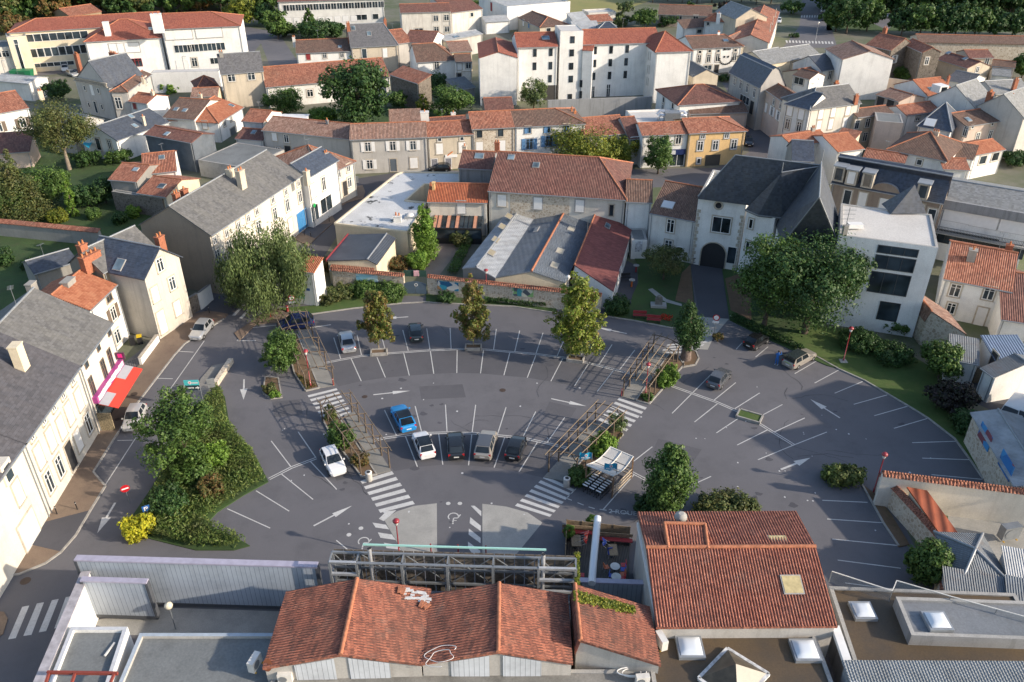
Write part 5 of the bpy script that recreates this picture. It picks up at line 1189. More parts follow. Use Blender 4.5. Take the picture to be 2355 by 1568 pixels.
g=MB();g.box(b.q(b.L/2,-.2,8.35),(b.L,.4,1.3),0,Matrix((b.ex,b.ey,Vector((0,0,1)))).transposed());g.build('parapet',[conc_wall],b.B)
b=house('red_roof_white_house','white two-storey house with red ribbed roof right of the modern block',(1622,992),(2240,1110),((2075,1462),(2235,1112)),plWh,rT,R=(1900,700),sl=.36)
b.win('f','w',[(1720,1102),(2030,1132)],1.2,1.7);b.win('f','dw',[(1955,1345)],1.1,2.5);b.win('f','w',[(1682,1268)],1.,1.5);b.chim((1890,735),.5,.9,.9,plGd,1);b.chim((2225,690),.5,.8,.6,brick,1)
b=house('edge_red_house','red-roofed white house cut by the right edge of the picture',(2150,1362),(2440,1405),3.6,plWh,rR,R=(2300,950),sl=.36)
b=house('stone_outhouse','rubble stone outhouse with mossy orange single-pitch roof',(1458,1360),(1812,1508),3.6,stL,rP,'outhouse',k='x',frac=.06,rise=1.,skew=((1455,1350),(1305,1152)),ov=.15)
O(3,2)
b=house('blue_corrugated_shed','low shed with blue-grey corrugated roof beside the dark yard',(1668,160),(1930,210),3.,plW,corG,'shed',k='s',R=(1800,-20),sl=.2)
b=house('white_garage','white garage with blue corrugated roof and brown slatted doors',(2090,175),(2420,170),3.2,plWh,sheetmetal('blue_corrugated',(.14,.19,.28),.3,rough=.5,metal=.2),'garage',k='s',R=(2250,-30),sl=.25)
b.win('f','gd',[(2200,285)],2.4,2.3);b.win('l','d',[(2070,190)],1.,2.2)
b=house('white_side_house','white gabled side wall with dark doors next to the white garage',(1985,250),(2095,330),3.4,plWh,corG,'shed',k='g',R=(2060,-10),sl=.3)
b=house('white_yard_wall','low white yard wall below the blue-grey corrugated shed',(1640,165),(1900,230),2.,plW,concrete,'wall',k='f',d=.3,par=.01)
b=house('wooden_yard_gate','grey wooden yard gate between white walls',(1930,250),(2090,260),2.,wood,concrete,'gate',k='f',d=.15,par=.01)
b=house('mural_stone_barn','long stone barn at the right edge with corrugated roof and two blue mural panels',(1890,670),(2290,1340),3.6,stL,corL,'barn',R=(2100,620),sl=.25,gut=False)
for p,w_ in(((2000,880),2.6),((2195,1145),2.6)):
 P,n=b.fpoint('f',p);P-=b.B.location;Rb=Matrix((b.ex,b.ey,Vector((0,0,1)))).transposed();g=MB();g.box(P+n*.05,(w_,.06,1.7),0,Rb);g.build('mural_panel',[mural_blue],b.B)
O(2,1)
hs=2.9
b=house('white_corrugated_hall','corrugated hall with weathered white and silver fibre-cement roof',(-452,905),(-152,992),hs,plGd,corL,'hall',k='x',frac=.42,rise=.75,skew=((-390,948),(55,362)),ov=.05,corr=(.35,.022),ridge=RIDGE_Z)
b.sky([(-150,640),(-90,520),(-30,425),(-190,760)],1.4,.9,'r',plain('fibreglass_panel',(.30,.26,.18),.6))
c=house('grey_corrugated_hall','corrugated hall with dark blue-grey fibre-cement roof and orange ridge',(-150,990),(486,1034),hs,plC,corD,'hall',k='x',frac=.52,rise=1.25,skew=((180,935),(488,378)),ov=.1,corr=(.35,.022),ridge=RIDGE)
c.sky([(225,545)],1.5,.5,'f',plain('grey_patch',(.22,.23,.23),.7));c.sky([(545,540),(390,875),(440,745)],1.4,.9,'r',plain('pale_panel',(.36,.33,.26),.6))
b=house('red_lean_to_hall','white lean-to hall with large plain red tile roof and glazed side',(557,950),(928,1112),3.0,plWh,tiles('plain_dark_red_tiles',[(.15,.045,.042),(.19,.058,.052),(.235,.075,.066)],mossk=.05,chan=.85,weather=.12),'hall',k='x',frac=.04,rise=1.3,skew=((557,940),(770,412)),ov=.1)
b.sky([(880,512)],1.4,.8,'r');b.win('r','k',[(960,1040),(985,950),(1015,860),(1075,690)],1.6,1.5,sur=None)
def stone_wall(label,A,Bq,hb,mat=stL,name='stone_wall',cop=rT):
 a,c=W(A,hb),W(Bq,hb);B=thing(name,label,'wall',(a.x,a.y,0));d=(c-a);d.z=0;L=d.length;ex=d/L;ey=Vector((-ex.y,ex.x,0))
 q=lambda x,y,z:ex*x+ey*y+Vector((0,0,z))
 g=MB()
 Rb=Matrix((ex,ey,Vector((0,0,1)))).transposed()
 g.box(q(L/2,0,hb/2),(L,.45,hb),0,Rb);g.build('wall',[mat],B)
 g=MB()
 for s in(-1,1):corrug(g,[q(0,s*.45,hb),q(L,s*.45,hb),q(L,0,hb+.3),q(0,0,hb+.3)],.3,.035)
 g.tube([q(0,0,hb+.3),q(L,0,hb+.3)],.09,6)
 g.face([q(0,-.45,hb),q(0,.45,hb),q(0,0,hb+.3)]);g.face([q(L,-.45,hb),q(L,.45,hb),q(L,0,hb+.3)])
 g.build('coping',[cop],B);return B,q,L,ex,ey
O(1,1)
hb=hgt((1366,1130),(1362,970))
B1=stone_wall('rubble wall with tiled coping and pale blue panel left of the blue gate',(700,908),(1360,968),hb)
B2=stone_wall('long rubble wall with tiled coping and painted panels right of the blue gate',(1577,975),(3180,1150),hb)
def panel(Bq,p,w_,h_,m,name='mural_panel'):
 B,q,L,ex,ey=Bq;n=-ey if ey.y>0 else ey
 o=B.location+n*.24;dr=ray(p);t=(o-CAM).dot(n)/dr.dot(n);P=CAM+dr*t-B.location
 g=MB();g.box(P+n*.03,(w_,.05,h_),0,Matrix((ex,ey,Vector((0,0,1)))).transposed());return g.build(name,[m],B)
panel(B1,(1020,990),3.,1.,mural_pale);panel(B2,(1765,1062),2.9,1.25,mural_mix)
O(2,1);panel(B2,(70,1122),1.9,1.1,mural_green);panel(B2,(165,1130),.9,1.,mural_green)
O(1,1)
a,c=W((1366,1135)),W((1570,1140));B=thing('blue_gate','blue-grey double metal gate with arched top between rubble walls','gate',a);d=c-a;L=d.length;ex=d/L;hgt_=hgt((1466,1137),(1466,1022))
for k in(0,1):
 g=MB();x0,x1=L*k/2+.02,L*(k+1)/2-.02;N=8
 top=[(x0+(x1-x0)*i/N,hgt_-.35*((x0+(x1-x0)*i/N)/L*2-1)**2)for i in range(N+1)]
 for y in(0,.07):g.face([ex*x0+Vector((0,y,.08)),ex*x1+Vector((0,y,.08))]+[ex*x+Vector((0,y,z))for x,z in top[::-1]])
 for i in range(N):g.face([ex*top[i][0]+Vector((0,0,top[i][1])),ex*top[i+1][0]+Vector((0,0,top[i+1][1])),ex*top[i+1][0]+Vector((0,.07,top[i+1][1])),ex*top[i][0]+Vector((0,.07,top[i][1]))])
 g.build('gate_leaf',[plain('gate_blue_grey',(.075,.11,.15),.5)],B)
g=MB();T=Matrix.Translation(ex*L*.55+Vector((0,-.03,hgt_*.75)))@Matrix(((1,0,0),(0,0,1),(0,1,0))).to_4x4();disc(g,T,.16,.22,0,0);g.build('gate_emblem',[white],B)
g=MB();g.bar(Vector((0,.9,2.6)),ex*L+Vector((0,.9,2.6)),.06,.9);g.build('green_screen',[plain('dark_green_mesh',(.02,.06,.045),.7)],B)
g=MB();g.box(ex*L*.56+Vector((0,.82,2.65)),(.7,.05,.8),0);g.build('notice',[plain('pink_notice',(.6,.35,.38),.6,var=.5,scale=4.)],B)
ht=hgt((525,1250),(530,942))
b=house('transformer_house','small white transformer house with orange tile roof and mural beside the willow',(240,905),(530,944),ht,plWh,rO,'hut',k='s',d=2.6,sl=.3,ov=.15)
P,n=b.fpoint('f',(380,1125));P-=b.B.location;g=MB();Rb=Matrix((b.ex,b.ey,Vector((0,0,1)))).transposed();g.box(P+n*.04,(2.,.05,1.5),0,Rb);g.build('mural_panel',[mural_green],b.B)
P,n=b.fpoint('f',(480,1095));P-=b.B.location;g=MB();g.box(P+n*.04,(.5,.04,.35),0,Rb);g.build('plate',[paint('blue_plate',(.03,.12,.32),.4)],b.B)
O(1,3)
CT=('flat','tiles')
def near_block(name,label,A,Bq,he,roof,**k):
 return house(name,label,A,Bq,he,plG,roof,'market hall',corr=(.21,.05),ov=.1,og=.15,t=.2,gut=False,**k)
zt=5.2
panel_m=panelled('white_cladding',(.56,.59,.63),.34)
k1=near_block('market_gable','tiled market gable at the bottom left with broken white patch on its lit slope',(82,1442),(1518,1408),zt,rN,k='x',frac=.5,rise=1.15,skew=((808,1280),(950,618)))
k2=near_block('market_gable','middle tiled market gable with a curl of loose white cable on its dark slope',(1532,1402),(2900,1398),zt,rN,k='x',frac=.51,rise=1.15,skew=((2232,1285),(2240,682)))
for kk in(k1,k2):
 for x0,x1 in((.19,.45),(.54,.80)):
  zz=lambda f:zt-.18+1.15*(1-abs(f-.5)/.5)
  g=MB();g.face([kk.q(kk.L*x0,-.06,zt-2.),kk.q(kk.L*x1,-.06,zt-2.),kk.q(kk.L*x1,-.06,zz(x1)),kk.q(kk.L*x0,-.06,zz(x0))]);g.build('gable_panel',[panel_m],kk.B)
O(2,3)
k3=near_block('market_half_gable','single-slope tiled market roof on the right with ivy along its top edge',(592,1275),(1352,1412),zt,rN,k='x',frac=.04,rise=1.0,skew=((592,1275),(545,775)))
def scatter_broken():
 O(1,3);g=MB();random.seed(5)
 p0,p1,p2=k1.rplane;n=(p1-p0).cross(p2-p0).normalized();n=n if n.z>0 else-n
 for i in range(26):
  u,v=random.uniform(1355,1585),0;v=690+(u-1300)*.25+random.uniform(0,90)
  dr=k1.lray((u,v));t=(p0-k1.c0).dot(n)/dr.dot(n);P=k1.c0+dr*t
  c=k1.q(P.x,P.y,P.z+.06);g.box(c,(random.uniform(.3,.7),.16,.05),0,Matrix.Rotation(random.uniform(-.2,.2),3,'Z'))
 g.build('bare_batten_patch',[plain('bare_white_board',(.55,.55,.54),.8)],k1.B)
 for c0,n_ in(((1320,735),3),((1520,865),4)):
  g=MB()
  for i in range(n_):
   dr=k1.lray((c0[0]+i*18,c0[1]+i*8));t=(p0-k1.c0).dot(n)/dr.dot(n);P=k1.c0+dr*t;c=k1.q(P.x,P.y,P.z+.16)
   g.box(c,(.22,.6,.08),0,Matrix.Rotation(random.uniform(-.8,.5),3,'Z'))
  g.build('slipped_tile',[RIDGE],k1.B)
scatter_broken()
O(1,3)
g=MB();P=W((1700,1280),zt+.75);pts=[P+Vector((.9*math.cos(a*.8)*(1+.25*math.sin(a*2.1)),.55*math.sin(a*.8)-.15*a*.3,.05+.06*math.sin(a*3)+.1*math.cos(a*.8)*-1))for a in np.linspace(0,14,60)]
ptsl=[]
for p in pts:
 ptsl.append(Vector((p.x,p.y,zt+.35+max(0,(p.x-k2.a.x))/(k2.L*.51)*1.15)))
g.tube(ptsl,.022,5);tag(g.build('cable_coil',[white]),'tangle of loose white cable lying on the middle tiled market roof','cable')
P=W((105,1415),zt+.2);t=thing('satellite_dish','orange satellite dish at the lower left corner of the market roofs','satellite dish',P)
g=MB();T=Matrix.Rotation(.9,4,'X')@Matrix.Rotation(-.5,4,'Y');n0=len(g.v);g.lathe([(.02,-.12),(.25,-.08),(.42,.0)],n=14);g.v=[tuple(T@Vector(v))for v in g.v];g.build('dish',[paint('orange_dish',(.55,.12,.03),.5)],t)
g=MB();g.tube([(0,0,-.1),(0,.1,-.8)],.04,6);g.build('arm',[grey_metal],t)
O(2,3)
k4=near_block('big_tiled_hall','large ribbed red tiled roof on the right with two yellowed skylights',(1342,1072),(2968,1062),5.4,rN2,R=(2000,345),sl=.30,frac=.57,heb=6.5)
O(3,3)
ysk=plain('yellowed_skylight',(.46,.38,.20),.3,var=.25)
k4.sky([(220,678)],1.3,1.3,m=ysk)
P=W((95,285),k4.hr-.1)-k4.B.location;g=MB();g.box(P,(1.5,1.2,.25));o=g.build('skylight',[grey_trim],k4.B);g=MB();g.box(P+Vector((0,0,.15)),(1.3,1.,.08));g.build('pane',[ysk],o)
O(2,3)
P=W((1550,66),7.5)-k4.B.location;g=MB();g.lathe([(.32,-.6),(.32,0),(.5,.1),(.45,.35),(.2,.52)],P,12);g.build('vent_cowl',[concrete],k4.B)
g=MB();g.bar(k4.q(.05,k4.d+.1,5.4),k4.q(.05,0,5.4),.3,.3);g.build('gutter',[white],k4.B)
zf=4.4
b=house('brown_flat_roof','flat brown mossy felt roof with domes and a tent-shaped rooflight at the bottom right',(1345,1900),(3080,1900),zf,conc_wall,flatB,'market hall',k='f',depthpx=(1700,1085),par=.12,zb=-.1)
def dome(p,z,w_,label,m=None,d_=None):
 P=W(p,z+.3);P.z=z;t=thing('roof_dome',label,'rooflight',P,0,'domed rooflights on the market roofs')
 g=MB();g.box((0,0,.12),(w_+.3,(d_ or w_)+.3,.3));g.build('kerb',[zinc],t)
 g=MB();N=8;h=w_/2
 z_=lambda x,y:.3+.22*(1-(x/h)**4)*(1-(y/h)**4)
 vs=[(-h+2*h*i/N,-h+2*h*j/N,z_(-h+2*h*i/N,-h+2*h*j/N))for j in range(N+1)for i in range(N+1)]
 g.mesh(vs,[(j*(N+1)+i,j*(N+1)+i+1,(j+1)*(N+1)+i+1,(j+1)*(N+1)+i)for j in range(N)for i in range(N)],0,True);g.build('dome_pane',[m or paint('milky_dome',(.62,.66,.70),.18)],t)
dome((1640,1240),zf-.1,1.5,'milky square rooflight beside the air conditioner on the brown flat roof')
O(3,3);dome((345,1268),zf-.1,1.5,'milky square rooflight on the brown flat roof left of the white gutter')
zl=4.0
b=house('brown_lower_roof','lower brown felt roof strip between big tiled hall and glass balustrade',(800,1420),(2700,1500),zl,conc_wall,flatB,'market hall',k='f',depthpx=(600,690),par=.12,skew=((800,1420),(560,690)))
dome((875,905),zl-.1,1.3,'milky rooflight on the lower brown roof beside the raised grey roof')
b=house('raised_grey_roof','raised bluish-grey roof with upstand and one rooflight at the right edge',(1320,1140),(2700,1190),4.9,conc_wall,flatK,'market hall',k='f',par=.15,skew=((1320,1140),(1175,785)))
dome((1560,1000),4.8,1.35,'milky rooflight on the raised bluish-grey roof')
b=house('corrugated_bottom_roof','pale corrugated roof along the bottom right edge',(830,1800),(2600,1810),4.6,conc_wall,sheetmetal('pale_corrugated',(.27,.29,.30),.20,rough=.6),'market hall',k='s',R=(1500,1425),sl=.12,corr=(.20,.03),gut=False)
g=MB();a,c=W((615,1065),zf+.35),W((800,1600),zf+.35);g.bar(a,c,.55,.35);tag(g.build('white_gutter',[white]),'wide white box gutter between the two brown flat roofs','gutter')
O(2,3)
p0,p1,p2=k4.fplane;nn_=(p1-p0).cross(p2-p0).normalized();up_=[]
for p in((1400,112),(1772,122),(1802,350),(1436,345)):
 dr=k4.lray(p);t_=(p0-k4.c0).dot(nn_)/dr.dot(nn_);P=k4.c0+dr*t_;up_.append(k4.q(P.x,P.y,P.z+.02))
g=MB();slab(g,[up_],1.1,0,(.21,.05))
for i in(0,1,3):g.tube([up_[i]+Vector((0,0,.05)),up_[(i+1)%4]+Vector((0,0,.05))],.14,6,1)
g.build('raised_roof',[rN2,RIDGE],k4.B)
O(2,3)
c4=[W(p,zf+.05)for p in((1715,1540),(1980,1265),(2360,1500),(2080,1800))];ap=sum(c4,Vector())/4+Vector((0,0,1.3));t=thing('tent_rooflight','tent-shaped rooflight with flaking white edges on the brown flat roof','rooflight',(ap.x,ap.y,zf))
g=MB();L0=[p-t.location for p in c4];A0=ap-t.location
for i in range(4):g.face([L0[i],L0[(i+1)%4],A0])
g.build('tent_pane',[plain('cloudy_panel',(.075,.06,.04),.4,var=.4,scale=1.5)],t)
g=MB()
for i in range(4):g.bar(L0[i],L0[(i+1)%4],.22,.2)
g.build('kerb',[plain('flaking_white',(.5,.5,.49),.8,var=.4,scale=3)],t)
def ac(p,z,label,rz=0.,s=1.,c=None):
 P=W(p,z+.4);P.z=z;t=thing('air_conditioner',label,'air conditioner',P,rz,'air conditioners on the roofs')
 g=MB();g.box((0,0,.45*s),(.9*s,.38*s,.75*s));g.build('casing',[c or offwhite],t)
 g=MB();g.lathe([(.26*s,0),(.26*s,.02)],n=14);T=Matrix.Translation((-.12*s,-.2*s,.45*s))@Matrix.Rotation(math.pi/2,4,'X');g.v=[tuple(T@Vector(v))for v in g.v];g.build('fan_grille',[grey_metal],t)
 g=MB();[g.box((x*s,0,.04),(.1,.5*s,.08))for x in(-.35,.35)];g.build('foot',[plain('yellow_foot',(.5,.3,.04),.6)],t)
ac((1372,1200),zf-.1,'cream air conditioner on yellow feet beside the big tiled roof',1.9,1.2)
ac((1200,1550),4.,'white air conditioner at the bottom edge beside a coil of white hose',.1)
g=MB();P=W((1110,1495),4.1);g.tube([P+Vector((1.1*math.cos(a)*(.5+a*.05),.35*math.sin(a),.05+.02*a))for a in np.linspace(0,12,50)],.045,6);tag(g.build('hose_coil',[white]),'coil of white hose on the ledge below the half gable roof','hose')
O(1,3)
ac((270,1530),3.9,'white air conditioner on the ledge below the left market gable',.05,1.05)
ac((-10,1400),3.9,'tall white air conditioner on the grey flat roof left of the market roofs',1.3,1.2)
b=house('ledge_roof','stained concrete ledge running along the bottom edge below the tiled gables',(80,1760),(3700,1760),4.0,conc_wall,ground('ledge_concrete',(.16,.155,.14),(.25,.24,.22),(.05,.05,.045),.3,.9,8),'market hall',k='f',depthpx=(700,1500),par=.05)
def screen(name,label,A,Bq,z0,mat,th=.4,base=None,fr=.12,zt_=None):
 a,c=W(A),W(Bq);B=thing(name,label,'screen wall',a);d=c-a;L=d.length;ex=d/L;ey=Vector((-ex.y,ex.x,0));R=Matrix((ex,ey,Vector((0,0,1)))).transposed()
 q=lambda x,y,z:ex*x+ey*y+Vector((0,0,z))
 g=MB();g.box(q(L/2,0,(z0+zt_)/2),(L,th,zt_-z0),0,R);g.build('cladding',[mat],B)
 g=MB();g.box(q(L/2,0,zt_+.06),(L+.1,th+.15,.14),0,R)
 for x in(0,L):g.box(q(x,-.02,(z0+zt_)/2),(.22,th+.1,zt_-z0),1,R)
 g.box(q(L/2,0,z0-.2),(L,th*.8,.4),1,R);g.build('frame',[plain('faded_purple_cap',(.36,.34,.42),.5),plain('dark_frame',(.07,.075,.085),.5)],B)
 return B,q,L,ex,ey
O(0,3)
hs_=hgt((1450,868),(1450,475))
screen('ribbed_screen_wall','long ribbed pale steel screen wall with purple cap across the yard',(862,850),(2990,915),.6,rib,zt_=hgt((2355,905),(2355,490)))
screen('small_ribbed_panel','smaller ribbed steel panel with graffiti in front of the long screen wall',(895,990),(1470,1010),.7,rib,.3,zt_=hgt((1470,1010),(1385,650)))
a,c=W((790,560),4.),W((330,1640),4.);a.z=c.z=0;B=thing('white_side_wall','tall white rendered wall along the street at the bottom left','wall',a);d=c-a;L=d.length;ex=d/L;ey=Vector((-ex.y,ex.x,0));R=Matrix((ex,ey,Vector((0,0,1)))).transposed()
g=MB();g.box(ex*L/2+Vector((0,0,2.)),(L,.5,4.),0,R);g.build('wall',[plWh],B);g=MB();g.box(ex*L/2+Vector((0,0,4.04)),(L,.7,.1),0,R);g.build('coping',[plain('grey_purple_coping',(.36,.34,.36),.7,var=.25)],B)
b=house('grey_flat_roof','small grey felt flat roof with white parapets at the bottom left',(420,1640),(985,1640),4.,plWh,flatG,'market hall',k='f',par=.3,skew=((420,1640),(650,1062)),capm=plain('pale_cap',(.50,.51,.53),.6))
c=house('wide_grey_roof','wide grey felt roof with pale blue-grey parapet left of the market gables',(1010,1760),(2500,1760),3.7,plG,flatG,'market hall',k='f',par=.25,skew=((1010,1760),(1285,1120)),capm=plain('blue_grey_cap',(.36,.41,.46),.5))
O(0,3)
t=thing('red_roof_beams','rust red steel beams above the small grey flat roof','steel beams',W((760,1480),5.));g=MB();z=0
pw=lambda p:W(p,5.)-t.location
g.bar(pw((435,1482)),pw((1085,1492)),.16,.22);g.build('beam',[plain('rust_red',(.22,.045,.03),.6)],t)
for p,r_ in(((690,1490),(640,1640)),((1050,1495),(990,1640)),((450,1490),(400,1640))):
 g=MB();g.bar(pw(p),pw(r_),.14,.2);g.build('beam',[MATS['rust_red']],t)
P=W((990,1275),3.8);t=thing('metal_channel','bright metal channel lying on the small grey flat roof','metal channel',P);g=MB();g.bar((0,-.5,0),(.25,.6,0),.12,.1);g.build('channel',[offwhite],t)
P=W((1618,1085));P.z=0;hgl=hgt((1618,1085),(1618,1050));t=thing('globe_lamp','pale globe lamp standing in the yard behind the grey parapet','lamp',P);g=MB();g.tube([(0,0,0),(0,0,hgl+2.)],.05,6);g.build('pole',[grey_metal],t);g=MB();g.lathe([(.05,-.3),(.25,-.2),(.33,0),(.25,.2),(.05,.32)],(0,0,0+hgl+2.2),12);g.build('globe',[plain('globe',(.6,.55,.42),.3)],t)
O(1,3)
zT=6.4
pa,pb_=W((700,375),zT),W((2940,440),zT);pa.z=pb_.z=0
B=thing('sign_truss','long grey steel truss frame with dark wooden backing above the market entrance','steel truss',pa);d=pb_-pa;L=d.length;ex=d/L;ey=Vector((-ex.y,ex.x,0));q=lambda x,y,z:ex*x+ey*y+Vector((0,0,z))
R=Matrix((ex,ey,Vector((0,0,1)))).transposed()
g=MB()
for z in(zT,zT-1.5,zT-3.0):g.bar(q(0,0,z),q(L,0,z),.16,.16)
g.bar(q(0,-1.,zT),q(L,-1.,zT),.2,.1)
g.build('chord',[grey_metal],B)
nb=6;xs=[0,L*.11]+[L*(.11+.74*i/4)for i in range(1,5)]+[L]
for x in xs:
 for y in(0,-1.):
  g=MB();g.bar(q(x,y,0),q(x,y,zT),.18,.18);g.build('post',[grey_metal],B)
 g=MB();[g.bar(q(x,-1.,z),q(x,0,z),.1,.1)for z in(zT,zT-1.5,zT-3.)];g.build('tie',[grey_metal],B)
for i in range(len(xs)-1):
 g=MB();g.bar(q(xs[i],0,zT),q(xs[i+1],0,zT-3.),.06,.06);g.bar(q(xs[i+1],0,zT),q(xs[i],0,zT-3.),.06,.06);g.build('brace',[grey_metal],B)
for x0,x1 in((0,xs[1]),(xs[-2],L)):
 for z in(zT-.0,zT-1.2,zT-2.4,zT-3.6):
  g=MB();g.bar(q(x0,-1.,z),q(x1,-1.,z),.2,.2);g.build('ladder_rail',[plain('pale_steel',(.42,.43,.44),.4,.3)],B)
g=MB();nn=int(L/.75)
for i in range(nn):
 for j in range(4):g.box(q((i+.5)*L/nn,.35,zT-.55-j*1.05),(L/nn-.07,.06,1.0),0,R)
g.build('backing_boards',[plain('dark_boards',(.12,.10,.08),.85,var=.5,scale=4.)],B)
g=MB();g.bar(q(L*.12,.75,zT+.1),q(L*.88,.75,zT+.1),.1,.14);g.build('light_strip',[paint('mint_strip',(.35,.62,.55),.4)],B)
for p in((1040,340),(2355+288,395)):
 P=W(p,zT+.9)-B.location;g=MB();g.tube([(P.x,P.y,2.),(P.x,P.y,zT+.9)],.16,10,cap=False);g.tube([(P.x,P.y,zT+.5),(P.x,P.y,zT+.91)],.12,10,1);g.build('flue',[paint('flue_steel',(.55,.56,.58),.3,.5),dark],B)
g=MB();a=W((980,660),4.6)-B.location;c=W((2900,720),4.6)-B.location
ll=ex*1;g.face([q(L*.1,-1.6,3.),q(L*.98,-1.6,3.),q(L*.98,-3.2,2.8),q(L*.1,-3.2,2.8)]);g.build('lower_roof',[corG],B)
O(2,3)
screen('short_ribbed_screen','short ribbed steel screen with diagonal struts above the ivy',(612,905),(1262,930),.6,rib,.3,zt_=hgt((1262,930),(1262,665)))
tz=.25
tp=[W(p,tz)for p in((500,170),(1078,235),(1075,700),(480,650))]
B=thing('cafe_deck','raised dark wooden cafe deck beside the big tiled roof','deck',(tp[0].x,tp[0].y,0));g=MB();g.prism([p-B.location for p in tp],0,tz);g.build('boards',[sheetmetal('deck_boards',(.075,.07,.065),.14,rough=.8,bump=.02)],B)
def fence(name,label,pts_,h_,n_,m=wood,gap=.02):
 pts_=[W(p,tz)for p in pts_];B=thing(name,label,'fence',(pts_[0].x,pts_[0].y,tz))
 for a,c in zip(pts_,pts_[1:]):
  d=c-a;L=d.length;ex=d/L;ey=Vector((-ex.y,ex.x,0));R=Matrix((ex,ey,Vector((0,0,1)))).transposed();k=max(1,int(L/1.2))
  for i in range(k):
   g=MB();x0=L*i/k
   for j in range(8):g.box(a-B.location+ex*(x0+L/k/2)+Vector((0,0,h_*(j+.5)/8)),(L/k-.06,.04,h_/8-gap),0,R)
   g.build('fence_panel',[m],B)
  for i in range(k+1):
   g=MB();g.box(a-B.location+ex*(L*i/k)+Vector((0,0,h_/2)),(.1,.1,h_+.08),0,R);g.build('post',[m],B)
fence('deck_fence','brown slatted wooden fence round the cafe deck',((478,640),(500,175),(1075,240)),1.25,6)
def bench(p,label,L):
 P=W(p,tz+.4);P.z=tz;t=thing('bench',label,'bench',P,-.1);g=MB();g.box((0,0,.42),(L,.45,.06));g.build('seat',[red_paint],t);g=MB();[g.box((x,0,.2),(.08,.4,.4))for x in(-L/2+.2,0,L/2-.2)];g.build('leg_frame',[wood],t);g=MB();g.box((0,.24,.75),(L,.05,.35));g.build('backrest',[wood],t)
bench((598,190),'long red bench against the deck fence on the left of the white duct',2.6);bench((945,262),'long red bench against the deck fence on the right of the white duct',3.)
CH_={}
def chair(p,rz,col,label,fold=0.,z=tz):
 m=paint('chair_'+col,{'red':(.5,.02,.02),'blue':(.02,.07,.42),'orange':(.55,.12,.02)}[col],.4)
 P=W(p,z+.3);P.z=z;t=thing('cafe_chair',label,'chair',P,rz,'cafe chairs on the deck');t.rotation_euler=(fold,0,rz)
 g=MB();g.box((0,0,.45),(.42,.42,.04));g.build('seat',[m],t);g=MB();g.box((0,.2,.72),(.42,.04,.3));g.build('backrest',[m],t)
 for x in(-.19,.19):
  g=MB();g.tube([(x,-.2,0),(x,-.19,.44)],.014,5);g.build('leg',[offwhite],t);g=MB();g.tube([(x,.24,0),(x,.2,.45),(x,.21,.86)],.014,5);g.build('leg',[offwhite],t)
 if fold:t.location.z+=.75
def ctable(p,label,rnd=True,w_=.8):
 P=W(p,tz+.72);P.z=tz;t=thing('cafe_table',label,'table',P)
 g=MB();g.lathe([(w_/2,.70),(w_/2,.73)],n=18)if rnd else g.box((0,0,.715),(w_,1.3,.04));g.build('tabletop',[offwhite if rnd else wood],t)
 g=MB();g.tube([(0,0,0),(0,0,.7)],.035,6);g.lathe([(.25,0),(.22,.03)],n=10);g.build('leg',[black],t)
ctable((590,270),'rectangular wooden cafe table with red chairs leaned on it',False);ctable((930,355),'low pale square cafe table beside blue chairs',False,.7);ctable((948,505),'round pale cafe table farther from the ribbed screen');ctable((958,600),'round pale cafe table next to the ribbed screen')
chair((640,270),1.3,'red','red cafe chair tipped against the wooden table, farther one',.9);chair((632,318),1.3,'red','red cafe chair tipped against the wooden table, nearer one',.9)
chair((880,350),-1.5,'blue','blue cafe chair tipped toward the square table',.8);chair((905,395),.2,'blue','blue cafe chair upright in front of the square table')
chair((866,525),1.9,'orange','orange cafe chair left of the farther round table');chair((1025,505),-1.5,'red','red cafe chair right of the farther round table');chair((1020,545),-1.6,'blue','blue cafe chair between the round tables on the gutter side')
chair((915,605),1.2,'blue','blue cafe chair left of the nearer round table');chair((1018,590),-1.4,'orange','orange cafe chair right of the nearer round table');chair((640,598),1.5,'red','red cafe chair alone beside the steel truss');chair((1015,625),-1.4,'red','red cafe chair nearest the ribbed screen')
g=MB();g.tube([W((788,60),3.3),W((745,500),3.3),W((733,665),3.3)],.3,12);t=tag(g.build('white_duct',[paint('white_duct',(.66,.68,.70),.35)]),'long white cylindrical awning case running over the cafe deck','awning case')
tyre=plain('tyre',(.02,.02,.021),.85);rimm=paint('rim',(.42,.43,.44),.35,.7,0);carglass=mk_glass('car_glass',(.012,.016,.02),.04)
lampw=paint('headlamp',(.62,.64,.66),.1);lampr=paint('tail_lamp',(.40,.01,.012),.2);platem=paint('number_plate',(.62,.62,.60),.4,coat=0);trim=plain('black_trim',(.02,.02,.022),.6)
CARS={'hatch':(3.95,1.70,1.47,.205,.035,-.345,-.475,.94,0),'coupe':(4.35,1.80,1.40,.21,.03,-.27,-.47,.92,0),'sedan':(4.5,1.78,1.43,.215,.05,-.22,-.365,.93,1),'estate':(4.65,1.80,1.50,.225,.06,-.40,-.485,.95,0),'suv':(4.35,1.82,1.64,.225,.06,-.37,-.48,1.04,0),'mini':(3.55,1.62,1.48,.225,.06,-.30,-.465,.95,0),'mpv':(4.55,1.82,1.66,.27,.09,-.39,-.485,1.02,0),'van':(5.0,1.95,2.05,.36,.25,-.47,-.492,1.15,0)}
CM={}
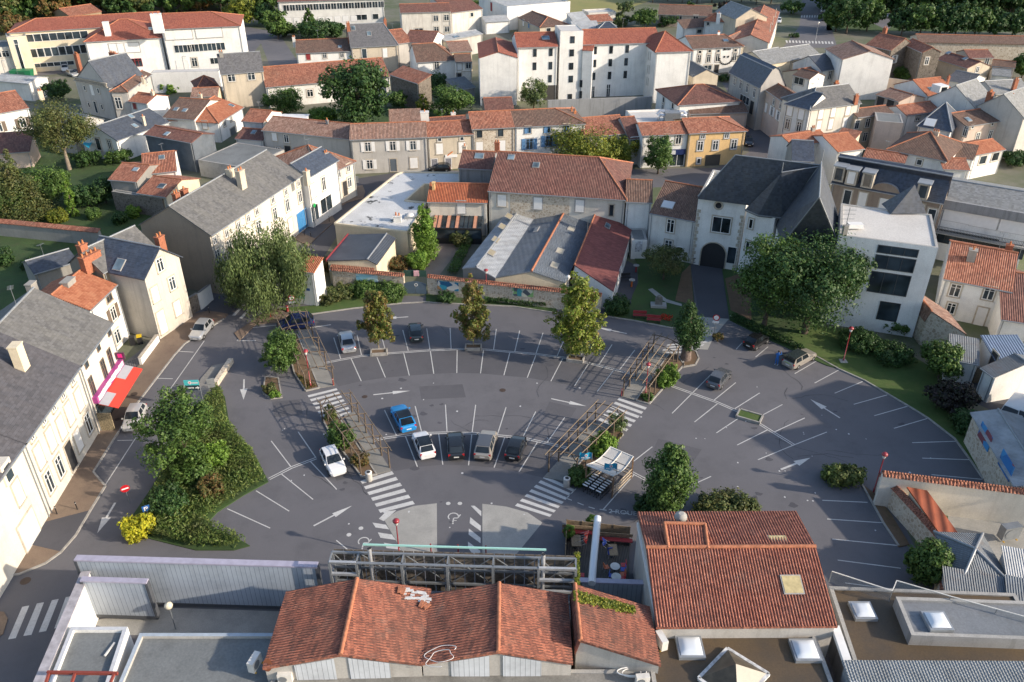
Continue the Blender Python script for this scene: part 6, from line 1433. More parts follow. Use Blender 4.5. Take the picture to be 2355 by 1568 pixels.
def car_meshes(kind,body,roofm=None,open_boot=False):
 key=(kind,body.name,roofm.name if roofm else '',open_boot)
 if key in CM:return CM[key]
 L,Wd,H,yb,yf,yr,yt,zh,boot=CARS[kind];w=Wd/2;out=[]
 st=[(.5,.70,.26,.52,.60),(.475,.86,.22,.62,.70),(.40,.96,.2,.70,zh-.14),(yb+.02,1.,.2,zh-.10,zh-.02),(0,1.,.2,zh-.06,zh),(-.25,1.,.2,zh-.04,zh+.02),(-.40,.985,.2,zh-.04,zh+.02),(-.475,.93,.24,zh-.12,zh-.01),(-.5,.82,.30,zh-.30,zh-.16)]
 g=MB();vs=[];N=10
 for y,k,zb,zs,zt in st:
  a=w*k;vs+=[(-a*.86,y*L,zb),(-a,y*L,zb+.14),(-a,y*L,zs-.10),(-a*.965,y*L,zs),(-a*.80,y*L,zt),(a*.80,y*L,zt),(a*.965,y*L,zs),(a,y*L,zs-.10),(a,y*L,zb+.14),(a*.86,y*L,zb)]
 fs=[(i*N+j,i*N+(j+1)%N,(i+1)*N+(j+1)%N,(i+1)*N+j)for i in range(len(st)-1)for j in range(N)]
 fs+=[tuple(range(N-1,-1,-1)),tuple((len(st)-1)*N+j for j in range(N))]
 g.mesh(vs,fs,0,False)
 wb,wr=w*.93,w*.74;z0=zh-.03
 B_=[(-wb*.93,yb*L,z0),(wb*.93,yb*L,z0),(wr*.95,yf*L,H-.05),(-wr*.95,yf*L,H-.05)]
 ym=(yf*.4+yr*.6)
 prof=[(yb*L,z0,wb*.95,None),(yf*L,z0,wb,H-.045),((yf+yr)/2*L,z0,wb,H),(yr*L,z0,wb,H-.05),(yt*L,z0+.02,wb*.90,None)]
 fr,rr,md=(yf*L,H-.045),(yr*L,H-.05),((yf+yr)/2*L,H)
 for s in(-1,1):
  g.mesh([(s*wb*.95,yb*L,z0),(s*wb,yf*L,z0),(s*wb,md[0],z0),(s*wb,rr[0],z0),(s*wb*.90,yt*L,z0),(s*wr,rr[0],rr[1]),(s*wr,md[0],md[1]),(s*wr,fr[0],fr[1])],[(0,1,7),(1,2,6,7),(2,3,5,6),(3,4,5)])
 rf=MB()
 rf.mesh([(-wr,fr[0],fr[1]),(wr,fr[0],fr[1]),(wr,md[0],md[1]),(-wr,md[0],md[1]),(wr,rr[0],rr[1]),(-wr,rr[0],rr[1]),(0,fr[0],fr[1]+.02),(0,md[0],md[1]+.03),(0,rr[0],rr[1]+.02)],[(0,6,7,3),(6,1,2,7),(3,7,8,5),(7,2,4,8)],0,True)
 g.face([(-wb*.95,yb*L,z0),(wb*.95,yb*L,z0),(wr,*fr),(-wr,*fr)])
 if not open_boot:g.face([(-wb*.9,yt*L,z0),(wb*.9,yt*L,z0),(wr,*rr),(-wr,*rr)])
 else:g.face([(-wb*.85,yt*L-.02,.55),(wb*.85,yt*L-.02,.55),(wr*.95,rr[0],rr[1]-.05),(-wr*.95,rr[0],rr[1]-.05)],1)
 out.append(('body',g.data('body',[body,dark]),(0,0,0),None))
 out.append(('roof',rf.data('roof',[roofm or body]),(0,0,.004),None))
 def glass(name,pts,k=.88,off=.012):
  pts=[Vector(p)for p in pts];c=sum(pts,Vector())/len(pts);n=(pts[1]-pts[0]).cross(pts[2]-pts[0]).normalized()
  if n.dot(c-Vector((0,-.2,.6)))<0:n=-n
  g=MB();g.face([c+(p-c)*k+n*off for p in pts]);out.append((name,g.data(name,[carglass]),(0,0,0),None))
 glass('windscreen',[(-wb*.95,yb*L,z0),(wb*.95,yb*L,z0),(wr,*fr),(-wr,*fr)],.93)
 if not open_boot:glass('rear_window',[(-wb*.9,yt*L,z0+.1),(wb*.9,yt*L,z0+.1),(wr,*rr),(-wr,*rr)],.88)
 else:
  g=MB();g.face([(-wr,rr[0],rr[1]+.02),(wr,rr[0],rr[1]+.02),(wr*1.1,rr[0]-.95,rr[1]+.30),(-wr*1.1,rr[0]-.95,rr[1]+.30)]);g.face([(-wr,rr[0],rr[1]),(wr,rr[0],rr[1]),(wr*1.1,rr[0]-.95,rr[1]+.27),(-wr*1.1,rr[0]-.95,rr[1]+.27)]);out.append(('tailgate',g.data('tailgate',[carglass]),(0,0,0),None))
  g=MB();g.box((0,-.5*L+.06,.80),(.9,.1,.10));out.append(('boot_mat',g.data('boot_mat',[paint('lime_bag',(.35,.5,.02),.6)]),(0,0,0),None))
 for s in(-1,1):
  if kind!='van':
   glass('side_window',[(s*wb,(yf*.75+yb*.25)*L,z0+.03),(s*wb,md[0]+.04,z0+.03),(s*wr,md[0]+.04,H-.04),(s*wr,yf*L-.02,H-.07)],.93)
   glass('side_window',[(s*wb,md[0]-.04,z0+.03),(s*wb,(yr*.8+yt*.2)*L,z0+.03),(s*wr,yr*L+.04,H-.08),(s*wr,md[0]-.04,H-.04)],.93)
  else:glass('side_window',[(s*wb,yb*L-.1,z0+.1),(s*wb,md[0]+1.,z0+.1),(s*wr,md[0]+1.,H-.25),(s*wr,yf*L-.05,H-.25)],.9)
  m=MB();m.box((s*(w+.07),(yb-.03)*L,zh+.03),(.16,.1,.12));out.append(('mirror',m.data('mirror',[body]),(0,0,0),None))
  m=MB();m.mesh([(s*w*.62,.492*L,.56),(s*w*.90,.465*L,.58),(s*w*.93,.42*L,.74),(s*w*.66,.46*L,.70)],[(0,1,2,3)]);m.v=[(x,y+.02,z+.03)for x,y,z in m.v];out.append(('headlight',m.data('headlight',[lampw]),(0,0,0),None))
  m=MB();m.box((s*w*.78,-.478*L,zh-.16),(w*.26,.10,.24));out.append(('tail_light',m.data('tail_light',[lampr]),(0,0,0),None))
 m=MB();m.box((0,-.5*L-.005,zh-.36),(.5,.03,.12));out.append(('number_plate',m.data('number_plate',[platem]),(0,0,0),None))
 m=MB();m.box((0,.5*L,.42),(.5,.03,.11));out.append(('number_plate',m.data('number_plate',[platem]),(0,0,0),None))
 m=MB();m.box((0,-.488*L,.38),(w*1.6,.12,.2));out.append(('bumper',m.data('bumper',[trim if kind in('suv','mpv')else body]),(0,0,0),None))
 m=MB();m.box((0,.487*L,.40),(w*1.2,.08,.12));out.append(('grille',m.data('grille',[trim]),(0,0,0),None))
 R=.315 if kind not in('suv','van')else.345
 t=MB();t.lathe([(R*.62,-.1),(R*.95,-.1),(R,-.06),(R,.06),(R*.95,.1),(R*.62,.1)],n=18);T=Matrix.Rotation(math.pi/2,4,'Y');t.v=[tuple(T@Vector(v))for v in t.v];td=t.data('wheel',[tyre])
 r_=MB();r_.lathe([(R*.3,-.105),(R*.64,-.09),(R*.64,.09),(R*.3,.105)],n=12);r_.v=[tuple(T@Vector(v))for v in r_.v];rd=r_.data('rim',[rimm])
 for y in(.315,-.30):
  for s in(-1,1):out.append(('wheel',td,(s*(w-.095),y*L,R),rd))
 CM[key]=out;return out
def car(kind,label,front,rear,body,roofm=None,open_boot=False,name='parked_car',group='cars parked in the square',z=.006,centre=None):
 a,c=W(front),W(rear);d=a-c;ang=math.atan2(d.y,d.x)-math.pi/2
 L=CARS[kind][0];P=(a+c)/2 if centre is None else W(centre)
 t=thing(name,label,'van' if kind=='van' else 'car',(P.x,P.y,z),ang,group)
 for nm,me,off,sub in car_meshes(kind,body,roofm,open_boot):
  o=link(nm,me,t,off)
  if sub is not None:link('rim',sub,o)
 return t
pt=lambda n,c,r=.25,m=0.:paint('car_'+n,c,r,m)
silver=pt('silver',(.46,.47,.48),.3,.5);carwhite=pt('white',(.68,.68,.68));carblack=pt('black',(.012,.013,.015),.18);navy=pt('navy',(.012,.022,.085),.2);carblue=pt('blue',(.02,.22,.52),.25);cgrey=pt('grey',(.12,.125,.135),.25,.4);beige=pt('beige',(.40,.36,.31),.3,.4);dkg=pt('dark_green_grey',(.03,.04,.042),.2);pearl=pt('pearl',(.50,.49,.47),.3,.3)
O(0,1);car('hatch','silver hatchback parked on the pavement edge below the grey gable house',(1795,1580),(1925,1425),silver,z=.01,group='cars parked along the left street')
O(0,2);car('hatch','pale silver small hatchback parked beside the red shop awning',(1195,855),(1300,640),pearl,z=.01,group='cars parked along the left street')
O(1,1);car('mpv','dark blue people carrier standing by the no-entry corner near the willow',(225,1462),(510,1425),navy)
O(1,2);car('sedan','silver saloon parked left of the first autumn tree',(822,-48),(862,125),silver);car('hatch','dark saloon parked between the two autumn trees',(1462,-140),(1482,40),dkg)
car('coupe','bright blue coupe with black roof parked alone in the middle row',(1306,650),(1404,840),carblue,carglass)
car('hatch','white hatchback with black glass roof parked in the front row',(1500,880),(1588,1105),carwhite,carglass);car('hatch','black hatchback parked between the white hatchback and beige crossover',(1828,890),(1845,1108),carblack)
car('suv','beige crossover with grey roof parked in the front row',(2145,885),(2085,1105),beige,cgrey);car('mini','small round black city car at the right end of the front row',(2425,925),(2355,1118),carblack)
car('hatch','white old hatchback facing the zebra crossing left of the pergola',(775,1268),(655,1028),carwhite)
O(2,2);car('hatch','grey hatchback parked on the right side of the upper right pergola',(1965,300),(1835,458),cgrey)
O(1840,780,300);car('mini','small dark car parked beside the big tree with shiny rear window',(510,570),(265,720),carblack);car('estate','beige estate car with its boot open next to a person in blue',(1420,880),(1040,1090),beige,dkg,True)
O(2,0);car('mini','black car driving down the side street beside the ochre house',(2185,1372),(2160,1290),carblack,name='moving_car',group='cars on the far streets')
O();car('hatch','dark car sheltering under the concrete carport',(522,405),(508,385),carblack,group='cars around the houses')
O(0,0);car('hatch','white car in the school yard before the cream school',(600,672),(610,625),carwhite,group='cars around the school');car('hatch','pale car half hidden behind the villa in the school yard',(690,705),(650,690),silver,group='cars around the school')
car('van','white van parked left before the school annex',(1725,668),(1715,610),carwhite,group='cars around the school',name='parked_van');car('van','white van parked right before the school annex',(1890,660),(1880,605),carwhite,group='cars around the school',name='parked_van');car('hatch','white car parked at the right end of the school annex',(1980,650),(1968,605),carwhite,group='cars around the school')
O(3,0);car('hatch','white car beside the verge at the far crossroads',(92,225),(98,190),carwhite,group='cars on the far streets');car('van','white van driving up the far avenue',(505,95),(508,130),carwhite,group='cars on the far streets',name='moving_van');car('van','dark van stopped at the far zebra crossing',(520,165),(516,205),cgrey,group='cars on the far streets',name='moving_van')
car('hatch','pale blue car parked under the park trees',(1150,170),(1075,165),silver,group='cars on the far streets');car('hatch','white car parked behind the round park trees',(1410,160),(1370,160),carwhite,group='cars on the far streets');car('hatch','silver car parked further right behind the round park trees',(1600,165),(1560,162),silver,group='cars on the far streets')
O(3,2);car('van','white van in the dark yard at the right edge, nearer the barn',(2205,735),(2240,690),carwhite,group='cars around the houses',name='parked_van');car('van','second white van in the dark yard, cut by the picture edge',(2320,770),(2350,725),carwhite,group='cars around the houses',name='parked_van')
O(1,0);car('hatch','dark car parked in the backyard beside the tall dark tree',(1330,1085),(1360,1055),carblack,group='cars around the houses')
O(840,260,560);car('hatch','dark car parked in front of the poster-filled shop',(1010,705),(1180,705),carblack,group='cars around the houses')
polem=plain('pergola_wood',(.115,.085,.06),.85,var=.35,scale=5.);railm=plain('pergola_rail',(.20,.15,.10),.85,var=.3,scale=5.)
lampm=paint('lamp_red',(.26,.018,.025),.4)
def pergola(label,nl,nr,fl,fr,nf,dark_=False,bed=None):
 NL,NR,FL,FR=W(nl),W(nr),W(fl),W(fr);B=thing('pergola',label,'pergola',NL,0,'rustic timber pergolas of the car park');o=NL;h=2.45
 up=lambda p,z:p-o+Vector((0,0,z))
 for i in range(nf):
  t=i/(nf-1);a,c=NL.lerp(FL,t),NR.lerp(FR,t)
  for p in(a,c):
   g=MB();g.tube([up(p,0),up(p,h)],[.085,.065],7);g.build('post',[polem],B)
  g=MB();N=6;ps=[up(a.lerp(c,-.08+1.16*k/N),h+.28*math.sin(math.pi*k/N))for k in range(N+1)];g.tube(ps,.06,6);g.build('cross_beam',[polem],B)
  m=a.lerp(c,.5)
  g=MB();g.tube([up(c,h-.75),up(c.lerp(a,.22),h+.12)],.045,5);g.tube([up(a,h-.75),up(a.lerp(c,.22),h+.12)],.045,5);g.build('brace',[polem],B)
 for k in range(5):
  s=-.04+1.08*k/4;a,c=NL.lerp(NR,s),FL.lerp(FR,s);d=(c-a).normalized()*.6
  z=h+.08+.28*math.sin(math.pi*min(1,max(0,s)))
  g=MB();g.tube([up(a-d,z),up((a+c)/2,z+.02),up(c+d,z)],.045,6);g.build('rail',[railm],B)
 return B
O()
pergola('upper left pergola with overgrown far end beside the first autumn tree',(704,896),(768,886),(643,768),(708,757),5)
pergola('lower left pergola over the path between zebra crossings',(830,1092),(896,1076),(742,968),(810,948),6)
pergola('upper right pergola next to the clipped evergreen',(1432,911),(1490,927),(1500,812),(1556,834),6)
pergola('lower right pergola behind the trolley shelter',(1261,1086),(1325,1096),(1368,972),(1428,994),6)
sheet('garden_path',[(734,893),(769,887),(712,757),(684,760)],.1,pathc,.09);sheet('garden_path',[(864,1092),(899,1083),(815,948),(790,955)],.1,pathc,.09)
sheet('garden_path',[(1427,912),(1462,922),(1538,815),(1505,800)],.1,pathc,.09);sheet('garden_path',[(1250,1098),(1297,1108),(1400,980),(1362,970)],.1,pathc,.09)
for nm,pts in(('planting_bed',[(703,900),(734,893),(684,770),(655,772),(677,859)]),('planting_bed',[(832,1098),(866,1092),(775,955),(742,965),(760,1000)]),('planting_bed',[(1462,922),(1492,930),(1572,840),(1555,815),(1538,815)]),('planting_bed',[(1300,1108),(1325,1110),(1432,1000),(1425,990),(1400,982)]),('planting_bed',[(605,905),(622,918),(648,915),(640,870),(610,868)]),('planting_bed',[(1570,845),(1598,840),(1606,825),(1600,810),(1575,800)])):
 sheet(nm,pts,.12,earth,.12);kerb('kerb',pts,.14,.16,True)
def lamp(label,base,top,white_=False,p=None):
 P=W(base);H=hgt(base,top);H=max(3.2,min(H,7.5));t=thing('street_lamp',label,'street lamp',P,0,'red street lamps of the car park')
 m=lampm if not white_ else grey_metal
 g=MB();g.tube([(0,0,0),(0,0,.5),(0,0,.52),(0,0,H-.5)],[.09,.09,.06,.045],8);g.build('pole',[m],t)
 g=MB();g.lathe([(.10,H-.5),(.22,H-.12),(.20,H-.1)],n=12);g.build('lantern',[plain('lantern_glass',(.55,.53,.50),.3)],t)
 g=MB();g.lathe([(.27,H-.12),(.29,H-.02),(.2,H+.10),(.04,H+.15)],n=14);g.build('cap',[m if not white_ else offwhite],t)
 return t
O(1,2);lamp('red street lamp beside the upper left pergola',(505,425),(462,90))
O(2,2);lamp('red street lamp inside the upper right pergola',(1225,500),(1258,212))
O(3,2);lamp('red street lamp at the corner of the tiled garden wall',(970,1390),(1095,1040));lamp('red street lamp on the lawn with a concrete foot',(690,190),(757,-118))
O(1,1);lamp('red street lamp in front of the rubble wall',(2120,1200),(2118,915))
O(1,3);lamp('red street lamp in front of the steel truss',(1322,440),(1282,85))
O(2,1);lamp('pale street lamp hidden behind the yellow-green tree',(505,1290),(545,975),True)
O(3,0);t=lamp('tall grey street lamp at the far avenue',(430,400),(475,205),True)
O(3,2);P=W((690,195));g=MB();g.box((P.x,P.y,.12),(.8,.8,.1));struct('lamp_footing',g,[lightc])
def bollard(p,label,m,h=.9,r=.05,group='bollards on the pavements',z=.1):
 P=W(p);P.z=z;t=thing('bollard',label,'bollard',P,0,group)
 g=MB();g.lathe([(r*1.2,0),(r,.08),(r,h-.08),(r*1.3,h-.06),(r*1.1,h)],n=8);g.build('post',[m],t)
 g=MB();g.lathe([(r*1.08,h-.16),(r*1.08,h-.11)],n=8);g.build('band',[offwhite],t)
O(0,2)
for p,l in(((715,1558),'black bollard on the brown pavement nearer the no-entry sign'),((528,1600),'black bollard beside the long white house wall, lowest on the left street'),((1068,590),'black bollard at the right end of the red awning'),((1120,460),'black bollard in front of the shop awning')):bollard(p,l,black)
O(1,1)
for p,l in(((588,490),'black bollard before the pharmacy door'),((676,475),'black bollard between pharmacy and street bend'),((447,602),'black bollard left on the driveway by the blue shopfront'),((507,617),'black bollard right on the driveway by the blue shopfront')):bollard(p,l,black)
bollard((135,1350),'red hydrant-like post on the pavement by the willow',red_paint,.8,.09);bollard((292,1300),'stout red fire hydrant beside the transformer house',red_paint,.75,.16)
O(0,1);bollard((1928,1315),'black bollard beside the white double gate',black)
O(1,3)
for p,l in(((1610,380),'red bollard at the left forecourt edge before the truss'),((1860,385),'red bollard in the middle before the truss'),((2115,395),'red bollard at the right forecourt edge before the truss')):bollard(p,l,red_paint,1.,.06,z=0)
O(1,2);bollard((712,415),'short red post at the near end of the upper left pergola',red_paint,.9,.06)
O(2,2);bollard((1005,510),'short red post at the near end of the upper right pergola',red_paint,.9,.06)
def bin_(p,label):
 P=W(p);t=thing('litter_bin',label,'litter bin',P,0,'pebbled litter bins');t.location.z=.02
 g=MB();g.lathe([(.30,0),(.32,.05),(.32,.82),(.28,.9)],n=16);g.build('drum',[ground('pebble_concrete',(.36,.34,.31),(.46,.44,.40),None,.5,2,30.)if 'pebble_concrete' not in MATS else MATS['pebble_concrete']],t)
 g=MB();g.lathe([(.30,.9),(.33,.92),(.33,1.),(.2,1.03)],n=16);g.lathe([(.19,1.032),(.18,1.036)],n=14,mi=1);g.build('lid',[offwhite,dark],t)
O(1,2);bin_((1042,1285),'pebbled litter bin at the near end of the lower left pergola')
O(2,2);bin_((502,1340),'pebbled litter bin beside the trolley shelter hedge')
def planter(p,label,w_,d_,h_=.35,rz=0.):
 P=W(p);t=thing('planter',label,'planter',P,rz);g=MB();k=.16
 for c,s in(((0,d_/2),(w_,k)),((0,-d_/2),(w_,k)),((w_/2,0),(k,d_+k)),((-w_/2,0),(k,d_+k))):g.box((c[0],c[1],h_/2),(s[0],s[1],h_))
 g.build('stone_border',[kerbm],t);g=MB();g.box((0,0,h_*.35),(w_-.1,d_-.1,h_*.7));g.build('soil',[earth if 'grass' not in label else grassm],t)
O(1,2);planter((1132,118),'stone planter under the left autumn tree',1.8,1.,.4,.1);planter((2000,72),'stone planter under the middle autumn tree',1.8,1.,.4)
O(2,2);planter((583,178),'stone planter under the yellow-green tree',1.8,1.1,.4,-.25);planter((2182,705),'grass-filled planter at the end of the double line',2.4,1.4,.3,-.5)
def post_sign(name,label,base,top,parts,facing=None,lean=None):
 P=W(base);H=hgt(base,top);t=thing(name,label,'road sign',P);g=MB();g.tube([(0,0,0),(0,0,H)],.035,6);g.build('pole',[grey_metal],t)
 d=(CAM-P);d.z=0;a=math.atan2(d.y,d.x)+math.pi/2 if facing is None else facing
 R=Matrix.Rotation(a,4,'Z')
 for nm,mb_,mats in parts(H):
  mb_.v=[tuple(R@Vector(v))for v in mb_.v];mb_.build(nm,mats,t)
 return t
signred=paint('sign_red',(.42,.012,.02),.4,coat=.2);signblue=paint('sign_blue',(.02,.10,.33),.4,coat=.2);teal=paint('sign_teal',(.07,.45,.48),.4,coat=.2);signwhite=paint('sign_white',(.70,.70,.70),.4,coat=.2)
def vdisc(g,r,z,y,mi,n_=18,x0=0.):
 g.face([(x0+r*math.cos(a),y,z+r*math.sin(a))for a in np.linspace(0,2*math.pi,n_+1)[:-1]],mi)
def noentry(H):
 g=MB();vdisc(g,.40,H-.35,-.05,0);vdisc(g,.40,H-.35,-.045,0);g.box((0,-.058,H-.35),(.58,.01,.14),1);return[('disc',g,[signred,signwhite])]
def prohib(H):
 g=MB();vdisc(g,.42,H-.35,-.05,0);vdisc(g,.30,H-.35,-.056,1);h=MB();h.box((0,-.05,H-.95),(.75,.02,.28));return[('disc',g,[signred,signwhite]),('plate',h,[signwhite])]
def parking(H):
 g=MB();g.box((0,-.05,H-.3),(.62,.02,.62));
 h=MB();h.box((-.12,-.066,H-.32),(.09,.012,.42));h.box((.0,-.066,H-.15),(.22,.012,.08));h.box((.0,-.066,H-.33),(.22,.012,.08));h.box((.12,-.066,H-.24),(.08,.012,.2));return[('panel',g,[signblue]),('symbol',h,[signwhite])]
O(0,2);post_sign('no_entry_sign','red no-entry sign on the left street beside the hedge island',(1192,1490),(1200,1330),noentry)
post_sign('parking_sign','blue parking sign in front of the yellow shrub',(1385,1680),(1362,1515),parking)
def direc(H):
 g=MB();g.box((-.75,-.05,H-.35),(1.5,.06,.62));h=MB();h.box((-.75,-.05,H-.97),(1.45,.06,.6));c=MB();vdisc(c,.2,H-.33,-.09,0,14,-.9);c.box((-.9,-.096,H-.33),(.16,.01,.12),1)
 for i,w_ in enumerate((.1,.12,.08,.12)):c.box((-.58+i*.14,-.09,H-.36),(w_,.012,.16),0)
 ar=MB();ar.box((-.32,-.09,H-.98),(.24,.012,.12));ar.face([(-.22,-.09,H-.78),(-.22,-.09,H-1.18),(.0,-.09,H-.98)])
 for i,w_ in enumerate((.1,.08,.1,.1,.08,.1)):ar.box((-1.3+i*.13,-.09,H-.98),(w_,.012,.15))
 return[('teal_panel',g,[teal]),('dark_panel',h,[paint('sign_dark',(.015,.04,.05),.4)]),('emblem',c,[signwhite,paint('emblem_pink',(.55,.05,.12),.4)]),('arrow',ar,[signwhite])]
post_sign('direction_sign','teal and black direction sign with white arrow at the hedge island',(1890,640),(1830,355),direc,.05)
def grey_back(H):
 g=MB();g.box((0,-.05,H-.35),(.8,.04,.7));h=MB();h.box((0,-.05,H-.95),(.75,.04,.4));return[('panel',g,[grey_metal]),('lower_panel',h,[grey_metal])]
post_sign('road_sign','grey back of a road sign beside the teal direction sign',(1965,500),(1938,345),grey_back)
O(1,1);post_sign('no_entry_sign','red no-entry sign half covered by the willow',(110,1240),(102,1080),noentry);post_sign('pedestrian_sign','small pink sign on a pole at the white transformer house',(350,1330),(333,1150),prohib)
O(2,1);post_sign('no_vehicles_sign','red ringed round sign with white plate at the foot of the mansion path',(1858,1500),(1873,1330),prohib)
O(1,1);post_sign('mirror_sign','grey round sign at the street bend by the corner house',(928,150),(920,55),grey_back)
def flag(label,base,top,side=-1):
 P=W(base);H=hgt(base,top);H=max(3.,min(H,5.));t=thing('flag',label,'flag',P,0,'blue flags at the trolley shelter');g=MB();g.tube([(0,0,0),(0,0,H)],.03,6);g.build('pole',[grey_metal],t)
 g=MB();N=8;vs=[]
 for i in range(N+1):
  for z in(H,H-.75):vs.append((side*1.15*i/N,.07*math.sin(i*1.1),z+.03*math.sin(i*.9)))
 g.mesh(vs,[(2*i,2*i+2,2*i+3,2*i+1)for i in range(N)],0,True);g.build('cloth',[paint('flag_blue',(.015,.30,.48),.6,coat=0)],t)
 g=MB();vdisc(g,.15,H-.22,-.10,0,14,side*.55);g.box((side*.55,-.106,H-.22),(.12,.008,.1),1)
 for i,w_ in enumerate((.12,.08,.1,.06,.12,.1)):g.box((side*(.24+i*.14),-.10,H-.48),(w_,.008,.11),0)
 g.box((side*.58,-.10,H-.62),(.6,.008,.03),0);g.build('emblem',[signwhite,MATS['emblem_pink']],t)
O(2,2);flag('blue flag with white emblem in front of the trolley shelter roof',(945,1395),(938,1130));flag('blue flag with white emblem behind the hedge left of the trolley shelter',(722,1270),(713,1032))
zr=2.5;cs=[W(p,zr)for p in((905,985),(1115,1075),(935,1252),(685,1150))]
B=thing('trolley_shelter','trolley shelter with sagging white canvas roof and timber rails','shelter',(cs[3].x,cs[3].y,0));o=B.location
g=MB();N=8;vs=[]
for i in range(N+1):
 for j in range(N+1):
  s,t_=i/N,j/N;p=cs[0].lerp(cs[1],s).lerp(cs[3].lerp(cs[2],s),t_)-o;vs.append((p.x,p.y,p.z-.45*math.sin(math.pi*t_)+.12))
g.mesh(vs,[(i*(N+1)+j,(i+1)*(N+1)+j,(i+1)*(N+1)+j+1,i*(N+1)+j+1)for i in range(N)for j in range(N)],0,True);g.build('canopy',[plain('canvas',(.55,.52,.47),.7,var=.12,scale=1.)],B)
ey_=[(cs[0],cs[3]),(cs[1],cs[2]),((cs[0]+cs[1])/2,(cs[2]+cs[3])/2)]
for a,c in ey_:
 g=MB();g.tube([a.lerp(c,k/8)-o+Vector((0,0,.16-.45*math.sin(math.pi*k/8)))for k in range(9)],.045,6);g.build('roof_rail',[offwhite],B)
for a,c in((cs[0],cs[1]),(cs[3],cs[2])):g=MB();g.bar(a-o+Vector((0,0,.1)),c-o+Vector((0,0,.1)),.1,.1);g.build('roof_rail',[offwhite],B)
for k in(1/3,2/3):
 a,c=cs[0].lerp(cs[3],k),cs[1].lerp(cs[2],k);dz=Vector((0,0,.14-.45*math.sin(math.pi*k)));g=MB();g.tube([a-o+dz,c-o+dz],.03,5);g.build('roof_rib',[black],B)
for p in cs:
 g=MB();g.bar((p.x-o.x,p.y-o.y,0),(p.x-o.x,p.y-o.y,zr),.13,.13);g.build('post',[plain('shelter_wood',(.24,.15,.09),.8,var=.3)],B)
for a,c in((cs[1],cs[2]),(cs[0],cs[3]),(cs[0],cs[1])):
 for z in(.35,.75,1.15):
  g=MB();g.bar((a.x-o.x,a.y-o.y,z),(c.x-o.x,c.y-o.y,z),.05,.13);g.build('rail',[plain('pale_rail',(.42,.34,.25),.8,var=.2)],B)
ax=(cs[2]-cs[1]);ax.z=0;ax.normalize();bx=(cs[1]-cs[0]);bx.z=0;bw=bx.length;bx.normalize();first=None
wire=plain('trolley_wire',(.05,.055,.06),.4,.5);hand=plain('trolley_handle',(.62,.64,.66),.5)
TG={}
def trolley(P,rz,label):
 t=thing('shopping_trolley',label,'shopping trolley',P,rz,'shopping trolleys nested under the shelter')
 if not TG:
  g=MB()
  for z,w_,l_ in((.45,.42,.62),(.7,.48,.78),(.95,.54,.9)):
   for s in(-1,1):g.bar((s*w_/2,-l_/2,z),(s*w_/2*.85,l_/2,z),.02);g.bar((-w_/2,s*l_/2,z),(w_/2,s*l_/2,z),.02)
  for s in(-1,1):
   for k in range(6):g.bar((s*.22,-.3+k*.12,.45),(s*.26,-.42+k*.17,.95),.014)
  TG['basket']=g.data('basket',[wire]);g=MB()
  for s in(-1,1):g.bar((s*.22,-.45,.12),(s*.2,.4,.12),.03);g.bar((s*.22,-.4,.12),(s*.24,-.45,.95),.03)
  TG['chassis']=g.data('chassis',[wire]);g=MB();g.box((0,-.5,1.),(.52,.1,.09));TG['handle']=g.data('handle',[hand]);g=MB();g.lathe([(.06,-.015),(.06,.015)],n=8);T=Matrix.Rotation(math.pi/2,4,'Y');g.v=[tuple(T@Vector(v))for v in g.v];TG['wheel']=g.data('wheel',[tyre])
 for k in('basket','chassis','handle'):link(k,TG[k],t)
 for x in(-.2,.2):
  for y in(-.4,.36):link('wheel',TG['wheel'],t,(x,y,.06))
rz=math.atan2(-ax.y,-ax.x)-math.pi/2
for r in range(3):
 for k in range(6):
  P=cs[3]+bx*(bw*(.2+.29*r))-ax*(-.35+k*.36);P.z=.006
  trolley(P,rz,'grey shopping trolley nested in the %s row under the canvas shelter'%('left','middle','right')[r])
def ptable(p,label,m):
 P=W(p);P.z=.01;t=thing('play_table',label,'table',P);g=MB();g.lathe([(.12,0),(.12,1.)],n=10);g.build('leg',[m],t);g=MB();g.lathe([(.42,1.),(.42,1.06),(.3,1.07)],n=18);g.build('tabletop',[lightc],t)
O(2,1);ptable((1138,935),'round pale table on a crimson column in the play terrace',red_paint);ptable((1098,1070),'round pale table on an orange column in the play terrace',paint('orange_column',(.5,.12,.02),.5))
def pbench(p,label,rz,m=red_paint):
 P=W(p);P.z=.1;t=thing('bench',label,'bench',P,rz);g=MB();g.box((0,0,.45),(1.7,.5,.07));g.build('seat',[m],t);g=MB();g.box((0,.25,.75),(1.7,.06,.4));g.build('backrest',[m],t)
 for x in(-.7,.7):g=MB();g.box((x,0,.22),(.08,.45,.42));g.build('leg',[black],t)
pbench((1172,1365),'red slatted bench on the mansion lawn left of its twin',-.1);pbench((1300,1405),'red slatted bench on the mansion lawn nearer the evergreen',-.15);pbench((1030,1015),'black bench on the dark play terrace',.1,black)
P=W((1345,1255));P.z=.1;t=thing('stone_monument','small carved stone monument in a pale kerb on the mansion lawn','monument',P,-.1);g=MB();g.box((0,0,.15),(2.,1.2,.3));g.build('base',[lightc],t);g=MB();g.box((0,.1,.7),(.9,.5,.9));g.lathe([(.3,1.1),(.36,1.3),(.2,1.5)],(0,.1,0),10);g.build('stone',[plain('weathered_grey_stone',(.16,.15,.13),.9,var=.35,scale=4)],t)
fl=leafm('red_flowers',[(.35,.01,.01),(.5,.04,.02),(.05,.12,.02)])
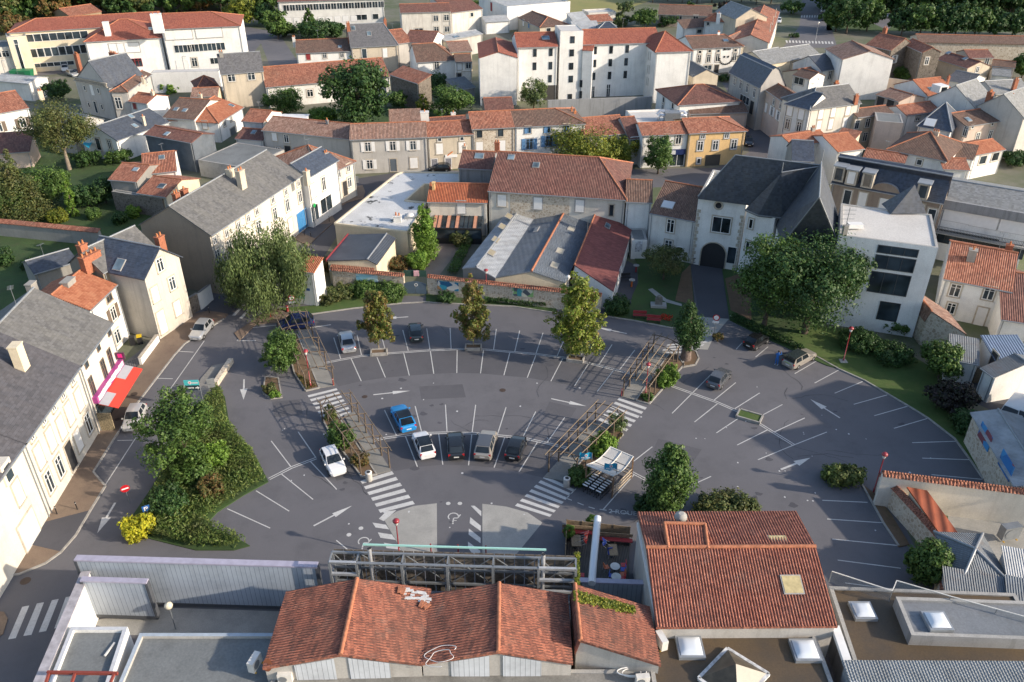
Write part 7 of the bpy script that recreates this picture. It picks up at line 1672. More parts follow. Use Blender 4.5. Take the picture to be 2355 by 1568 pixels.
def gate_barrier(p,label):
 P=W(p);t=thing('barrier',label,'barrier',P);g=MB();
 for a,c in(((-1.,0,.1),(-1.,0,1.)),((1.,0,.1),(1.,0,1.)),((-1.,0,1.),(1.,0,1.)),((-1.,0,.3),(1.,0,.3)),((-1.,0,.3),(1.,0,1.)),((1.,0,.3),(-1.,0,1.))):g.tube([a,c],.025,5)
 g.build('frame',[black],t)
gate_barrier((1730,865),'black crossed barrier on the left of the mansion archway');gate_barrier((1840,850),'black crossed barrier on the right of the mansion archway')
O(0,1)
def wheelie(p,label,lid):
 P=W(p);t=thing('wheelie_bin',label,'bin',P,.4);g=MB();g.box((0,0,.5),(.55,.65,1.));g.build('body',[black],t);g=MB();g.box((0,0,1.03),(.6,.72,.08));g.build('lid',[lid],t)
wheelie((1295,1590),'wheelie bin with bright yellow lid behind the terrace wall',paint('bin_yellow',(.6,.42,.01),.4));wheelie((1225,1600),'black wheelie bin beside the yellow-lidded one',black)
O(0,2)
a,c=W((1300,225)),W((1460,10));B=thing('terrace_wall','sunlit white terrace wall between the shop and grey gable house','wall',a);d=c-a;g=MB();g.bar(Vector((0,0,.5)),d+Vector((0,0,.5)),.3,1.);g.build('wall',[plWh],B);g=MB();g.bar(Vector((0,0,1.03)),d+Vector((0,0,1.03)),.4,.07);g.build('coping',[stone_trim],B)
a,c=W((1150,300)),W((1255,235));B=thing('stair_railing','black iron railing at the steps beside the shop','railing',a);d=c-a;g=MB()
for k in range(7):g.tube([d*k/6,d*k/6+Vector((0,0,1.1))],.02,5)
g.tube([Vector((0,0,1.1)),d+Vector((0,0,1.1))],.03,5);g.build('bars',[black],B)
O(3,2)
hw=hgt((1010,1400),(1045,1225))
O(3,2)
B5=stone_wall('rubble garden wall with orange coping running along the last parking bays',(1050,1225),(1372,1568),hw,stL)
B6=stone_wall('long garden wall with double orange tile coping facing the lot, right edge',(1052,1222),(2480,1405),3.6,plCr)
O(3,3)
stone_wall('curved end of the garden wall with bright orange coping behind the evergreen shrub',(1372,0),(1610,262),hw,stL);stone_wall('straight end of the garden wall with orange coping behind the glass balustrade',(1625,280),(1640,880),hw,plC)
b=house('rusty_roof_shed','lean-to shed with plain rusty orange sheet roof inside the garden wall',(1640,290),(1812,322),2.6,plC,sheetmetal('rust_sheet',(.30,.075,.028),.9,rough=.6),'shed',k='s',d=9,rise=.4,skew=((1640,290),(1290,-160)),gut=False)
ac((2210,215),.5,'large grey air conditioner on the yard floor below the cream wall',.2,1.8,grey_metal)
b=house('grey_hip_sheds','grey corrugated hipped shed roof with a clear sheet patch',(1790,640),(2200,660),3.,plG,corG,'shed',k='g',R=(2070,365),sl=.35,hip='lr')
b=house('grey_long_shed','long grey corrugated roof behind the glass balustrade',(1660,900),(2210,1010),2.6,plG,corG,'shed',k='s',R=(1700,560),sl=.2)
b=house('dark_edge_shed','dark corrugated roof at the right edge behind the balustrade',(2230,1010),(2600,1100),2.8,plG,corD,'shed',k='s',R=(2300,650),sl=.2)
b=house('edge_grey_roof','pale corrugated hip at the right edge beyond the hipped shed',(2210,640),(2560,700),3.2,plG,corL,'shed',k='s',R=(2300,430),sl=.3)
bal=mk_glass('balustrade_glass',(.2,.22,.23),.05);bn=MATS['balustrade_glass'].node_tree;bb=bn.nodes['Principled BSDF'];bb.inputs['Alpha'].default_value=.25
P0=[W(p,zl+.1)for p in((560,650),(1110,830),(1150,735),(1640,880),(2500,1120))]
B=thing('glass_balustrade','long glass balustrade along the edge of the brown and grey roofs','balustrade',P0[0]);o=B.location
for a,c in zip(P0,P0[1:]):
 n_=max(1,int((c-a).length/2.2))
 for i in range(n_):
  p,q_=a.lerp(c,i/n_)-o,a.lerp(c,(i+1)/n_)-o;g=MB();g.face([p,q_,q_+Vector((0,0,1.1)),p+Vector((0,0,1.1))]);g.build('glass_panel',[bal],B);g=MB();g.bar(p,p+Vector((0,0,1.1)),.05);g.build('post',[grey_metal],B)
 g=MB();g.bar(a-o+Vector((0,0,1.12)),c-o+Vector((0,0,1.12)),.06);g.build('handrail',[offwhite],B)
O(0,0);P=W((215,712));t=thing('waste_container','green waste container beside the school stair tower','container',P,.1);g=MB();g.mesh([(-2.2,-1,0),(2.2,-1,0),(2.2,1,0),(-2.2,1,0),(-2.5,-1.2,1.9),(2.5,-1.2,1.9),(2.5,1.2,1.9),(-2.5,1.2,1.9)],[(0,1,5,4),(1,2,6,5),(2,3,7,6),(3,0,4,7),(4,5,6,7)]);g.build('body',[paint('container_green',(.015,.16,.07),.5,coat=0)],t);g=MB();g.box((0,-1.15,1.2),(2.2,.08,.9));g.build('hatch',[paint('container_dark',(.01,.09,.045),.5)],t)
P=[W((725,1300),2.6),W((885,1225),3.6),W((820,1365),2.4)];g=MB();N=6
B=thing('shade_sail','turquoise triangular shade sail in the yard of the long slate house','shade sail',(P[0].x,P[0].y,0));o=B.location
c=(P[0]+P[1]+P[2])/3;c.z-=.25
for i in range(3):g.face([P[i]-o,P[(i+1)%3]-o,c-o],0)
g.build('cloth',[paint('sail_turquoise',(.01,.33,.50),.6,coat=0)],B)
for p in P:g=MB();g.tube([(p.x-o.x,p.y-o.y,0),(p.x-o.x,p.y-o.y,p.z)],.05,6);g.build('pole',[grey_metal],B)
for p,tp,l in(((1735,825),(1690,520),'thin grey lamp post before the pale school yard wall'),((85,800),(35,560),'thin grey lamp post at the left edge near the green container')):
 P=W(p);H=min(9.,hgt(p,tp));t=thing('lamp_post',l,'street lamp',P);g=MB();g.tube([(0,0,0),(0,0,H)],[.09,.05],7);g.build('pole',[grey_metal],t);g=MB();g.bar((0,0,H),(.9,-.3,H+.15),.08);g.build('arm',[grey_metal],t);g=MB();g.box((.95,-.32,H+.14),(.6,.25,.12));g.build('lantern',[offwhite],t)
skin=plain('skin',(.36,.22,.16),.6);cl=paint('blue_clothes',(.02,.12,.38),.8,coat=0)
def person():
 O(1840,780,300);P=W((782,1040));P.z=.01
 t=thing('person','person in blue top and trousers bending an arm to the head behind the open boot','person',P,math.radians(-35))
 J={'pel':(0,0,.95,.15),'sp':(0,.04,1.2,.14),'ch':(0,.10,1.38,.165),'nk':(0,.16,1.53,.065),'hd':(0,.22,1.64,.10),'hd2':(0,.24,1.74,.085),'hl':(-.1,0,.90,.10),'kl':(-.11,.04,.5,.075),'al':(-.12,-.02,.09,.05),'tl':(-.13,.14,.04,.04),'hr':(.1,0,.90,.10),'kr':(.12,.06,.5,.075),'ar':(.14,.02,.09,.05),'tr':(.15,.18,.04,.04),'sl':(-.2,.10,1.42,.065),'el':(-.30,.22,1.2,.05),'wl':(-.2,.42,1.12,.036),'fl':(-.16,.5,1.10,.032),'sr':(.2,.10,1.42,.065),'er':(.36,.2,1.48,.05),'wr':(.24,.3,1.68,.036),'fr':(.16,.3,1.74,.032)}
 E_=[('pel','sp'),('sp','ch'),('ch','nk'),('nk','hd'),('hd','hd2'),('pel','hl'),('hl','kl'),('kl','al'),('al','tl'),('pel','hr'),('hr','kr'),('kr','ar'),('ar','tr'),('ch','sl'),('sl','el'),('el','wl'),('wl','fl'),('ch','sr'),('sr','er'),('er','wr'),('wr','fr')]
 ks=list(J);me=bpy.data.meshes.new('body');me.from_pydata([J[k][:3]for k in ks],[(ks.index(a),ks.index(b))for a,b in E_],[]);me.materials.append(cl)
 o=link('body',me,t);m=o.modifiers.new('skin','SKIN');
 for i,k in enumerate(ks):me.skin_vertices[0].data[i].radius=(J[k][3],J[k][3]*(.8 if k in('sp','ch','pel')else 1))
 me.skin_vertices[0].data[0].use_root=True;o.modifiers.new('sub','SUBSURF').levels=2;o.modifiers['sub'].render_levels=2
 g=MB();g.lathe([(.05,-.13),(.088,-.06),(.105,.02),(.10,.08),(.05,.13)],(0,.235,1.68),14);g.build('head',[skin],t)
 g=MB();g.lathe([(.112,-.02),(.115,.06),(.09,.115),(.03,.15)],(0,.215,1.69),14);g.build('hair',[plain('dark_hair',(.03,.02,.015),.8)],t)
 for p in((-.16,.52,1.095),(.15,.29,1.76)):
  g=MB();g.lathe([(.02,-.06),(.042,-.02),(.04,.03),(.02,.06)],p,8)
  for k in range(5):g.tube([(p[0]-.03+k*.015,p[1]+.02,p[2]+.02),(p[0]-.035+k*.018,p[1]+.07,p[2]+.01*k)],.009,5)
  g.build('hand',[skin],t)
 for x in(-.13,.15):g=MB();g.box((x,.1,.04),(.1,.28,.08));g.build('shoe',[offwhite],t)
person()
O()
b=house('unseen_shade_house','unseen tall white house added past the right edge to shade the lot',(2440,905),(2700,960),8.,plWh,rT,d=9,sl=.4)  # unseen house, added to cast shade over the right bays
b=house('unseen_shade_house','unseen tall grey house added beyond the barn to shade the lot',(2480,1020),(2800,1100),8.5,plG,sG,d=9,sl=.6)  # second unseen house, added for its shadow on the car park
bark=plain('bark',(.075,.055,.04),.9,var=.35,scale=4.);barkp=plain('pale_bark',(.22,.18,.14),.9,var=.3,scale=4.)
LG=leafm('leaf_green',[(.041,.084,.017),(.072,.138,.029),(.123,.189,.043)])
LD=leafm('leaf_dark',[(.022,.056,.018),(.04,.09,.024),(.07,.125,.032)])
LY=leafm('leaf_yellow_green',[(.102,.145,.020),(.174,.203,.026),(.261,.246,.032)],patch=(.05,.09,.015),pk=.6)
LA=leafm('leaf_autumn',[(.085,.125,.025),(.125,.155,.03),(.17,.16,.04),(.24,.11,.05)],[0,.45,.85,1],patch=(.21,.09,.04),pk=.4)
LM=leafm('leaf_maple',[(.11,.165,.022),(.17,.215,.03),(.22,.235,.045),(.27,.16,.07)],[0,.5,.9,1])
LW=leafm('leaf_willow',[(.065,.102,.032),(.109,.152,.051),(.160,.203,.072)])
LO=leafm('leaf_olive',[(.051,.080,.026),(.087,.116,.036),(.145,.145,.043)],patch=(.11,.085,.03),pk=.35)
LB=leafm('leaf_bright',[(.072,.145,.017),(.123,.217,.029),(.174,.275,.043)])
LGo=leafm('leaf_gold',[(.377,.348,.022),(.522,.478,.029),(.290,.348,.029)])
LP=leafm('leaf_plum',[(.017,.020,.017),(.036,.023,.026),(.043,.051,.023)])
LR=leafm('leaf_rust',[(.072,.102,.029),(.145,.102,.036),(.232,.116,.043)],patch=(.05,.09,.02),pk=.5)
LH=leafm('leaf_hedge',[(.072,.123,.029),(.109,.167,.036),(.174,.203,.058)],patch=(.10,.085,.035),pk=.35)
def quads(P,Nn,size,rng,asp=.62,hang=False):
 n=len(P);r=rng.normal(size=(n,3))
 if hang:Nn=Nn*[1,1,.15];r=np.cross(Nn,[0,0,1.])+r*.2;size*=1.7;asp=.3
 t=np.cross(Nn,r);t/=np.linalg.norm(t,axis=1)[:,None]+1e-9;b=np.cross(Nn,t);b/=np.linalg.norm(b,axis=1)[:,None]+1e-9
 s=(size*rng.uniform(.6,1.35,n)/2)[:,None];t*=s;b*=s*asp
 V=np.stack([P-t,P-b*1.,P+t,P+b*1.],1).reshape(-1,3)
 return V
def leafmesh(name,V,mat):
 n=len(V);me=bpy.data.meshes.new(name);me.vertices.add(n);me.vertices.foreach_set('co',V.astype(np.float32).ravel());k=n//4
 me.loops.add(n);me.loops.foreach_set('vertex_index',np.arange(n,dtype=np.int32));me.polygons.add(k);me.polygons.foreach_set('loop_start',np.arange(0,n,4,dtype=np.int32));me.materials.append(mat);me.update(calc_edges=True);return me
def cloud(blobs,n,size,rng,clump=.30,dens=.5,up=.25,droop=0.):
 n=int(n*2.1);size*=1.08
 if size<.5:n=int(n*1.5);size*=.80
 clump*=1.25;blobs=[(b[0]*1.08,b[1]*1.08,b[2],b[3]*1.12,b[4]*1.12,b[5]*1.08)for b in blobs]
 vol=np.array([b[3]*b[4]*b[5]for b in blobs])**.7;vol=vol/vol.sum();Ps=[];Ns=[]
 for b,f in zip(blobs,vol):
  m=max(24,int(n*f));c=np.array(b[:3]);R=np.array(b[3:6]);K=max(5,int(m/38));d=rng.normal(size=(K,3));d/=np.linalg.norm(d,axis=1)[:,None];rad=rng.uniform(.35,1.,K)**.55
  C=c+d*rad[:,None]*R*.9;rc=clump*R.mean()*rng.uniform(.6,1.3,K);idx=rng.integers(0,K,m)
  o=rng.normal(size=(m,3));o/=np.linalg.norm(o,axis=1)[:,None];o*=(rng.uniform(.2,1,m)**.5)[:,None]
  if droop:o[:,2]=o[:,2]*2.4-droop*rng.uniform(0,1,m)
  P=C[idx]+o*rc[idx][:,None];N=o+.5*(P-c)/R+rng.normal(size=(m,3))*.45+np.array([0,0,up]);N/=np.linalg.norm(N,axis=1)[:,None]+1e-9
  Ps.append(P);Ns.append(N)
 P,N=np.concatenate(Ps),np.concatenate(Ns);keep=P[:,2]>.05
 return quads(P[keep],N[keep],size,rng,hang=droop>0)
def blobs_for(shape,H,r,rng,cb=.22):
 B=[]
 if shape=='round':
  z0,z1=H*cb,H;zc=(z0+z1)/2;rz=(z1-z0)/2;B.append((0,0,zc,r*.74,r*.74,rz*.84))
  for i in range(9):
   a=i*2.4+rng.uniform(0,.6);e=rng.uniform(-.65,.85);q=math.sqrt(max(0,1-e*e));k=rng.uniform(.32,.5);B.append((r*.66*q*math.cos(a),r*.66*q*math.sin(a),zc+rz*.62*e,r*k,r*k,rz*k*.9))
 elif shape=='maple':
  for i in range(13):
   t=(i+.5)/13;z=H*(cb+(1-cb)*t);w=r*(.35+.75*math.sin(math.pi*min(1,t*1.05+.12))**1.)*(1-t*.35);a=i*2.4
   k=r*.36*(1.1-.5*t);B.append((w*.62*math.cos(a),w*.62*math.sin(a),z,k,k,H*.13));B.append((w*.30*math.cos(a+2),w*.30*math.sin(a+2),z,k,k,H*.12))
  B=[b for b in B if b[2]+b[5]<H*1.03]
 elif shape=='column':
  for i in range(9):
   t=(i+.5)/9;z=H*(cb+(1-cb)*t);w=r*min(1,.75+.5*t)*(1-max(0,t-.55)*1.6);B.append((rng.uniform(-.2,.2)*r,rng.uniform(-.2,.2)*r,z,w,w,H*.11))
 elif shape=='cone':
  for i in range(10):
   t=(i+.5)/10;z=H*(cb+(1-cb)*t);w=r*(1-t)**.8+r*.08;B.append((0,0,z,w,w,H*.08))
 elif shape=='weep':
  B.append((0,0,H*.72,r*.6,r*.6,H*.22))
  for i in range(14):
   a=i*2.4;q=r*(.5+.4*(i%3)/2);B.append((q*math.cos(a),q*math.sin(a),H*(.42+.16*(i%2)),r*.26,r*.26,H*.30))
 elif shape=='loose':
  for i in range(12):
   a=i*2.4;z=H*rng.uniform(cb,.93);w=r*(1-.5*abs(z/H-.6));q=w*rng.uniform(.2,.85);k=rng.uniform(.34,.5)*r;B.append((q*math.cos(a),q*math.sin(a),z,k,k,k*.75))
 elif shape=='bush':
  B.append((0,0,H*.4,r*.8,r*.8,H*.5))
  for i in range(6):
   a=i*1.05+rng.uniform(0,.5);B.append((r*.5*math.cos(a),r*.5*math.sin(a),H*rng.uniform(.35,.6),r*.45,r*.45,H*.4))
 return B
def make_tree(name,label,cat,P,H,r,mat,shape='round',n=2600,leaf=.34,cb=.22,seed=1,group=None,bm=None,tr=None,up=.25,sq=1.,clump=.30):
 rng=np.random.default_rng(seed);t=thing(name,label,cat,P,0,group);B=blobs_for(shape,H,r,rng,cb)
 B=[(b[0],b[1]*sq,b[2],b[3],b[4]*sq,b[5])for b in B]
 V=cloud(B,n,leaf,rng,clump,droop=.9 if shape=='weep' else 0.,up=up);o=link('crown',leafmesh('crown',V,mat),t)
 if shape!='bush':
  g=MB();R0=tr or max(.10,H*.022);top=H*(.85 if shape in('cone','column','maple')else.6);j=lambda k:rng.uniform(-k,k)
  g.tube([(0,0,-.1),(j(.05),j(.05),top*.3),(j(.15),j(.15),top*.65),(j(.2),j(.2),top)],[R0*1.25,R0*.9,R0*.6,R0*.2],8)
  for b in B[1:8]:
   z=max(H*cb*.8,b[2]*.55);g.tube([(0,0,z),(b[0]*.5,b[1]*.5,(z+b[2])/2+.1),(b[0],b[1],b[2])],[R0*.5,R0*.3,R0*.08],6)
  g.build('trunk',[bm or bark],t)
 else:
  g=MB()
  for b in B[1:5]:g.tube([(0,0,0),(b[0]*.6,b[1]*.6,b[2])],[.05,.02],5)
  g.build('stems',[bm or bark],t)
 return t
def tree(label,base,top,wpx,mat,shape='round',n=2600,leaf=.34,cb=.22,name='tree',cat='tree',H=None,**k):
 P=W(base);H=H or hgt(base,top);r=wpx/2*mpp(P)
 global SEED;SEED+=1
 return make_tree(name,label,cat,P,H,r,mat,shape,n,leaf,cb,SEED,**k)
SEED=10
def shrub(label,base,wpx,H,mat,n=900,leaf=.22,name='shrub',cat='shrub',**k):return tree(label,base,None,wpx,mat,'bush',n,leaf,H=H,name=name,cat=cat,**k)
def fill(name,label,pts,h,mat,n,leaf=.25,cat='hedge',grass=False,hvar=.3,seed=3,kind=None):
 "foliage filling a ground polygon to height h with a clipped, lumpy top"
 rng=np.random.default_rng(seed);ps=[W(p)for p in pts];P0=sum(ps,Vector())/len(ps);xy=np.array([(p.x,p.y)for p in ps]);lo,hi=xy.min(0),xy.max(0);out=[]
 while sum(len(o)for o in out)<n:
  c=rng.uniform(lo,hi,(n*2,2));ins=np.zeros(len(c),bool);j=len(xy)-1
  for i in range(len(xy)):
   a,b=xy[i],xy[j];cr=((a[1]>c[:,1])!=(b[1]>c[:,1]))&(c[:,0]<(b[0]-a[0])*(c[:,1]-a[1])/(b[1]-a[1]+1e-12)+a[0]);ins^=cr;j=i
  out.append(c[ins])
 c=np.concatenate(out)[:n];m=len(c)
 top=h*(1-hvar+hvar*(.5+.5*np.sin(c[:,0]*1.7+1.3*np.sin(c[:,1]*1.1))*np.cos(c[:,1]*1.9)))
 z=top*rng.uniform(.0 if grass else.1,1,m)**(.45)
 P=np.c_[c[:,0]-P0.x,c[:,1]-P0.y,z];N=rng.normal(size=(m,3))*.6+np.array([0,0,.2 if grass else.8]);N/=np.linalg.norm(N,axis=1)[:,None]
 t=link(name,leafmesh(name,quads(P,N,leaf,rng,.28 if grass else.6),mat),None,(P0.x,P0.y,0));tag(t,label,cat,kind=kind);return t
O(1,1)
tree('autumn tree with reddening leaves, left of the three in planters',(1132,1660),(1065,1070),375,LA,'maple',3400,.30,.24,bm=barkp,tr=.07)
tree('autumn tree with reddest top, middle of the three in planters',(2000,1625),(1975,970),370,LA,'maple',3400,.30,.2,bm=barkp,tr=.07)
O(2,1);tree('large yellow-green tree with pink tips, right of the three in planters',(583,1735),(640,935),560,LM,'maple',4600,.34,.16,bm=barkp,tr=.10)
tree('clipped dark evergreen with bare stump beside the upper right pergola',(1595,1740),(1610,1240),300,LD,'column',2600,.26,.28,bm=plain('stump_bark',(.16,.12,.10),.95,var=.4,scale=5),tr=.55)
tree('small spreading tree on the mansion lawn before the white lodge',(1390,1010),(1400,720),440,LO,'round',2600,.24,.25,tr=.12)
O(3,1);tree('big dark broadleaf tree in front of the modern white block',(330,1500),(280,530),960,LD,'round',8000,.40,.05,tr=.4)
tree('huge tree left of the big dark tree, half hiding the slate mansion',(-40,1440),(20,560),640,LG,'round',5000,.38,.12,tr=.3)
O(1,1);tree('weeping willow at the street corner left of the white transformer house',(110,1220),(150,575),800,LW,'weep',11000,.30,.2,tr=.3)
O(2,2);tree('conical dark green tree beside the trolley shelter',(1410,1580),(1455,965),410,LG,'column',4600,.30,.08,tr=.2)
O(3,3);tree('evergreen shrub tree pressed against the curved garden wall',(1420,660),(1400,300),430,LG,'round',3200,.3,.05)
O(3,2);tree('dark tree at the right of the winding path, greener one',(1560,350),(1600,-10),340,LG,'round',2600,.34,.08);tree('dark plum tree at the right of the winding path',(1680,640),(1700,400),420,LP,'round',3000,.34,.05)
shrub('dark green bush hanging over the rubble wall below the plum tree',(1830,830),330,2.4,LD,1600,.3);shrub('low green bush before the dark blue mural panel',(2110,1290),260,1.2,LO,900,.25)
shrub('large dark bush on the lawn under the modern block',(1130,180),420,2.,LD,1800,.28);shrub('dark leafy bush between lawn lamp and modern block',(830,60),380,2.2,LD,1600,.28)
O(3,1);shrub('dark spreading bush at the foot of the modern block wall',(1180,1480),260,2.2,LG,1200,.28)
O(3,2);shrub('rounded tawny ornamental grass bush in the car park by the garden wall',(665,1290),440,1.7,LH,2600,.30,sq=.6)
O(2,2);shrub('large olive bush right of the conical tree',(1950,1600),640,2.4,LO,3400,.3,sq=.6);shrub('dark bush at the foot of the conical tree',(1240,1560),260,1.5,LD,1400,.25)
O(1,2);tree('dense dark climber swallowing the far end of the upper left pergola',(250,260),(240,-90),350,LG,'round',3200,.26,.0,name='climber',cat='climber')
shrub('green climber on the lower left pergola',(790,960),260,2.6,LG,1900,.24,name='climber',cat='climber');shrub('small leafy shoot at the far end of the lower left pergola',(690,720),150,2.,LO,500,.2,name='climber',cat='climber')
shrub('dry rose bushes at the near end of the lower left pergola',(960,1130),200,1.2,LR,900,.18,name='rose_bush');shrub('tawny grass tuft in the small island left of the pergola',(130,470),130,1.1,LO,800,.24);shrub('yellow-green tuft in the small island left of the pergola',(180,515),110,.7,LB,700,.22)
fill('ground_cover','dry ground cover in the bed below the upper left pergola',[(360,300),(560,425),(460,460)],.35,LR,700,.16,'plant')
O(2,2);shrub('bright climber on the upper right pergola',(1415,400),220,2.5,LB,1700,.24,name='climber',cat='climber');shrub('bright green climber on the lower right pergola',(830,1040),270,2.5,LB,2200,.24,name='climber',cat='climber')
shrub('white flowering rose on the lower right pergola',(965,820),180,2.4,LW,700,.2,name='climber',cat='climber');shrub('dark hedge bush between litter bin and trolley shelter',(610,1300),240,1.7,LG,1800,.22);shrub('low green plants at the near end of the upper right pergola',(1240,540),130,.7,LG,500,.18)
P=[(965+random.uniform(-80,70),715+random.uniform(-70,90))for i in range(26)]
fill('ground_cover','rust-coloured ground cover along the lower right pergola bed',[(960,920),(1010,860),(1020,870),(960,945)],.3,LR,300,.16,'plant')
O(0,2)
fill('hedge','thick ornamental grass hedge filling the traffic island',[(2000,440),(2060,520),(2100,760),(2200,900),(2340,1060),(2450,1300),(2240,1410),(1990,1570),(1890,1690),(2140,1800),(2280,1885),(2140,1920),(1800,1915),(1400,1815),(1290,1700),(1420,1420),(1640,1050),(1800,800),(1880,600)],1.25,LH,19000,.34,grass=True)
tree('broad loose tree on the traffic island over the left street',(1740,1180),(1650,500),640,LG,'loose',4600,.30,.15,tr=.18)
shrub('bright rounded bush on the traffic island',(1980,1140),320,2.4,LB,2000,.26);shrub('rusty bush on the traffic island below the bright one',(1950,1420),260,2.,LR,1400,.26);shrub('dark round bush near the parking sign',(1560,1580),360,2.6,LD,2400,.26);shrub('olive bush in the middle of the traffic island',(1780,1300),380,2.4,LG,2200,.28)
shrub('golden yellow shrub at the corner of the traffic island',(1290,1790),300,2.2,LGo,1800,.26)
O(1,1)
shrub('leafy dark hydrangea left of the blue gate',(1230,1165),330,1.9,LG,1900,.28);shrub('leafy dark shrub under the pale blue panel',(1010,1140),300,1.9,LG,1600,.28);shrub('olive shrub beside the transformer house',(780,1170),260,1.8,LO,1300,.26);shrub('round olive bush on the lawn at the transformer house',(655,1225),170,1.3,LO,900,.22);shrub('dark bush under the mixed mural right of the blue gate',(1750,1205),190,1.3,LD,1000,.24);shrub('creeper with red leaves on the wall by the transformer house',(690,960),200,3.,LR,900,.26,name='climber',cat='climber')
fill('hedge','long low clipped dark hedge in front of the rubble wall',[(2110,1165),(2670,1215),(2665,1275),(2100,1230)],.9,LD,2600,.24)
O(2,1);shrub('dense dark evergreen block right of the yellow-green tree',(960,1310),260,2.4,LD,2200,.26)
fill('flower_bed','bed of red flowers on the mansion lawn by the evergreen',[(1370,1330),(1480,1350),(1460,1400),(1360,1380)],.4,fl,260,.2,'flowers')
shrub('red-leaved shrub at the corner of the path island',(1890,1560),110,1.,LR,500,.2);fill('hedge','low dark hedge along the kerb under the big dark tree',[(2000,1385),(2355,1550),(2700,1690),(2660,1640),(2355,1480),(2040,1340)],.7,LD,2600,.26)
O(1,1)
tree('bright bamboo clump beside the white flat roof',(1560,800),(1540,330),230,LB,'column',3000,.3,.02);shrub('palm-like bright shrub in front of the bamboo',(1490,890),220,2.6,LB,1500,.34);shrub('rusty shrub beside the dark ribbed roof house',(1310,900),240,1.8,LR,1100,.26);shrub('bushy round shrub in front of the veranda',(1890,690),220,2.2,LO,1200,.26)
fill('hedge','narrow ivy hedge beside the gravel drive',[(1760,970),(1860,960),(2030,610),(1990,590),(1850,780)],1.1,LG,2200,.24)
O(1,0)
tree('massive dark rounded tree behind the terrace',(960,1180),(920,540),620,LD,'round',6500,.55,.03,tr=.4);tree('round bushy green tree left of the massive dark tree',(270,1060),(270,795),345,LG,'round',2600,.42,.02);tree('bright bushes between round tree and massive dark tree',(640,1140),(620,990),300,LB,'round',1700,.4,.02)
tree('dark round tree by the brown clipped roof house',(1650,850),(1650,660),320,LD,'round',2200,.42,.03);tree('spreading green tree with long twigs behind the terrace',(1790,1080),(1770,760),390,LG,'round',3000,.42,.03);tree('slim yellowing tree beside the spreading green tree',(1540,1060),(1560,860),130,LY,'column',900,.36,.02);tree('green tree in the stone barn corner',(1310,1010),(1310,830),200,LG,'round',1300,.4,.02)
tree('tall light conifer before the long white school block',(500,300),(500,75),190,LG,'cone',1500,.5,.05);tree('dark bushy tree left of the white cottage',(250,340),(270,215),260,LD,'round',1800,.5,.02);tree('dark wide tree above the white cottage roof',(560,360),(520,180),420,LD,'round',2600,.5,.02);tree('dark tree touching the grey mansard house',(730,340),(700,190),200,LD,'round',1500,.5,.02)
tree('grey weeping tree at the school block corner',(190,240),(190,10),180,LO,'loose',1600,.5,.1)
O(1,0);tree('small round tree left edge of the yellow field',(2000,60),(2000,5),120,LG,'round',600,.6,.05)
O(2,0)
tree('slim pale birch in front of the residence',(200,1010),(200,690),270,LW,'round',2400,.36,.03);tree('wide yellow-green tree in front of the blue-shuttered house',(640,1500),(600,1140),800,LY,'round',5200,.44,.05,tr=.2);tree('yellow-green tree overlapping the narrow link house',(990,1500),(990,1230),400,LY,'round',3000,.42,.05);tree('dark green tree before the bank',(1340,1600),(1330,1245),290,LG,'round',2800,.36,.05)
tree('tall weeping tree right of the white field shed',(1000,240),(1030,15),230,LW,'loose',2200,.5,.05);tree('bushy weeping tree before the long brown roof',(1220,250),(1220,80),260,LG,'round',2200,.5,.02);tree('dark bushes at the end of the long brown roof',(1440,240),(1440,130),220,LD,'round',1500,.5,.02);tree('thin dark poplar cutting the long brown roof',(1620,200),(1635,0),110,LD,'column',1100,.5,.02);tree('dark purple-leaved tree behind the bright orange roof',(1960,110),(1960,10),200,LP,'round',1100,.6,.02)
shrub('fern sprouting on top of the stained concrete wall',(510,990),60,1.,LB,200,.3);shrub('bushy weed growing down the stained concrete wall',(775,1000),80,2.,LB,350,.3);shrub('dark hedge under the smiling-face wall',(1950,745),140,1.6,LD,500,.4)
O(3,0)
tree('bright bush between brick cross house and dormer house',(1250,740),(1240,620),260,LG,'round',1800,.45,.02);tree('round tree beside the dark brown roof',(1560,700),(1560,545),150,LG,'round',1100,.42,.05);tree('small round palm-like tree before the pale gable',(1815,770),(1815,640),120,LG,'round',900,.42,.1);tree('big tree at the right edge before the stone range',(2330,720),(2320,470),230,LG,'round',2200,.5,.05);tree('dark bush at the lower right edge of the far quarter',(2300,1520),(2280,1400),320,LD,'round',1500,.4,.02)
tree('rounded street tree left of the avenue, alone on its verge',(210,130),(210,5),230,LG,'round',1400,.6,.1);shrub('low hedge on the roundabout of the avenue',(240,345),110,1.2,LD,300,.4)
O(0,0)
tree('tall thin-crowned eucalyptus-like tree with pale trunk',(640,1560),(430,885),560,LO,'round',5600,.36,.25,bm=barkp,tr=.35);tree('round dark tree before the grey villa',(545,920),(545,740),240,LD,'round',1800,.4,.02);tree('bushy tree below the turquoise sail',(1090,1500),(1090,1370),260,LG,'round',1500,.36,.02);tree('dark tree below the long slate house',(820,1520),(820,1390),260,LD,'round',1500,.36,.02);tree('small palm on the pale yard wall',(1570,850),(1570,770),190,LB,'bush',600,.5)
O(0,1)
tree('sparse brown conifer at the left edge of the garden',(220,460),(60,-180),560,LO,'cone',4200,.36,.05,tr=.16);tree('slim bright cypress in the garden',(690,420),(600,30),90,LB,'column',1600,.24,.0);shrub('round golden-green shrub in the garden',(540,470),200,2.,LY,1400,.26);shrub('round green shrub in the garden beside the cypress',(870,440),150,1.9,LG,1200,.25);shrub('dark round garden shrub in front of the rubble wall',(1110,490),150,2.,LD,1100,.25);shrub('bright tall garden shrub against the rubble wall',(1240,430),140,2.2,LB,1100,.25)
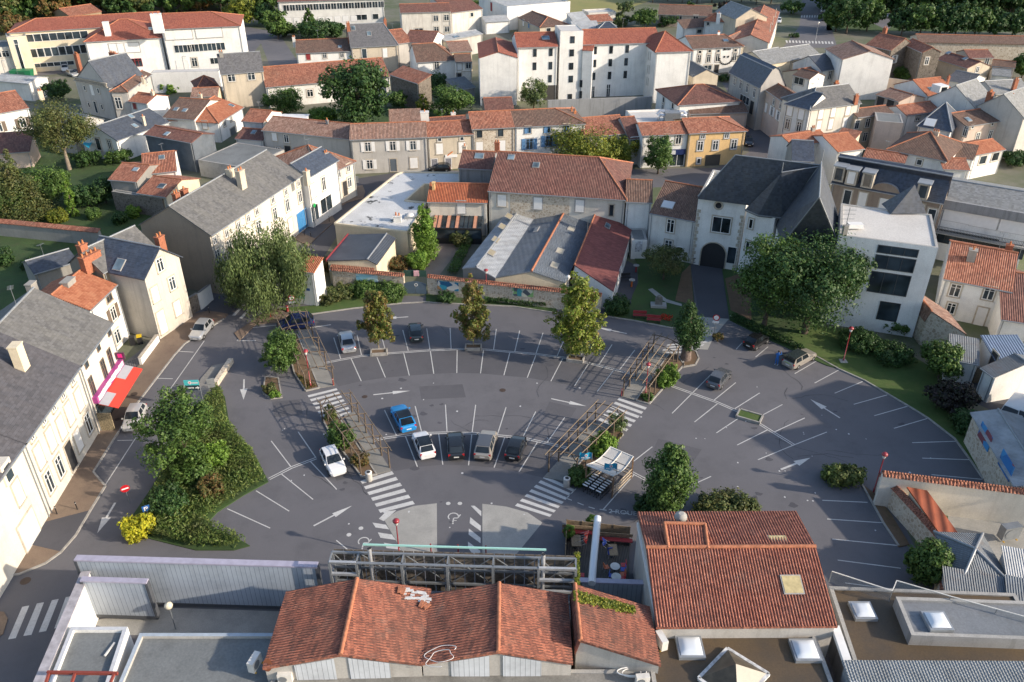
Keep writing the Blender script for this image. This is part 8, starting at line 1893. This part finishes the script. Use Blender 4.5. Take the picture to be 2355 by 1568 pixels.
tree('dark garden tree between cypress and stepped houses',(820,330),(800,130),330,LD,'round',2400,.36,.02);tree('leafy garden tree behind the cypress',(480,300),(480,-60),460,LG,'round',3000,.38,.05);tree('large green tree left of the garden conifer',(60,470),(40,60),420,LG,'round',2600,.38,.02);tree('dark tree at the left edge behind the garden wall',(-20,420),(0,20),260,LD,'round',2200,.38,.02)
tree('dark garden tree against the stepped houses',(980,300),(960,60),300,LD,'round',2400,.36,.02);tree('garden tree between conifer and leafy trees',(330,330),(320,-20),340,LD,'round',2600,.36,.02);shrub('dark bushes behind the dark slate shed',(280,900),180,1.6,LD,1000,.26);shrub('dark bush at the left edge above the slate house',(30,860),220,2.6,LD,1400,.3)
fill('ivy','ivy spilling over the single-slope market roof',(lambda:[(O(2,3),0)[1]]and[(555,745),(700,740),(860,810),(1100,880),(1060,910),(950,880),(800,880),(650,820),(600,830)])(),.4,LY,10,.2,'ivy')if False else None
O(2,3);rng=np.random.default_rng(5);ps=[]
for i in range(2200):
 u=rng.uniform(570,1130);v=745+(u-570)*.26+rng.uniform(-30,95)*(1-.3*(u-570)/560)*rng.uniform(.3,1);z=6.25-(u-570)/680*.9+rng.uniform(0,.35);p=W((u,v),z);ps.append((p.x,p.y,p.z))
for i in range(700):
 u=rng.uniform(575,620);v=rng.uniform(380,760);p=W((u,v),5.2+(760-v)/760*1.6+rng.uniform(0,.2));ps.append((p.x,p.y,p.z))
ps=np.array(ps);o0=ps.mean(0);N=rng.normal(size=ps.shape)*.5+[0,-.3,.8];N/=np.linalg.norm(N,axis=1)[:,None]
tag(link('ivy',leafmesh('ivy',quads(ps-o0,N,.22,rng),LY),None,o0),'ivy spilling over the top of the single-slope market roof and truss post','ivy')
O(2,3)
for p,l,w_ in(((520,265),'potted green plant on the left of the cafe deck',90),((730,170),'potted green plant behind the white awning case',70)):
 P=W(p,tz);P.z=tz;t=thing('potted_plant',l,'plant',P);g=MB();g.lathe([(.2,0),(.28,.45),(.25,.46)],n=12);g.build('pot',[black],t);V=cloud([(0,0,1.,.45,.45,.55)],350,.22,np.random.default_rng(4));link('foliage',leafmesh('foliage',V,LB),t)
protos=[]
O()
def stand(spots,protos,label,group,name='tree'):
 for i,(u,v,s)in enumerate(spots):
  p=protos[i%len(protos)];o=p if p.get('unused')else copy_tree(p)
  if 'unused' in o:del o['unused']
  o.location=W((u,v));o.rotation_euler=(0,0,i*1.7);o.scale=(s,s,s);o['label']=label;o['group']=group
def proto(mat,H,r,shape,seed,n=1300,leaf=.9,nm='tree'):
 t=make_tree(nm,'x','tree',(0,0,0),H,r,mat,shape,n,leaf,.06,seed);t['unused']=1;return t
W1=[proto(LD,15,6.5,'round',201,1700,1.0),proto(LO,14,6,'round',202,1700,1.0),proto(LD,17,6,'loose',203,1700,1.0),proto(LG,13,6,'round',204,1700,1.0),proto(LR,12,5,'round',206,1500,1.)]
random.seed(11);sp=[]
for row in range(4):
 for k in range(17-row):
  u=-20+k*(640/16)+random.uniform(-12,12)+row*10;v=62-row*17-.055*u*(1 if row==0 else.8)+random.uniform(-3,3)
  if row==0 and 150<u<275:continue
  sp.append((u,v,random.uniform(.8,1.2)))
stand(sp,W1,'dark woodland tree in the belt behind the school','woodland trees behind the school')
O();tree('dark tree behind the school block gable',(610,60),(600,5),60,LD,'round',1500,.7,.03);tree('tall green tree left of the long school block',(640,90),(640,15),60,LG,'round',1500,.6,.03);tree('yellowing tree at the right end of the school annex',(560,62),(560,-10),75,LY,'round',1500,.7,.03);tree('rust-leaved bushes left of the hay barn',(25,75),(25,30),110,LR,'round',1500,.8,.02)
W2=[proto(LG,10,5,'round',211,1500,.75),proto(LD,11,5.2,'round',212,1500,.75),proto(LG,9.5,4.8,'round',213,1500,.75)]
sp=[(1920,72,.95),(1945,78,1.05),(1992,72,1.0),(1985,45,1.1),(1905,40,1.),(1890,20,1.1)]
stand(sp,W2,'round street tree beside the far avenue','street trees along the far avenue')
W3=[proto(LD,10,5.4,'round',221,1500,.8),proto(LG,9.5,5.2,'round',222,1500,.8),proto(LD,11,5,'round',223,1500,.8)]
sp=[(2070+i*42+random.uniform(-6,6),82+i*.8,random.uniform(.85,1.05))for i in range(9)]
stand(sp,W3,'round-crowned park tree in the row behind the long stone range','park trees behind the stone range')
W4=[proto(LD,13,6.5,'round',231,1500,1.),proto(LD,12,6,'round',232,1500,1.)]
sp=[]
for row in range(3):
 for k in range(14):sp.append((1930+k*36+random.uniform(-8,8)+row*12,30-row*12+random.uniform(-2,2),random.uniform(.85,1.15)))
stand(sp,W4,'dark tree of the far park wood at the top right','dark trees of the far park')
W5=[proto(LG,9,5,'round',241,1200,.9)]
stand([(1000+k*47,-6+random.uniform(-3,3),random.uniform(.7,1.1))for k in range(1)]+[(1500+k*34,6+random.uniform(-4,4),random.uniform(.6,1.))for k in range(9)],W5,'garden tree along the top edge beyond the yellow field','garden trees beyond the field')
cd=bpy.data.cameras.new('camera');co=bpy.data.objects.new('camera',cd);COL.objects.link(co)
co.location=CAM;co.rotation_euler=(math.pi/2-PITCH,0,0)
cd.sensor_width=36;cd.lens=36*F/2354;cd.clip_start=.5;cd.clip_end=4000
SC.camera=co
SUN_EL,SUN_AZ=math.radians(23),math.radians(-17)
sd=Vector((math.cos(SUN_EL)*math.cos(SUN_AZ),math.cos(SUN_EL)*math.sin(SUN_AZ),math.sin(SUN_EL)))
sl=bpy.data.lights.new('sun','SUN');sl.energy=3.6;sl.angle=math.radians(.8);sl.color=(1.,.87,.71)
so=bpy.data.objects.new('sun',sl);COL.objects.link(so);so.rotation_euler=(-sd).to_track_quat('-Z','Y').to_euler()
wd=bpy.data.worlds.new('World');SC.world=wd;wd.use_nodes=True
n=wd.node_tree;sk=n.nodes.new('ShaderNodeTexSky');sk.sky_type='NISHITA';sk.sun_disc=False
sk.sun_elevation=SUN_EL;sk.sun_rotation=math.pi/2-SUN_AZ;sk.air_density=1.0;sk.dust_density=1.5
n.links.new(sk.outputs[0],n.nodes['Background'].inputs[0]);n.nodes['Background'].inputs[1].default_value=.15
SC.view_settings.view_transform='Standard';SC.view_settings.look='None';SC.view_settings.exposure=.78;SC.view_settings.gamma=1
SC.cycles.use_denoising=True;SC.cycles.max_bounces=5;SC.cycles.use_adaptive_sampling=True
